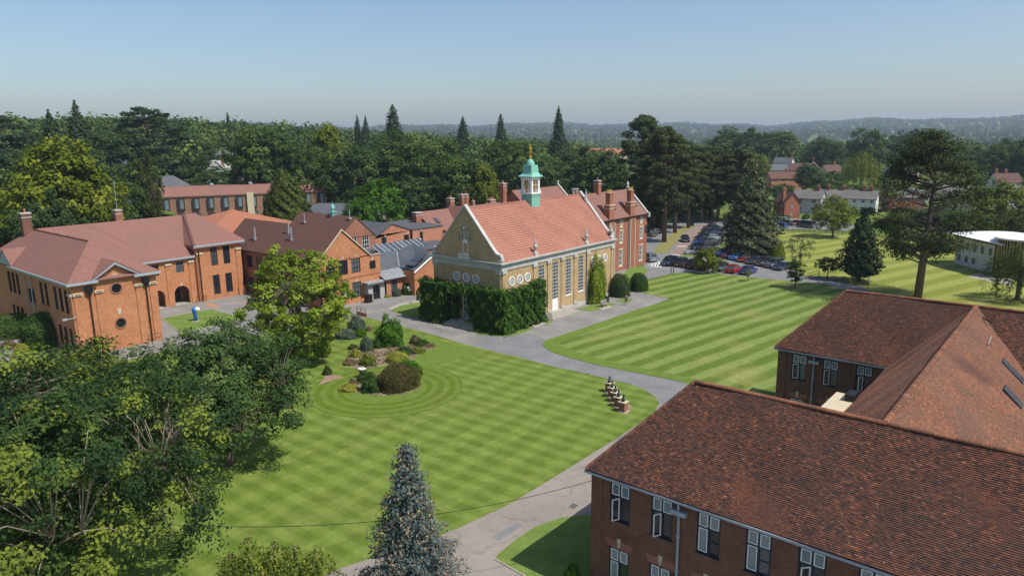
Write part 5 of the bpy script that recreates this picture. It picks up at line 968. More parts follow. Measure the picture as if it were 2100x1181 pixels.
def spruce(seed, H, R, mat, size=.2, per=26, step=.42):
    """whorls of drooping branches, needles along each, cones hanging near the tips"""
    rng = np.random.default_rng(seed); Ps = []; Ns = []; Ts = []; parts = [([(0, 0, -.2), (0, 0, H*.5), (0, 0, H)], [.2, .12, .02], 8)]; z = .5
    while z < H-.25:
        u = z/H; r0 = R*(1-u)**.92*(1.0 if u < .8 else 1.05)+.12; nb_ = max(4, int(11*(1-u)+4)); a0 = rng.random()*6.28
        for k in range(nb_):
            a = a0+2*math.pi*k/nb_+rng.uniform(-.25, .25); r = r0*rng.uniform(.68, 1.12); n = int(per*(.35+r/R*1.1)); t = rng.random(n)**.55; dro = .16*r*(np.sin(t*3.0)*.7-t*.9)
            sp = .10+.20*r/R*(1.15-t)+.06; off = rng.normal(size=(n, 3))*sp[:, None]*v3(1, 1, .55); c = np.stack([math.cos(a)*r*t, math.sin(a)*r*t, z+.12*r-dro*0-.34*r*t**1.6+.1*r*np.maximum(0, t-.75)*2], 1); Ps.append(c+off); Ns.append(unit(off+v3(math.cos(a)*.1, math.sin(a)*.1, .16)))
            cone_ = (t > .72) & (rng.random(n) < .16+.22*u); Ts.append(np.where(cone_, rng.uniform(.82, 1, n), np.clip(.26+.26*t+rng.normal(0, .1, n), 0, .56)))
            parts.append(([(0, 0, z+.05), (math.cos(a)*r*.55, math.sin(a)*r*.55, z-.03*r), (math.cos(a)*r*.92, math.sin(a)*r*.92, z-.18*r)], [.035, .022, .008], 4))
        z += step*(.75+.5*(1-u))*.9
    P, Nn, T = np.concatenate(Ps), np.concatenate(Ns), np.concatenate(Ts)
    return qmesh('crown', leafquads(P, Nn, np.full(len(P), size), rng, .55, .42), M[mat], T), trunk_mesh('trunk', parts, 'bark_pine')
def weeping(seed, H, R, n, size, mat):
    rng = np.random.default_rng(seed); k = 150; d = rsph(rng, k); d[:, 2] = np.abs(d[:, 2]); tip = d*v3(R, R, H*.42)*rng.uniform(.65, 1, (k, 1))+v3(0, 0, H*.55); i = rng.integers(0, k, n); t = rng.random(n); drop = rng.uniform(.35, .8, k)[i]*H*.75
    P = tip[i]+rng.normal(size=(n, 3))*v3(.22, .22, .2); P[:, 2] -= t*drop; P[:, :2] *= (1+.08*t)[:, None]; P[:, 2] = np.maximum(P[:, 2], .3+rng.random(n)*.8); nr = np.stack([d[i, 0], d[i, 1], np.full(n, .35)], 1); T = np.clip(rng.uniform(.15, .85, k)[i]+rng.normal(0, .12, n), 0, 1)
    return qmesh('crown', leafquads(P, nr, np.full(n, size), rng, .5, .35), M[mat], T), trunk_mesh('trunk', [([(0, 0, -.2), (.1, 0, H*.4), (0, 0, H*.8)], [.35, .28, .05], 8)], 'bark')
def plant(name, label, cat, meshes, x, y, sc=(1, 1, 1), rz=0, group=None, z=None):
    z = float(terr(x, y)) if z is None else z; o = thing(name, label, cat, (x, y, z), rz, group); o.scale = sc
    c = link('crown', meshes[0], o); t = link('trunk', meshes[1], o); return o
# ================================================================ near trees
o_ = plant('oak_tree', 'big dark oak with bright new leaf tips filling the lower left', 'tree', branchy(11, 15.4, 9.8, 1.5, 760, 120, .22, 'leaf_oak', 11, .95, .28, 'bark_pale', .2, .7, shell=.3), 9.6, 41.0)
plant('broadleaf_tree', 'fresh green spreading tree with feathery outline right of the dark oak', 'tree', branchy(5, 12.0, 6.5, 1.2, 430, 90, .25, 'leaf_mid', 8, .8, .22, 'bark', .2, .6, shell=.35), 25.4, 50.2)
plant('maple_tree', 'pale lime green maple standing alone on the lawn before the gabled block', 'tree', branchy(8, 12.9, 6.2, .8, 400, 62, .34, 'leaf_lime', 8, .75, .35, 'bark', .1, .6, shell=.4), 44.6, 68.4)
plant('blue_spruce', 'blue spruce covered in tan cones at the bottom centre', 'tree', spruce(3, 10.2, 3.7, 'needle_blue', .19, 120, .34), 21.9, 25.2)
rng = random.Random(2)
ym = [cone(20+i, 5.6, 1.5, .1, 6500, .15, 'needle_yew', .62, .55) for i in range(3)]
for i, (px, py, z, lab) in enumerate(((470, 1128, 4.6, 'golden yew spire, leftmost of the clump at the bottom edge'), (508, 1098, 5.6, 'golden yew spire, second from the left in the bottom clump'), (560, 1108, 5.2, 'golden yew spire in the middle of the bottom clump'), (602, 1112, 5.0, 'golden yew spire, second from the right in the bottom clump'), (645, 1118, 4.8, 'golden yew spire, rightmost of the clump at the bottom edge'))):
    p = un(px, py, z); plant('golden_yew', lab, 'shrub', ym[i % 3], p[0], p[1], (1.15, 1.15, z/5.6), i*1.3, 'golden yew spires at the bottom edge')
# young broad tips in front of the hall: tops of trees below the frame edge, along the left
hb = [branchy(60+i, 6.5, 2.6, .6, 120, 60, .24, 'leaf_oak', 5, .6, .45, 'bark_pale', .2, .7) for i in range(2)]
for px, py, z, lab in ((110, 735, 5.5, 'small yellow green tree below the hall corner, leftmost'), (165, 715, 5.2, 'small yellow green tree in front of the hall wall, middle'), (215, 730, 5.0, 'small yellow green tree in front of the hall wall, rightmost')):
    p = un(px, py, z); plant('young_tree', lab, 'tree', hb[int(px) % 2], p[0], p[1], (1.05, 1.05, (z+.5)/6.5), px)
# ---------------------------------------------------------------- right-hand trees
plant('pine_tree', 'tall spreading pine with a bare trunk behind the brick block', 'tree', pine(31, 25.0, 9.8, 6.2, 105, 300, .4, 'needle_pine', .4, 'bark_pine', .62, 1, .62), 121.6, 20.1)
plant('young_cedar', 'small dark cedar with tiers of branches left of the big pine trunk', 'tree', cone(33, 12.6, 3.9, 1.4, 9000, .42, 'needle_dark', .75, .38, 7), 129.3, 30.5)
plant('atlas_cedar', 'broad grey green cedar standing beside the car park', 'tree', cone(34, 19.2, 6.3, 1.0, 17000, .55, 'needle_cedar', .62, .34, 8), *atd(1532, 153))
plant('cherry_tree', 'small round cherry tree beside the yellow barrier', 'tree', branchy(35, 3.9, 2.5, 1.3, 70, 40, .26, 'leaf_olive', 5, .45, .2), 128.0, 35.2)
plant('hornbeam', 'narrow upright young tree on the lawn edge', 'tree', branchy(36, 5.4, 1.25, .6, 70, 45, .24, 'leaf_a', 4, .42, .2), 117.4, 37.2)
plant('birch_tree', 'thin light airy tree behind the narrow upright one', 'tree', branchy(37, 6.0, 3.0, 1.2, 80, 16, .26, 'leaf_olive', 6, .55, .3, 'bark_pale'), 138.5, 43.3)
plant('maple_tree', 'round yellow green maple on the pale field', 'tree', branchy(38, 9.6, 5.2, 2.0, 150, 50, .4, 'leaf_y', 7, 1.0, .3), 181.5, 49.5)
plant('car_park_tree', 'round yellow green tree growing among the parked cars', 'tree', branchy(39, 4.6, 2.7, .4, 110, 55, .28, 'leaf_y', 5, .55, .2), 121.4, 54.2)
plant('sapling', 'tiny staked yellow green sapling on the striped lawn before the blue car', 'tree', branchy(40, 2.3, .6, .8, 22, 24, .16, 'leaf_y', 3, .25, .4), *U(1533, 577))
plant('weeping_tree', 'dark weeping tree at the right edge above the brick roof', 'tree', weeping(41, 9.5, 4.6, 6500, .42, 'leaf_olive'), *atd(2088, 128))
plant('broadleaf_tree', 'bright green tree at the right edge behind the white roofed building', 'tree', branchy(42, 15, 6.5, 1, 200, 55, .5, 'leaf_y', 7, 1.1, .15), *atd(2022, 190)); plant('broadleaf_tree', 'dark olive tree cut by the right edge beside the round tower', 'tree', branchy(43, 12, 4.5, 1, 160, 50, .5, 'leaf_olive', 7, 1.0, .15), *atd(2098, 165))
# tall pines of the avenue
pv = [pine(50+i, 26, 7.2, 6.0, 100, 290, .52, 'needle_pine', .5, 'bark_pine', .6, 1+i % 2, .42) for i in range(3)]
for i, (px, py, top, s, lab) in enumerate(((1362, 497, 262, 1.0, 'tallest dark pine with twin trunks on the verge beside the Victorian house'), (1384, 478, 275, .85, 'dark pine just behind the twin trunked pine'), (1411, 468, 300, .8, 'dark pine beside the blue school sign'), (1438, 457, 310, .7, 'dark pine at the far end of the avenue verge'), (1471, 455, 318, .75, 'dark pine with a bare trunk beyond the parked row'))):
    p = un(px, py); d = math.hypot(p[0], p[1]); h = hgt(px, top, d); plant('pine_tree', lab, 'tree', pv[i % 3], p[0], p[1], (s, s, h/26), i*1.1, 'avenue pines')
# ================================================================ background trees, each at its own distance
BV = {'a': [branchy(100+i, 17, 7.2, 1.5, 210, 60, .62, 'leaf_a', 7, 1.45, .18, twigs=False) for i in range(3)], 'b': [branchy(110+i, 17, 7.2, 1.5, 200, 60, .64, 'leaf_b', 7, 1.5, .15, twigs=False) for i in range(3)], 'y': [branchy(120+i, 16, 7.2, 1.0, 280, 62, .6, 'leaf_y', 7, 1.4, .2, twigs=False) for i in range(2)], 'o': [branchy(130, 16, 6.8, 1.0, 190, 55, .6, 'leaf_olive', 7, 1.4, .2, twigs=False)],
      'c': [cone(140+i, 26, 5.0, 1.0, 6500, .75, 'needle_dark', .8, .42) for i in range(2)], 'k': [pine(150+i, 20, 9.5, 3, 60, 170, .75, 'needle_dark', .3, 'bark_pine', .6, 1, .35) for i in range(2)], 'g': [cone(160, 17, 7.2, .4, 24000, .55, 'needle_green', .6, .16)], 'p': pv, 'w': [weeping(170, 12, 7, 8000, .55, 'leaf_y')], 'm': [branchy(180, 16, 6, 1.0, 190, 58, .55, 'leaf_bright', 7, 1.3, .2, twigs=False)]}
REF = {'a': (17, 7.2), 'b': (17, 7.2), 'y': (16, 7.2), 'o': (16, 6.8), 'c': (26, 5.), 'k': (20, 9.5), 'g': (17, 5.6), 'p': (26, 6.4), 'w': (12, 7.), 'm': (16, 6.)}
NMK = {'a': 'broadleaf_tree', 'b': 'broadleaf_tree', 'y': 'broadleaf_tree', 'o': 'broadleaf_tree', 'c': 'conifer_tree', 'k': 'cedar_tree', 'g': 'cypress_tree', 'p': 'pine_tree', 'w': 'willow_tree', 'm': 'broadleaf_tree'}
TREES = [  # kind, column, top row, width px, distance, label
 ('y', 157, 297, 185, 150, 'huge round yellow green tree behind the left hall roof'), ('b', 20, 335, 150, 165, 'dark leafy tree at the left edge beside the huge yellow green tree'), ('b', 118, 385, 120, 142, 'dark leafy tree under the dead grey branches, front of the yellow green tree'),
 ('k', 45, 243, 190, 262, 'wide dark cedar at the far left skyline'), ('c', 205, 205, 70, 295, 'tallest dark ragged conifer on the left skyline'), ('c', 152, 224, 70, 275, 'dark conifer just left of the tallest ragged one'), ('k', 345, 224, 165, 305, 'great dark layered cedar left of centre on the skyline'), ('b', 262, 262, 110, 295, 'dark tree between the ragged conifer and the layered cedar'), ('b', 420, 272, 90, 315, 'dark tree right of the layered cedar'),
 ('o', 330, 310, 46, 205, 'pale birch-like tree above the yellow bush'), ('a', 285, 345, 90, 205, 'green tree left of the pale birch-like tree'), ('b', 238, 362, 90, 188, 'dark tree between the yellow green tree and the grass roofed block'), ('b', 320, 378, 95, 240, 'dark spreading tree above the grass roof'), ('a', 470, 345, 96, 282, 'round grey green tree before the timbered house'), ('a', 412, 366, 40, 278, 'small green tree beside the grey hipped roof'),
 ('a', 558, 252, 125, 245, 'big rich green tree above the right end of the modern block'), ('y', 690, 262, 90, 262, 'tree with pale yellow crown among the woods'), ('a', 650, 300, 110, 240, 'mid green tree left of the pale crowned tree'), ('b', 740, 300, 110, 232, 'dark green tree right of the pale crowned tree'), ('g', 601, 345, 100, 152, 'dense olive cypress standing behind the gabled block'),
 ('m', 790, 362, 92, 178, 'bright green tree above the grey felt roof'), ('m', 745, 402, 60, 172, 'smaller bright green tree left of the brightest one'), ('a', 830, 278, 140, 242, 'broad wooded crown left of the chapel ridge'), ('a', 900, 292, 130, 232, 'broad leafy crown over the slate gabled house'), ('a', 960, 318, 110, 205, 'yellowish leafy crown left of the lantern'), ('b', 862, 360, 100, 205, 'dark leafy tree directly behind the left chimney'), ('y', 1000, 345, 70, 200, 'yellow green tree just left of the lantern'), ('a', 1048, 282, 110, 250, 'dense green tree behind the lantern'), ('b', 1110, 330, 100, 225, 'dark green tree just right of the lantern'),
 ('b', 1180, 300, 130, 262, 'dark tree mass right of the lantern roof'), ('b', 1232, 315, 110, 228, 'dark tree behind the right end of the chapel roof'), ('a', 1272, 362, 70, 200, 'light green shrubby tree above the Victorian ridge'), ('c', 822, 213, 62, 350, 'tall pointed redwood on the skyline above the gabled house'), ('c', 1145, 217, 48, 330, 'tall dark pointed redwood on the skyline right of the lantern'), ('c', 1032, 232, 42, 365, 'slim brown conifer on the skyline left of the lantern'), ('c', 958, 238, 46, 372, 'short conifer on the skyline between two redwoods'), ('c', 500, 228, 16, 420, 'thin spike conifer on the left skyline'), ('c', 768, 236, 24, 400, 'small dark conifer pair on the skyline, right one'), ('c', 752, 235, 24, 405, 'small dark conifer pair on the skyline, left one'),
 ('p', 1308, 238, 92, 205, 'tall pine behind the right chimneys of the Victorian house'), ('p', 1335, 290, 90, 190, 'pine leaning behind the twin trunked pine'), ('p', 1450, 296, 110, 225, 'dark pine between the avenue and the cedar'), ('p', 1500, 305, 95, 215, 'dark pine behind the broad grey green cedar'),
 ('b', 1395, 372, 90, 215, 'dark leafy tree behind the avenue trunks'), ('a', 1340, 420, 60, 195, 'leafy tree low behind the Victorian gable'), ('b', 1440, 395, 70, 235, 'dark leafy tree at the end of the avenue'), ('a', 1480, 265, 80, 520, 'dark woodland tree beyond the pines, left'), ('b', 1520, 262, 70, 500, 'rounded woodland tree above the cream house'), ('a', 1575, 265, 80, 500, 'rounded green tree above the white house'),
 ('b', 1668, 282, 72, 460, 'dark round tree behind the red gabled house'), ('a', 1752, 265, 72, 470, 'big round green tree behind the willow'), ('w', 1745, 305, 72, 330, 'golden weeping willow among the houses'), ('b', 1637, 335, 44, 330, 'dark round tree before the red gable'), ('b', 1680, 350, 60, 318, 'dark green tree left of the willow'), ('b', 1590, 378, 52, 285, 'grey green tree between the brick house and the cottage'), ('a', 1690, 372, 64, 290, 'green garden tree above the cottage roofs, left'), ('a', 1730, 378, 70, 285, 'green garden tree above the cottage roofs, middle'), ('a', 1770, 385, 60, 280, 'green garden tree above the cottage roofs, right'), ('k', 1840, 280, 60, 430, 'blue grey cedar left of the big pine crown'), ('b', 1832, 265, 70, 500, 'dark tree left of the big pine crown'), ('b', 1940, 300, 80, 420, 'dark tree right of the big pine crown'), ('b', 2040, 285, 90, 430, 'dark green tree behind the blue and white house'), ('b', 2085, 275, 80, 400, 'dark tree at the right edge of the skyline'), ('b', 2092, 358, 50, 300, 'round dark bush-like tree at the right edge above the bungalow'), ('a', 2010, 300, 60, 410, 'leafy tree left of the blue and white house'), ('a', 1790, 350, 40, 340, 'small leafy tree between the willow and the tan house'), ('o', 1812, 445, 60, 215, 'pale feathery tree behind the young cedar'), ('b', 1845, 430, 70, 230, 'dark tree half hidden by the big pine, left side'), ('b', 1900, 425, 80, 225, 'dark tree half hidden by the big pine trunk'), ('a', 1960, 430, 80, 215, 'green tree behind the left end of the white roof'), ('a', 1622, 398, 30, 252, 'small garden tree between cottage and rendered pair'), ('y', 1540, 318, 40, 395, 'small yellow green tree before the cream house'),
 ('a', 600, 300, 80, 300, 'green tree behind the cypress'), ('b', 545, 300, 60, 310, 'dark tree right of the timbered house'), ('b', 380, 300, 110, 300, 'dark lower cedar skirts left of the timbered house'), ('b', 190, 300, 120, 262, 'dark tree under the ragged conifer'), ('b', 90, 300, 120, 255, 'dark tree under the wide cedar'), ('b', 440, 378, 50, 270, 'dark bush right of the grey hipped house')]
rr = random.Random(9)
for i, (k, px, top, wpx, d, lab) in enumerate(TREES):
    x, y = atd(px, d); z0 = float(terr(x, y)); h = max(3., hgt(px, top, d)-z0); Rr = 1.15*wpx/2/F_PX*depth_of(x, y, z0+h*.6); H0, R0 = REF[k]; ms = BV[k][i % len(BV[k])]
    plant(NMK[k], lab, 'tree', ms, x, y, (Rr/R0, Rr/R0, h/H0), rr.random()*6.28, 'background trees')
# bare grey dead branches before the yellow green tree
x, y = atd(130, 138); m = MB(); rr = random.Random(3)
for k in range(26):
    a = rr.random()*6.28; r = rr.uniform(1.2, 3.6); m.tube([(0, 0, 6), (r*.4*math.cos(a), r*.4*math.sin(a), 8.2+rr.random()), (r*math.cos(a), r*math.sin(a), 9.6+rr.random()*1.8)], [.1, .06, .02], 4)
m.tube([(0, 0, 0), (0, 0, 6.2)], [.25, .12], 6); dt = m.build('dead_tree', plain('bleached_dead_wood', (.33, .31, .28), .9)); dt.location = (x, y, 0); tag(dt, 'bare bleached dead tree in front of the huge yellow green tree', 'tree')
# ================================================================ woodland mass and far hills
def woodland(name, d0, d1, cell, quads, size, hmin, hmax, seed, keep, mat, label, wedge=43):
    rng = np.random.default_rng(seed); n = int(.5*rad(2*wedge)*(d1**2-d0**2)/cell**2); r = np.sqrt(rng.uniform(d0**2, d1**2, n)); ph = rng.uniform(rad(-wedge), rad(wedge), n); a = math.pi/2-_y-ph
    x, y = r*np.cos(a), r*np.sin(a); k = keep(np.degrees(ph), r, x, y, rng); x, y, r = x[k], y[k], r[k]; n = len(x); z = terr(x, y); h = rng.uniform(hmin, hmax, n); R = h*rng.uniform(.32, .5, n); i = np.repeat(np.arange(n), quads)
    d = rsph(rng, len(i)); d[:, 2] = d[:, 2]*.75+.25; lob = 1+.2*np.sin(d[:, 0]*6+i)*np.cos(d[:, 1]*5+i*2.); P = np.stack([x[i]+d[:, 0]*R[i]*lob, y[i]+d[:, 1]*R[i]*lob, z[i]+h[i]*.58+d[:, 2]*h[i]*.42*lob], 1)
    tint = np.clip(rng.beta(1.6, 2.4, n)[i]+rng.normal(0, .1, len(i)), 0, 1); o = link(name, qmesh(name, leafquads(P, d, np.full(len(i), size)*(h[i]/hmax)**.5, rng, .35, .8), M[mat], tint)); o['kind'] = 'stuff'; tag(o, label, 'woodland')
hx = np.array([o.location[:2] for o in bpy.data.objects if o.type == 'EMPTY' and o.get('category') in ('house', 'building')])
def keep_near(ph, r, x, y, rng):
    dm = np.min(np.hypot(x[:, None]-hx[:, 0], y[:, None]-hx[:, 1]), axis=1)
    front = np.array([np.min(np.where((np.abs(np.degrees(np.arctan2(hx[:, 0]*yy-hx[:, 1]*xx, hx[:, 0]*xx+hx[:, 1]*yy))) < 1.6) & (np.hypot(hx[:, 0], hx[:, 1]) > rr_) & (np.hypot(hx[:, 0], hx[:, 1]) < rr_+85), 0, 1)) for xx, yy, rr_ in zip(x, y, r)])
    dens = np.where(ph < 8, .95, np.where(r < 470, .0, .8)); return (dm > 11) & (front > 0) & (rng.random(len(x)) < dens) & ((ph < 8) | (r > 285))
M['leaf_far'] = leaf('far_woodland_leaves', L((.032, .060, .020), (.074, .115, .031), (.145, .185, .048)), .15)
woodland('woodland', 285, 620, 9.5, 110, 1.7, 11, 19, 1, keep_near, 'leaf_far', 'wooded slopes rising behind the campus', 56); woodland('woodland', 620, 1700, 15, 27, 3.7, 10, 17, 2, lambda ph, r, x, y, g: g.random(len(x)) < .8, 'leaf_far', 'tree covered valley floor in the middle distance')
woodland('far_woodland', 1700, 7500, 54, 14, 18, 14, 22, 3, lambda ph, r, x, y, g: g.random(len(x)) < .9, 'leaf_far', 'hazy wooded hills along the horizon')
# haze
hb_ = MB().box(-3000, -3000, -30, 8200, 8200, 150).build('haze', None); hb_['kind'] = 'stuff'; tag(hb_, 'thin pale summer haze over the valley', 'haze')
hm = bpy.data.materials.new('haze_air'); hm.use_nodes = True; t = hm.node_tree; t.nodes.remove(t.nodes['Principled BSDF']); pv_ = t.nodes.new('ShaderNodeVolumePrincipled'); pv_.inputs['Color'].default_value = (.70, .83, 1, 1); pv_.inputs['Density'].default_value = .00014; pv_.inputs['Anisotropy'].default_value = .2
t.links.new(pv_.outputs[0], t.nodes['Material Output'].inputs['Volume']); hb_.data.materials.append(hm)
# ================================================================ shrubs and hedges
def shrub_mesh(seed, rx, ry, h, size, mat, e=1., rag=.08, z0=0., dens=2.6, core=.86, rough=.55, tb=.5):
    """clipped or loose shrub: leaves over a superellipsoid with a darker twiggy core"""
    rng = np.random.default_rng(seed); area = 2*math.pi*((rx*ry)**.8+2*(rx*h)**.8)/2.2; n = int(min(16000, max(260, dens*area/(size*size*.62)))); d = rsph(rng, n); d[:, 2] = np.abs(d[:, 2])*1.02-.02; d = unit(d)
    if e != 1: k = (np.abs(d)**(2/e)).sum(1)**(e/2); d2 = d/k[:, None]
    else: d2 = d
    lob = 1+rag*np.sin(d[:, 0]*7+seed)*np.cos(d[:, 1]*6+seed*1.7)+rag*.7*np.sin(d[:, 2]*9+d[:, 0]*5); r = lob*(1-.10*rng.random(n)); P = d2*r[:, None]*np.array([rx, ry, h])+np.array([0, 0, z0])
    Q = leafquads(P, unit(d/np.array([rx, ry, h])), np.full(n, size), rng, rough); t = np.clip(tb+.22*(lob-1)/max(rag, .01)+rng.normal(0, .2, n), 0, 1)
    cq = []; a = 14; b = 6
    for i in range(a):
        for j in range(b):
            def S(u, v):
                q = np.array([math.cos(u)*math.cos(v), math.sin(u)*math.cos(v), math.sin(v)]); q = q/((np.abs(q)**(2/e)).sum()**(e/2)) if e != 1 else q; return q*core*np.array([rx, ry, h])+np.array([0, 0, z0])
            u0, u1, v0, v1 = 2*math.pi*i/a, 2*math.pi*(i+1)/a, math.pi/2*j/b, math.pi/2*(j+1)/b; cq.append([S(u0, v0), S(u1, v0), S(u1, v1), S(u0, v1)])
    return qmesh('shrub', np.concatenate([Q, np.array(cq)]), M[mat], np.concatenate([t, np.full(len(cq), .15)]))
def shrub(name, label, x, y, rx, ry, h, size, mat, rz=0, e=1., rag=.08, group=None, **k):
    o = link(name, shrub_mesh(abs(hash((round(x, 1), round(y, 1)))) % 9999, rx, ry, h, size, mat, e, rag, **k)); o.location = (x, y, float(terr(x, y))); o.rotation_euler = (0, 0, rz); tag(o, label, 'hedge' if 'hedge' in name else 'shrub', group); return o
def pshrub(name, label, px, pyb, wpx, hpx, size, mat, e=1., rag=.08, ratio=1., **k):
    """base row pyb, width and height in pixels"""
    g = un(px, pyb); dp = depth_of(g[0], g[1], 1); R = wpx/2/F_PX*dp; ph = math.atan2(g[1], g[0]); c = (g[0]+math.cos(ph)*R*ratio*.9, g[1]+math.sin(ph)*R*ratio*.9); d = math.hypot(*c); el = math.atan2(CAM_H, d); hv = hpx/F_PX*dp; h = max(.3, (hv-R*ratio*math.sin(el)*1.0)/math.cos(el)); return shrub(name, label, c[0], c[1], R, R*ratio, h, size, mat, 0, e, rag, **k)
pshrub('bronze_hedge', 'big bronze green clipped dome in the round bed', 818, 806, 94, 60, .14, 'leaf_bronze', .75, .04, .8)
pshrub('golden_dome', 'small clipped golden dome behind the bronze dome', 816, 747, 48, 27, .11, 'leaf_gold', .9, .02); pshrub('green_shrub', 'tall bright green shrub in the middle bed', 800, 714, 62, 64, .22, 'leaf_bright', 1, .16); pshrub('grey_shrub', 'grey green upright dome left of the bright green shrub', 752, 722, 26, 33, .13, 'leaf_grey', .9, .06)
pshrub('variegated_shrub', 'small yellow edged round shrub in the middle bed', 730, 735, 25, 20, .11, 'leaf_gold', 1, .08); pshrub('low_shrub', 'dark olive low shrub behind the sundial', 755, 752, 36, 26, .13, 'needle_yew', 1, .14); pshrub('pink_shrub', 'round pinkish brown shrub at the right of the middle bed', 852, 707, 24, 21, .11, 'leaf_pink', 1, .06)
pshrub('low_shrub', 'dark green low shrub under the pinkish one', 866, 712, 30, 17, .13, 'leaf_hedge', 1, .12); pshrub('low_shrub', 'dark flat shrub left of the pinkish one', 830, 729, 34, 19, .12, 'leaf_b', .9, .08); pshrub('low_shrub', 'yellowish ground shrub at the right end of the bed', 858, 727, 34, 14, .12, 'needle_yew', 1, .12); pshrub('heather', 'pale pinkish heather at the tip of the middle bed', 880, 713, 26, 9, .1, 'leaf_pink', 1, .12)
pshrub('rose_shrub', 'loose dark green rose shrub left of the bronze dome', 762, 808, 44, 42, .15, 'leaf_hedge', 1, .16); pshrub('green_shrub', 'mid green shrub behind the rose shrub', 752, 786, 38, 26, .15, 'leaf_a', 1, .12); pshrub('yellow_shrub', 'pale yellow low shrub in front of the grey one', 716, 806, 42, 19, .12, 'leaf_gold', 1, .16); pshrub('lavender', 'grey purple lavender bush in the round bed', 724, 792, 20, 17, .1, 'leaf_pink', 1, .08)
pshrub('green_shrub', 'green bushy growth behind the bronze dome', 838, 778, 60, 40, .15, 'leaf_bright', 1, .12); pshrub('mixed_shrub', 'heather pink patch at the left of the middle bed', 717, 751, 30, 14, .1, 'leaf_pink', 1, .14); pshrub('mixed_shrub', 'small olive shrub at the top left of the middle bed', 724, 718, 20, 12, .1, 'leaf_olive', 1, .14); pshrub('green_shrub', 'small dark shrub between grey dome and bright shrub', 775, 716, 18, 16, .12, 'leaf_hedge', 1, .1)
pshrub('variegated_shrub', 'large grey variegated shrub right of the lime maple', 731, 684, 40, 38, .18, 'leaf_grey', 1, .12); pshrub('grey_shrub', 'low spreading grey shrub under the lime maple', 712, 698, 52, 24, .16, 'leaf_grey', 1, .12); pshrub('green_shrub', 'bright green ferny shrub before the variegated one', 738, 694, 30, 22, .14, 'leaf_bright', 1, .1); pshrub('rust_shrub', 'small rust coloured shrub by the path', 757, 680, 14, 11, .1, 'pot' if False else 'leaf_pink', 1, .1); pshrub('grey_shrub', 'small brownish shrub left of the sundial', 672, 771, 19, 22, .12, 'leaf_olive', 1, .1)
pshrub('grey_shrub', 'round grey green shrub by the glazed link wall', 813, 609, 20, 21, .13, 'leaf_grey', .95, .04); pshrub('flowering_shrub', 'white flowering shrub beside the round grey one', 838, 606, 30, 28, .16, 'leaf_hedge', 1, .1); pshrub('yellow_shrub', 'low yellow shrub beside the stone porch', 793, 611, 18, 9, .1, 'leaf_gold', 1, .1)
m = np.random.default_rng(5); g = un(838, 606); P = rsph(m, 60)*np.array([1.0, 1.0, .8]); P[:, 2] = np.abs(P[:, 2])+.5; fo = link('blossom', qmesh('blossom', leafquads(P, P, np.full(60, .22), m, .2, .9), M['white'])); fo.parent = bpy.data.objects['flowering_shrub']; fo.location = (0, 0, .3)
# low ground cover filling the beds: too much to count
def cover(name, polys, per, size, mat, label, seed):
    rng = np.random.default_rng(seed); Ps = []
    for poly in polys:
        P = np.array([U(*q) for q in poly]); lo, hi = P.min(0), P.max(0); k = int(per*(hi-lo).prod()); X = lo+rng.random((k, 2))*(hi-lo); ins = np.zeros(k, bool); n = len(P)
        for i in range(n):
            (xa, ya), (xb, yb) = P[i], P[(i+1) % n]; c = ((ya > X[:, 1]) != (yb > X[:, 1])) & (X[:, 0] < (xb-xa)*(X[:, 1]-ya)/(yb-ya+1e-9)+xa); ins ^= c
        g = np.sin(X[:, 0]*1.7+seed)*np.sin(X[:, 1]*1.3+seed*2); Ps.append(np.c_[X[ins], .08+.30*np.clip(g[ins]+.5, 0, 1.2)*rng.random(ins.sum())][g[ins] > -.35])
    P = np.concatenate(Ps); o = link(name, qmesh(name, leafquads(P, np.tile([0, 0, 1.], (len(P), 1)), np.full(len(P), size), rng, .7), M[mat], np.clip(.5+.4*np.sin(P[:, 0]*2.3)*np.cos(P[:, 1]*2.1)+rng.normal(0, .15, len(P)), 0, 1))); o['kind'] = 'stuff'; tag(o, label, 'ground cover')
B1 = [(706, 748), (716, 722), (735, 712), (770, 716), (800, 714), (855, 706), (893, 706), (890, 714), (855, 729), (842, 742), (790, 750), (760, 756), (735, 760)]; B2 = [(700, 800), (715, 785), (745, 775), (780, 770), (835, 782), (862, 795), (830, 810), (770, 812), (735, 806)]
cover('ground_cover', [B1, B2], 60, .14, 'leaf_olive', 'low mixed ground cover plants filling the garden beds', 3); cover('ground_cover', [B1, B2], 30, .13, 'leaf_hedge', 'dark green ground cover between the bed shrubs', 8)
# drain covers
for i, (px, py, lab) in enumerate(((1036, 692, 'small iron drain cover at the path junction'), (1176, 1038, 'iron drain cover on the worn path by the brick wing'), (842, 621, 'round iron cover in the courtyard before the porch'), (1205, 768, 'pale iron cover on the path before the busts'))):
    g = un(px, py); b = thing('drain_cover', lab, 'drain cover', (g[0], g[1], .03)); ROOT[b.name] = (0, 0, 0); MB().box(-.38, -.3, 0, .38, .3, .012).build('frame', M['stone_pave'], b)
    for k in range(4): MB().box(-.32, -.25+k*.13, .012, .32, -.16+k*.13, .02).build('bar', M['darkwood'], b)
# asphalt repairs
for p in ([(1150, 692), (1185, 680), (1192, 684), (1157, 697)], [(880, 668), (935, 680), (930, 686), (874, 673)], [(1010, 1100), (1060, 1070), (1072, 1078), (1022, 1110)], [(640, 648), (700, 640), (706, 644), (645, 653)]): sheet('asphalt_patch', p, .031, 'asphalt_new')
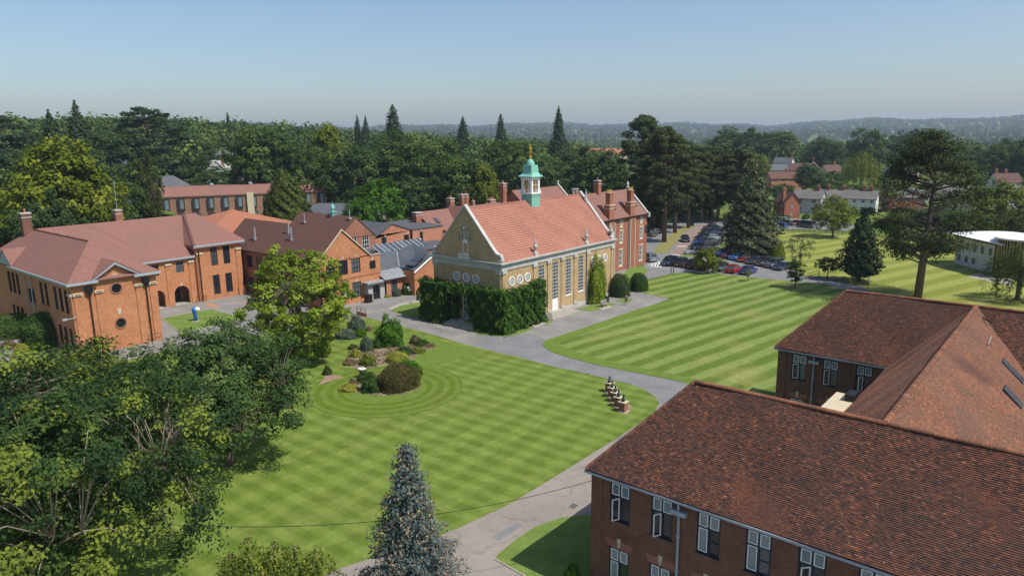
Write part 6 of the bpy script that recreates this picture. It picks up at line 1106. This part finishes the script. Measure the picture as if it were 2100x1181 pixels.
# topiary by the chapel
shrub('topiary_hedge', 'dark square clipped yew beside the chapel corner', *(un(1274, 611)[:2]+np.array([1.0, .9])), 1.55, 1.55, 3.55, .15, 'leaf_b', 0, .62, .04); shrub('topiary_dome', 'smooth tapered green clipped yew right of the square one', *(un(1312, 599)[:2]+np.array([1.0, .8])), 1.6, 1.5, 2.95, .13, 'leaf_hedge', 0, .78, .02)
shrub('round_bush', 'round yellow green clipped bush behind the parked cars', 143.8, 50.6, 2.6, 2.6, 4.2, .2, 'leaf_y', 0, .9, .03)
for p, r, h, lab, mt in (((86, 712), 3.0, 4.0, 'rounded green hedge block against the hall corner', 'leaf_hedge'), ((25, 690), 3.4, 2.6, 'low green hedge at the left edge below the hall', 'leaf_a')): g = un(*p); shrub('hedge', lab, g[0]+1, g[1]+1, r, r*.9, h, .22, mt, .4, .6, .06)
for px, py, mt, lab in ((18, 715, 'leaf_pink', 'pinkish flowering bush at the left edge'), (45, 722, 'leaf_gold', 'yellow flowering bush at the left edge')): g = un(px, py); shrub('flower_bush', lab, g[0], g[1], .9, .9, 1.1, .18, mt)
shrub('green_bush', 'bright green bush against the near brick wall at the bottom edge', 29.9, 20.6, .5, .5, 1.3, .16, 'leaf_bright')
# wall shrubs on the chapel: thick trained evergreens, one shrub for each stretch between openings
def wallshrub(label, x0, y0, x1, y1, z0, z1, mat='leaf_ivy', size=.28, seed=1, rag=.32):
    rng = np.random.default_rng(seed); lx, ly, lz = x1-x0, y1-y0, z1-z0; A = 2*(lx*ly+lx*lz+ly*lz); n = int(3.4*A/(size*size*.62)); f = rng.random(n); c = np.cumsum([ly*lz, ly*lz, lx*lz, lx*lz, lx*ly]); c = c/c[-1]; k = np.searchsorted(c, f); q = rng.random((n, 3)); P = np.stack([x0+q[:, 0]*lx, y0+q[:, 1]*ly, z0+q[:, 2]*lz], 1); nr = np.zeros((n, 3))
    for i, (ax, v, s) in enumerate(((0, x0, -1), (0, x1, 1), (1, y0, -1), (1, y1, 1), (2, z1, 1))): w = k == i; P[w, ax] = v; nr[w, ax] = s
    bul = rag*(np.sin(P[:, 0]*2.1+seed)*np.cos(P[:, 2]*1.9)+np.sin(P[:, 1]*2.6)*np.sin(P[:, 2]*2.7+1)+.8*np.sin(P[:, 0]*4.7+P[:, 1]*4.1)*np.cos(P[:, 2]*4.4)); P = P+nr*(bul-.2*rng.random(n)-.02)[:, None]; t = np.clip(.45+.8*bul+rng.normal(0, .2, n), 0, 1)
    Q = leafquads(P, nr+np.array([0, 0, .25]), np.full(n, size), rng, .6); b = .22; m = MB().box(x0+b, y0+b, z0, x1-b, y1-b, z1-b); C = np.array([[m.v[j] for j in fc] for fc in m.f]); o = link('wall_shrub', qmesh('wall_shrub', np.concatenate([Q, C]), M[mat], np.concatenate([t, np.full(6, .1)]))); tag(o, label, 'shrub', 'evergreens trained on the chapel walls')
wallshrub('thick evergreen on the shaded chapel gable, left of its doors', 65.9, 67.3, 67.8, 72.0, 0, 5.7, seed=1); wallshrub('thick evergreen on the shaded chapel gable, right of its doors up to the corner', 66.3, 57.2, 67.8, 62.2, 0, 5.7, seed=2); wallshrub('evergreen bridging over the chapel gable doors', 66.5, 62.5, 67.8, 67.0, 4.3, 5.6, seed=3)
for y in (66.0, 63.3): wallshrub('narrow evergreen between two chapel gable doors, %s' % ('left' if y > 65 else 'right'), 67.0, y-.35, 67.9, y+.35, .7, 4.5, seed=int(y))
for i, (a, b, z, s) in enumerate(((66.5, 69.9, 5.5, 'at the corner'), (70.6, 72.4, 5.5, 'in the middle'), (73.1, 75.6, 5.8, 'next to the first tall window'))): wallshrub('evergreen on the sunny chapel wall %s' % s, a, 56.7, b, 58.1, 0, z, seed=10+i)
wallshrub('low evergreen band at the foot of the sunny chapel wall', 69.9, 56.9, 73.1, 58.0, 0, 1.7, seed=15)
shrub('climbing_shrub', 'tall yellow green climber right of the last tall chapel window', 89.5, 57.6, 1.9, 1.1, 6.6, .26, 'leaf_lime', 0, .8, .14)
# more hedges in the distance
for px, py, w_, h_, lab in ((1653, 449, 30, 9, 'clipped green hedge before the rendered cottages'), (1612, 452, 26, 10, 'dark hedge behind the upper parked cars'), (1650, 452, 14, 6, 'short hedge piece behind the van')): pshrub('hedge', lab, px, py, w_, h_, .4, 'leaf_hedge', .6, .05, .35)
# ================================================================ vehicles
PAINT = {}
def paint(n, c):
    if n not in PAINT:
        m, t, b = newmat('car_paint_'+n); b.inputs['Base Color'].default_value = (*c, 1); b.inputs['Roughness'].default_value = .28; b.inputs['Coat Weight'].default_value = .8; b.inputs['Coat Roughness'].default_value = .06; b.inputs['Metallic'].default_value = .25; t.links.new(mixc(t, noise(t, coords(t), 2, 2), tuple(x*.85 for x in c), c), b.inputs['Base Color']); PAINT[n] = m
    return PAINT[n]
for n, c in dict(black=(.012, .013, .016), navy=(.015, .03, .075), blue=(.02, .10, .34), brightblue=(.02, .16, .5), red=(.42, .015, .015), darkred=(.16, .012, .016), silver=(.42, .44, .46), grey=(.10, .11, .12), darkgrey=(.045, .05, .056), white=(.7, .7, .7), royal=(.02, .035, .22), paleblue=(.25, .34, .42)).items(): paint(n, c)
M['tyre'] = plain('tyre_rubber', (.012, .012, .012), .85); M['rim'] = plain('alloy_rim', (.4, .4, .41), .35, .7); M['lamp'] = plain('headlamp_lens', (.75, .75, .72), .15); M['tail'] = plain('tail_lamp_lens', (.35, .01, .01), .2); M['plate'] = plain('number_plate', (.6, .55, .3), .5); M['carglass'] = glass('car_glass', (.012, .015, .018), .04, .7)
CARS = {}
def car_proto(kind):
    Lc, Wc, H, hood, boot, wb = {'hatch': (4.1, 1.78, 1.46, .24, .03, 2.55), 'saloon': (4.65, 1.82, 1.44, .26, .17, 2.75), 'suv': (4.5, 1.88, 1.68, .23, .02, 2.65), 'van': (4.9, 1.95, 1.98, .17, .01, 3.0)}[kind]
    x0, x1 = -Lc/2, Lc/2; belt = H*.60; zb = .22
    P = [(x0+.02, zb+.1), (x0, zb+.32), (x0+.06, belt-.02), (x0+.12+Lc*boot*.98, belt+.02), (x1-Lc*hood-.1, belt+.01), (x1-.35, belt-.13), (x1-.06, belt-.26), (x1, zb+.28), (x1-.03, zb+.06), (x1-.2, zb), (x0+.15, zb)]
    m = MB(); k = len(P)
    sec = [(-1, .86), (-1.0, 1)]
    rows = [(-Wc/2+.07, .0), (-Wc/2, .0), (Wc/2, 0), (Wc/2-.07, 0)]
    def ringat(y, ins): return [(px_*(1-ins*.02), y, zb+(pz-zb)*(1-ins*.10)) for px_, pz in P]
    R_ = [ringat(-Wc/2, 1), ringat(-Wc/2+.09, 0), ringat(Wc/2-.09, 0), ringat(Wc/2, 1)]
    for r in R_: m.v += r
    for s in range(3):
        for i in range(k): j = (i+1) % k; m.f.append((s*k+i, s*k+j, (s+1)*k+j, (s+1)*k+i))
    m.f.append(tuple(range(k-1, -1, -1))); m.f.append(tuple(3*k+i for i in range(k)))
    # greenhouse: roof and pillars in paint, glass inside
    a0, a1 = x0+.1+Lc*boot, x1-Lc*hood-.05; t0, t1 = a0+(.38 if kind != 'van' else .12), a1-(.72 if kind != 'van' else .4); wt = Wc/2-.24; wbt = Wc/2-.08
    m.box(t0-.02, -wt, H-.06, t1+.02, wt, H)
    for sy in (-1, 1):
        for (xa, xb) in ((a0+.05, t0+.05), (a1-.05, t1-.05), ((a0+a1)/2-.1, (t0+t1)/2-.1)): m.tube([(xa, sy*wbt*.985, belt-.03), (xb, sy*wt*1.0, H-.03)], .05, 4)
        m.box(a1-.25, sy*(Wc/2)-(.0 if sy > 0 else .16), belt+.02, a1-.1, sy*(Wc/2)+(.16 if sy > 0 else 0), belt+.14)
    g = MB(); b = [(a0, -wbt, belt-.04), (a1, -wbt, belt-.04), (a1, wbt, belt-.04), (a0, wbt, belt-.04)]; tt = [(t0, -wt, H-.055), (t1, -wt, H-.055), (t1, wt, H-.055), (t0, wt, H-.055)]
    g.v += b+tt; g.f += [(0, 1, 5, 4), (1, 2, 6, 5), (2, 3, 7, 6), (3, 0, 4, 7), (4, 5, 6, 7)]
    root = bpy.data.objects.new('car', None); body = link('body', m.mesh('body', PAINT['grey']), root); link('window_glass', g.mesh('window_glass', M['carglass']), root)
    wm = MB().lathe([(.2, -.11), (.31, -.10), (.32, 0), (.31, .10), (.2, .11)], (0, 0, 0), 14).mesh('wheel', M['tyre']); rm = MB().lathe([(.2, -.118), (.2, .118)], (0, 0, 0), 10).mesh('rim', M['rim'])
    for sx in (-1, 1):
        for sy in (-1, 1):
            o = link('wheel', wm, root); o.location = (sx*wb/2, sy*(Wc/2-.10), .32); o.rotation_euler = (math.pi/2, 0, 0); link('rim', rm, o)
    hl = MB().box(-.06, -.17, -.07, .05, .17, .07)
    for sy in (-1, 1):
        o = link('headlight', CARS.setdefault('hl', hl.mesh('headlight', M['lamp'])), root); o.location = (x1-.1, sy*(Wc/2-.28), belt-.3); o = link('tail_light', CARS.setdefault('tl', hl.mesh('tail_light', M['tail'])), root); o.location = (x0+.05, sy*(Wc/2-.22), belt-.16)
    for xx in (x1-.01, x0+.0): o = link('number_plate', CARS.setdefault('np', MB().box(-.03, -.26, -.06, .03, .26, .06).mesh('number_plate', M['plate'])), root); o.location = (xx, 0, zb+.25)
    return root
def car(kind, col, label, x, y, rz, group='parked cars', name='car'):
    if kind not in CARS: CARS[kind] = car_proto(kind)
    src = CARS[kind]; r = src.copy(); COL.objects.link(r); r.name = name; r.location = (x, y, float(terr(x, y))+.035); r.rotation_euler = (0, 0, rz); tag(r, label, 'van' if kind == 'van' else 'car', group)
    for ch_ in list(src.children):
        c = ch_.copy(); COL.objects.link(c); c.parent = r
        if ch_.name.startswith('body'): c.material_slots[0].link = 'OBJECT'; c.material_slots[0].material = PAINT[col]
        for g_ in list(ch_.children): d = g_.copy(); COL.objects.link(d); d.parent = c
    return r
A_, B_ = un(1377, 545), un(1540, 564); ra = math.atan2(B_[1]-A_[1], B_[0]-A_[0])
front = [('suv', 'navy', 1378, 546, 1, 'black off-roader, first in the front row by the hatched bay'), ('suv', 'darkgrey', 1404, 548, -1, 'dark estate car, second in the front row'), ('suv', 'black', 1428, 552, -1, 'black car half hidden left of the round yellow green tree'), ('hatch', 'darkred', 1452, 555, -1, 'dark red car behind the round yellow green tree'), ('saloon', 'grey', 1486, 557, 1, 'grey car with bright headlamp right of the round tree'), ('hatch', 'red', 1511, 561.5, -1, 'red hatchback beside the royal blue car'), ('saloon', 'royal', 1541, 564, -1, 'royal blue car at the right end of the front row')]
for k, c, px, py, s, lab in front: p = un(px, py); car(k, c, lab, p[0]+1.0, p[1]+1.0, ra+math.pi/2*s*-1+(.0), 'front row of parked cars')
A_, B_ = un(1484, 526), un(1608, 554); rb = math.atan2(B_[1]-A_[1], B_[0]-A_[0])
back = [('hatch', 'blue', 1484, 526, 'bright blue hatchback, first in the back row'), ('hatch', 'red', 1499, 530, 'bright red car between two blue ones'), ('suv', 'brightblue', 1517, 534, 'bright blue car, third in the back row'), ('saloon', 'darkred', 1533, 538, 'very dark maroon car in the back row'), ('saloon', 'darkgrey', 1551, 542, 'dark grey saloon in the middle of the back row'), ('suv', 'darkgrey', 1571, 546, 'dark estate with chrome rails in the back row'), ('suv', 'grey', 1591, 550, 'grey estate near the right end of the back row'), ('saloon', 'navy', 1609, 554.5, 'dark green black car at the right end of the back row')]
for k, c, px, py, lab in back: p = un(px, py); car(k, c, lab, p[0]+.8, p[1]+.6, rb-math.pi/2+.25, 'back row of parked cars')
A_, B_ = un(1426, 522), un(1464, 470); rc_ = math.atan2(B_[1]-A_[1], B_[0]-A_[0])
colL = [('silver', 1425, 521), ('navy', 1431, 511), ('blue', 1437, 501), ('black', 1443, 492), ('navy', 1448, 484), ('black', 1454, 476), ('darkgrey', 1459, 470)]; colR = [('grey', 1448, 513), ('darkgrey', 1453, 503), ('silver', 1459, 493), ('navy', 1463, 484), ('black', 1467, 476)]
wd = ['nearest', 'second', 'third', 'fourth', 'fifth', 'sixth', 'farthest']
for i, (c, px, py) in enumerate(colL): p = un(px, py); car('saloon' if i % 3 == 0 else 'hatch', c, '%s car on the avenue edge, %s from the car park' % (c.replace('navy', 'dark blue').replace('darkgrey', 'dark grey'), wd[i]), p[0], p[1], rc_+math.pi/2+.5, 'cars parked along the avenue')
for i, (c, px, py) in enumerate(colR): p = un(px, py); car('suv' if i % 2 else 'hatch', c, '%s car in the second line beside the avenue, %s from the car park' % (c.replace('navy', 'dark blue').replace('darkgrey', 'dark grey'), wd[i]), p[0]+.6, p[1]-.5, rc_-math.pi/2+.5, 'cars parked along the avenue')
p = un(1405, 495); car('saloon', 'black', 'black car driving towards us down the paved avenue', p[0], p[1], math.atan2(-p[1], -p[0])+.12, None)
for px, py, c, k, lab in ((1331, 535, 'paleblue', 'suv', 'pale silver blue car beside the Victorian house corner'), (1332, 484, 'darkgrey', 'suv', 'dark car under the trees behind the Victorian house'), (1342, 478, 'black', 'hatch', 'black car under the trees, middle of three'), (1353, 473, 'darkred', 'hatch', 'dark red car under the trees by the pine trunk')): p = un(px, py); car(k, c, lab, p[0], p[1], 1.0, 'cars under the trees')
for px, py, c, k, lab in ((1598, 459, 'silver', 'van', 'white and silver van at the left of the upper car park'), (1600, 468, 'blue', 'hatch', 'pale blue car low in the upper car park'), (1614, 462, 'grey', 'saloon', 'grey car in the upper car park'), (1632, 462, 'red', 'hatch', 'red car in the upper car park'), (1653, 467, 'grey', 'van', 'grey van with white roof at the right of the upper car park'), (1580, 469, 'darkgrey', 'hatch', 'dark car behind the cedar in the upper car park')): p = un(px, py); car(k, c, lab, p[0], p[1], 1.3, 'cars in the upper car park', 'van' if k == 'van' else 'car')
for k_ in ('hatch', 'saloon', 'suv', 'van'):
    if k_ in CARS:
        for c_ in [g_ for ch_ in CARS[k_].children for g_ in ch_.children]+list(CARS[k_].children)+[CARS[k_]]: bpy.data.objects.remove(c_)
# ================================================================ small things
def bench(label, x, y, rz):
    b = thing('bench', label, 'bench', (x, y, .07), rz, 'timber benches by the chapel'); ROOT[b.name] = (0, 0, 0)
    for i in range(4): MB().box(-.85, -.42+i*.13, .43, .85, -.32+i*.13, .47).build('seat_slat', M['wood'], b)
    for i in range(3): MB().box(-.85, .1+i*.02, .55+i*.16, .85, .14+i*.02, .67+i*.16).build('back_slat', M['wood'], b)
    for sx in (-1, 1):
        MB().box(sx*.8-.04, -.42, 0, sx*.8+.04, -.34, .64).build('leg', M['wood'], b); MB().box(sx*.8-.04, .08, 0, sx*.8+.04, .17, 1.0).build('leg', M['wood'], b); MB().box(sx*.8-.05, -.45, .64, sx*.8+.05, .12, .68).build('armrest', M['wood'], b)
bench('weathered timber bench by the chapel evergreens, nearest the junction', *U(1094, 665), 0.0); bench('weathered timber bench by the yellow green climber', *U(1239, 629), 0.0)
def tub(label, x, y, h=1.0, r=.3):
    b = thing('litter_bin', label, 'bin', (x, y, .03)); ROOT[b.name] = (0, 0, 0); MB().lathe([(r*.85, 0), (r, .1), (r, h*.8), (r*1.08, h*.82), (r*1.08, h*.88)], n=14).build('body', M['black'], b); MB().lathe([(r*1.05, h*.9), (r*.9, h), (.05, h*1.08)], n=14).build('lid', M['black'], b)
tub('black bin beside the far chapel bench', *U(1245, 622)); tub('small dark bin at the end of the evergreen wall', *U(1106, 651), .7, .22)
# five brick plinths with bronze busts
bm_ = {}
def bust(i, x, y, lab):
    b = thing('bust_plinth', lab, 'plinth', (x, y, .05), 0, 'row of brick plinths with bronze busts'); ROOT[b.name] = (0, 0, 0)
    if not bm_:
        bm_['p'] = MB().box(-.3, -.3, 0, .3, .3, .88).mesh('brick_pier', M['brick_dull']); bm_['c'] = MB().box(-.38, -.38, .88, .38, .38, .98).mesh('stone_cap', M['stone_cream']); bm_['s'] = MB().box(-.5, -.5, 0, .5, .5, .03).mesh('slab', M['stone_pave'])
        bm_['b'] = MB().lathe([(.16, 0), (.12, .06), (.22, .14), (.26, .22), (.18, .3), (.09, .34), (.09, .4), (.13, .46), (.14, .54), (.11, .62), (.03, .66)], n=12, sx=1, sy=.75).mesh('bust', M['bronze'], True)
    link('slab', bm_['s'], b); link('brick_pier', bm_['p'], b); link('stone_cap', bm_['c'], b); o = link('bust', bm_['b'], b); o.location = (0, 0, .98); o.rotation_euler = (0, 0, i*.3)
for i, (px, py) in enumerate(((1250, 804), (1255.5, 814), (1261.7, 824), (1268.5, 834), (1278, 844))): p = un(px, py); bust(i, p[0], p[1], 'brick plinth with bronze bust, %s of five' % ['farthest', 'second farthest', 'middle', 'second nearest', 'nearest'][i])
sp_ = un(1290, 838); sheet('worn_patch', [(1276, 832), (1290, 829), (1298, 836), (1292, 845), (1282, 844)], .062, 'soil')
# sundial
b = thing('sundial', 'brick sundial pedestal with a pale stone top beside the round bed', 'sundial', (*U(743, 775), .05)); ROOT[b.name] = (0, 0, 0); MB().box(-.2, -.2, 0, .2, .2, .95).build('pedestal', M['brick_dull'], b); MB().box(-.34, -.34, .95, .34, .34, 1.03).build('stone_top', M['white'], b); MB().ring([(0, 0, 1.03), (.18, 0, 1.03), (0, 0, 1.2)], (0, .015, 0)).build('gnomon', M['bronze'], b)
# blue sculpture on the courtyard lawn
b = thing('sculpture', 'bright blue standing sculpture with a white round form on the courtyard lawn', 'sculpture', (*U(401.5, 659), .06)); b.scale = (.88, .88, .92); ROOT[b.name] = (0, 0, 0); M['skyblue'] = plain('bright_blue_enamel', (.015, .11, .42), .35)
MB().lathe([(.55, 0), (.5, .06)], n=16).build('base_disc', M['stone_pave'], b); MB().tube([(0, 0, .05), (.03, 0, .7), (-.04, 0, 1.3), (-.1, 0, 1.8), (-.02, 0, 2.15)], [.33, .27, .3, .38, .2], 12).build('figure', M['skyblue'], b, smooth=True); MB().lathe([(.02, 0), (.3, .08), (.42, .35), (.3, .62), (.02, .72)], (.35, -.2, 1.45), 12).build('white_form', M['white'], b, smooth=True)
# bollards, barrier, posts, sign
for px, lab in ((1376, 'black bollard at the car park edge, left one'), (1381, 'black bollard at the car park edge, right one')):
    b = MB().lathe([(.07, 0), (.07, .95), (.1, 1.0), (.08, 1.1), (.02, 1.14)], n=10).build('bollard', M['black']); b.location = (*U(px, 562), .05); tag(b, lab, 'bollard', 'car park bollards')
M['yellow'] = plain('yellow_paint', (.75, .45, .01), .5)
b = thing('height_barrier', 'yellow swing barrier at the end of the car park', 'barrier', (*U(1668, 572), .05)); ROOT[b.name] = (0, 0, 0); m0 = Vector((*U(1656, 572), 0))-Vector((*U(1668, 572), 0)); m1 = Vector((*U(1679, 568), 0))-Vector((*U(1668, 572), 0))
for q in (m0, m1): MB().tube([tuple(q), (q.x, q.y, 1.15)], .08, 8).build('post', M['yellow'], b)
for z in (.6, 1.05): MB().tube([(m0.x, m0.y, z*.8), (m1.x, m1.y, z*1.05)], .07, 8).build('rail', M['yellow'], b)
b = MB().tube([(0, 0, 0), (0, 0, 1.3)], .07, 8).lathe([(.09, 1.3), (.03, 1.36)], n=8).build('marker_post', M['yellow']); b.location = (*U(1744, 579), .05); tag(b, 'single yellow post on the grass beside the young cedar', 'post')
b = thing('lamp_post', 'low dark post with a white head beside the drive', 'lamp', (*U(1780, 591), .05)); ROOT[b.name] = (0, 0, 0); MB().tube([(0, 0, 0), (0, 0, 1.2)], .05, 8).build('post', M['black'], b); MB().box(-.16, -.12, 1.2, .16, .12, 1.75).build('lamp_head', M['white'], b)
x, y = U(1418, 466); b = thing('sign_board', 'tall dark blue sign board under the avenue pines', 'sign', (x, y, .08), face(x, y)); ROOT[b.name] = (0, 0, 0); MB().box(-.6, -.06, .25, .6, .06, 2.6).build('board', M['navy'], b)
for sx in (-1, 1): MB().box(sx*.5-.05, -.05, 0, sx*.5+.05, .05, .25).build('leg', M['black'], b)
# ramp wall and rail left of the junction
b = thing('ramp_wall', 'low brick ramp wall with a black handrail beside the gabled block', 'wall', (*U(742, 650), 0)); ROOT[b.name] = (0, 0, 0); p = Vector((*U(733, 645), 0))-Vector((*U(742, 650), 0)); q = Vector((*U(752, 651), 0))-Vector((*U(742, 650), 0)); MB().ring([p, q, q+Vector((.1, .3, 0)), p+Vector((.1, .3, 0))][::-1], (0, 0, .55)).build('brick_wall', M['brick_red'], b)
m = MB(); m.tube([p+Vector((0, .15, 1.2)), q+Vector((0, .15, 1.2))], .035, 6); m.tube([p+Vector((0, .15, .85)), q+Vector((0, .15, .85))], .03, 6)
for t in (0, .5, 1): w_ = p.lerp(q, t)+Vector((0, .15, 0)); m.tube([w_+Vector((0, 0, .5)), w_+Vector((0, 0, 1.2))], .035, 6)
m.build('handrail', M['black'], b)
# overhead cable from the brick wing to the trees
a, c = Vector((30.55, 19.9, 6.3)), Vector(un(515, 1053, 7.0)); c = a+(c-a)*1.25; pts = [tuple(a.lerp(c, t/20)-Vector((0, 0, 1.1*4*(t/20)*(1-t/20)))) for t in range(21)]
tag(MB().tube(pts, .016, 5).build('overhead_cable', M['black']), 'thin dark overhead cable crossing the front lawn', 'cable')
# fence by the upper car park
b = thing('rail_fence', 'low post and rail fence between the field and the upper car park', 'fence', (*U(1640, 473), 0)); ROOT[b.name] = (0, 0, 0); p = Vector((*U(1582, 473.5), 0))-b.location; q = Vector((*U(1740, 481), 0))-b.location
for i in range(15): w_ = p.lerp(q, i/14); MB().box(w_.x-.05, w_.y-.05, 0, w_.x+.05, w_.y+.05, 1.0).build('post', M['wood'], b)
for z in (.5, .9): MB().tube([p+Vector((0, 0, z)), q+Vector((0, 0, z))], .04, 5).build('rail', M['wood'], b)
for px, py, lab in ((1367, 430, 'x'),): pass
# person walking by the chapel
def person(label, x, y, rz):
    b = thing('person', label, 'person', (x, y, .03), rz); ROOT[b.name] = (0, 0, 0)
    V = [(0, 0, .95), (0, 0, 1.15), (0, .01, 1.38), (0, .02, 1.5), (0, 0, 1.6), (0, -.01, 1.7), (.1, 0, .9), (.11, -.14, .5), (.11, -.1, .08), (.11, -.26, .04), (-.1, 0, .9), (-.11, .12, .5), (-.11, .32, .12), (-.11, .2, .04), (.2, .01, 1.4), (.26, .1, 1.13), (.25, -.02, .9), (-.2, .01, 1.4), (-.26, -.08, 1.13), (-.24, -.2, .92)]
    E = [(0, 1), (1, 2), (2, 3), (3, 4), (4, 5), (0, 6), (6, 7), (7, 8), (8, 9), (0, 10), (10, 11), (11, 12), (12, 13), (2, 14), (14, 15), (15, 16), (2, 17), (17, 18), (18, 19)]; Rv = [.13, .12, .13, .06, .085, .075, .085, .06, .045, .035, .085, .06, .045, .035, .06, .045, .035, .06, .045, .035]
    def skin(name, idx, add, mat):
        mp = {k: j for j, k in enumerate(idx)}; me = bpy.data.meshes.new(name); me.from_pydata([V[k] for k in idx], [(mp[a_], mp[c_]) for a_, c_ in E if a_ in mp and c_ in mp], []); me.materials.append(mat); o = link(name, me, b); md = o.modifiers.new('skin', 'SKIN')
        for j, k in enumerate(idx): s = me.skin_vertices[0].data[j]; s.radius = (Rv[k]+add, Rv[k]*.85+add); s.use_root = (k == idx[0])
        o.modifiers.new('sub', 'SUBSURF').render_levels = 1; return o
    body = skin('body', list(range(20)), 0, plain('skin', (.42, .25, .17), .6)); skin('top', [0, 1, 2, 14, 15, 17, 18], .018, M['navy']); skin('trousers', [0, 6, 7, 10, 11], .02, plain('dark_trousers', (.03, .035, .05), .8))
    MB().lathe([(.085, 0), (.1, .06), (.085, .13), (.03, .17)], (0, .015, 1.62), 12).build('hair', plain('dark_hair', (.03, .02, .015), .6), b); MB().lathe([(.05, 0), (.055, .04), (.03, .07)], (.11, -.2, .0), 8).build('shoe', M['black'], b)
person('person in dark clothes walking on the path beside the chapel yews', *U(1283.5, 627), 2.3)
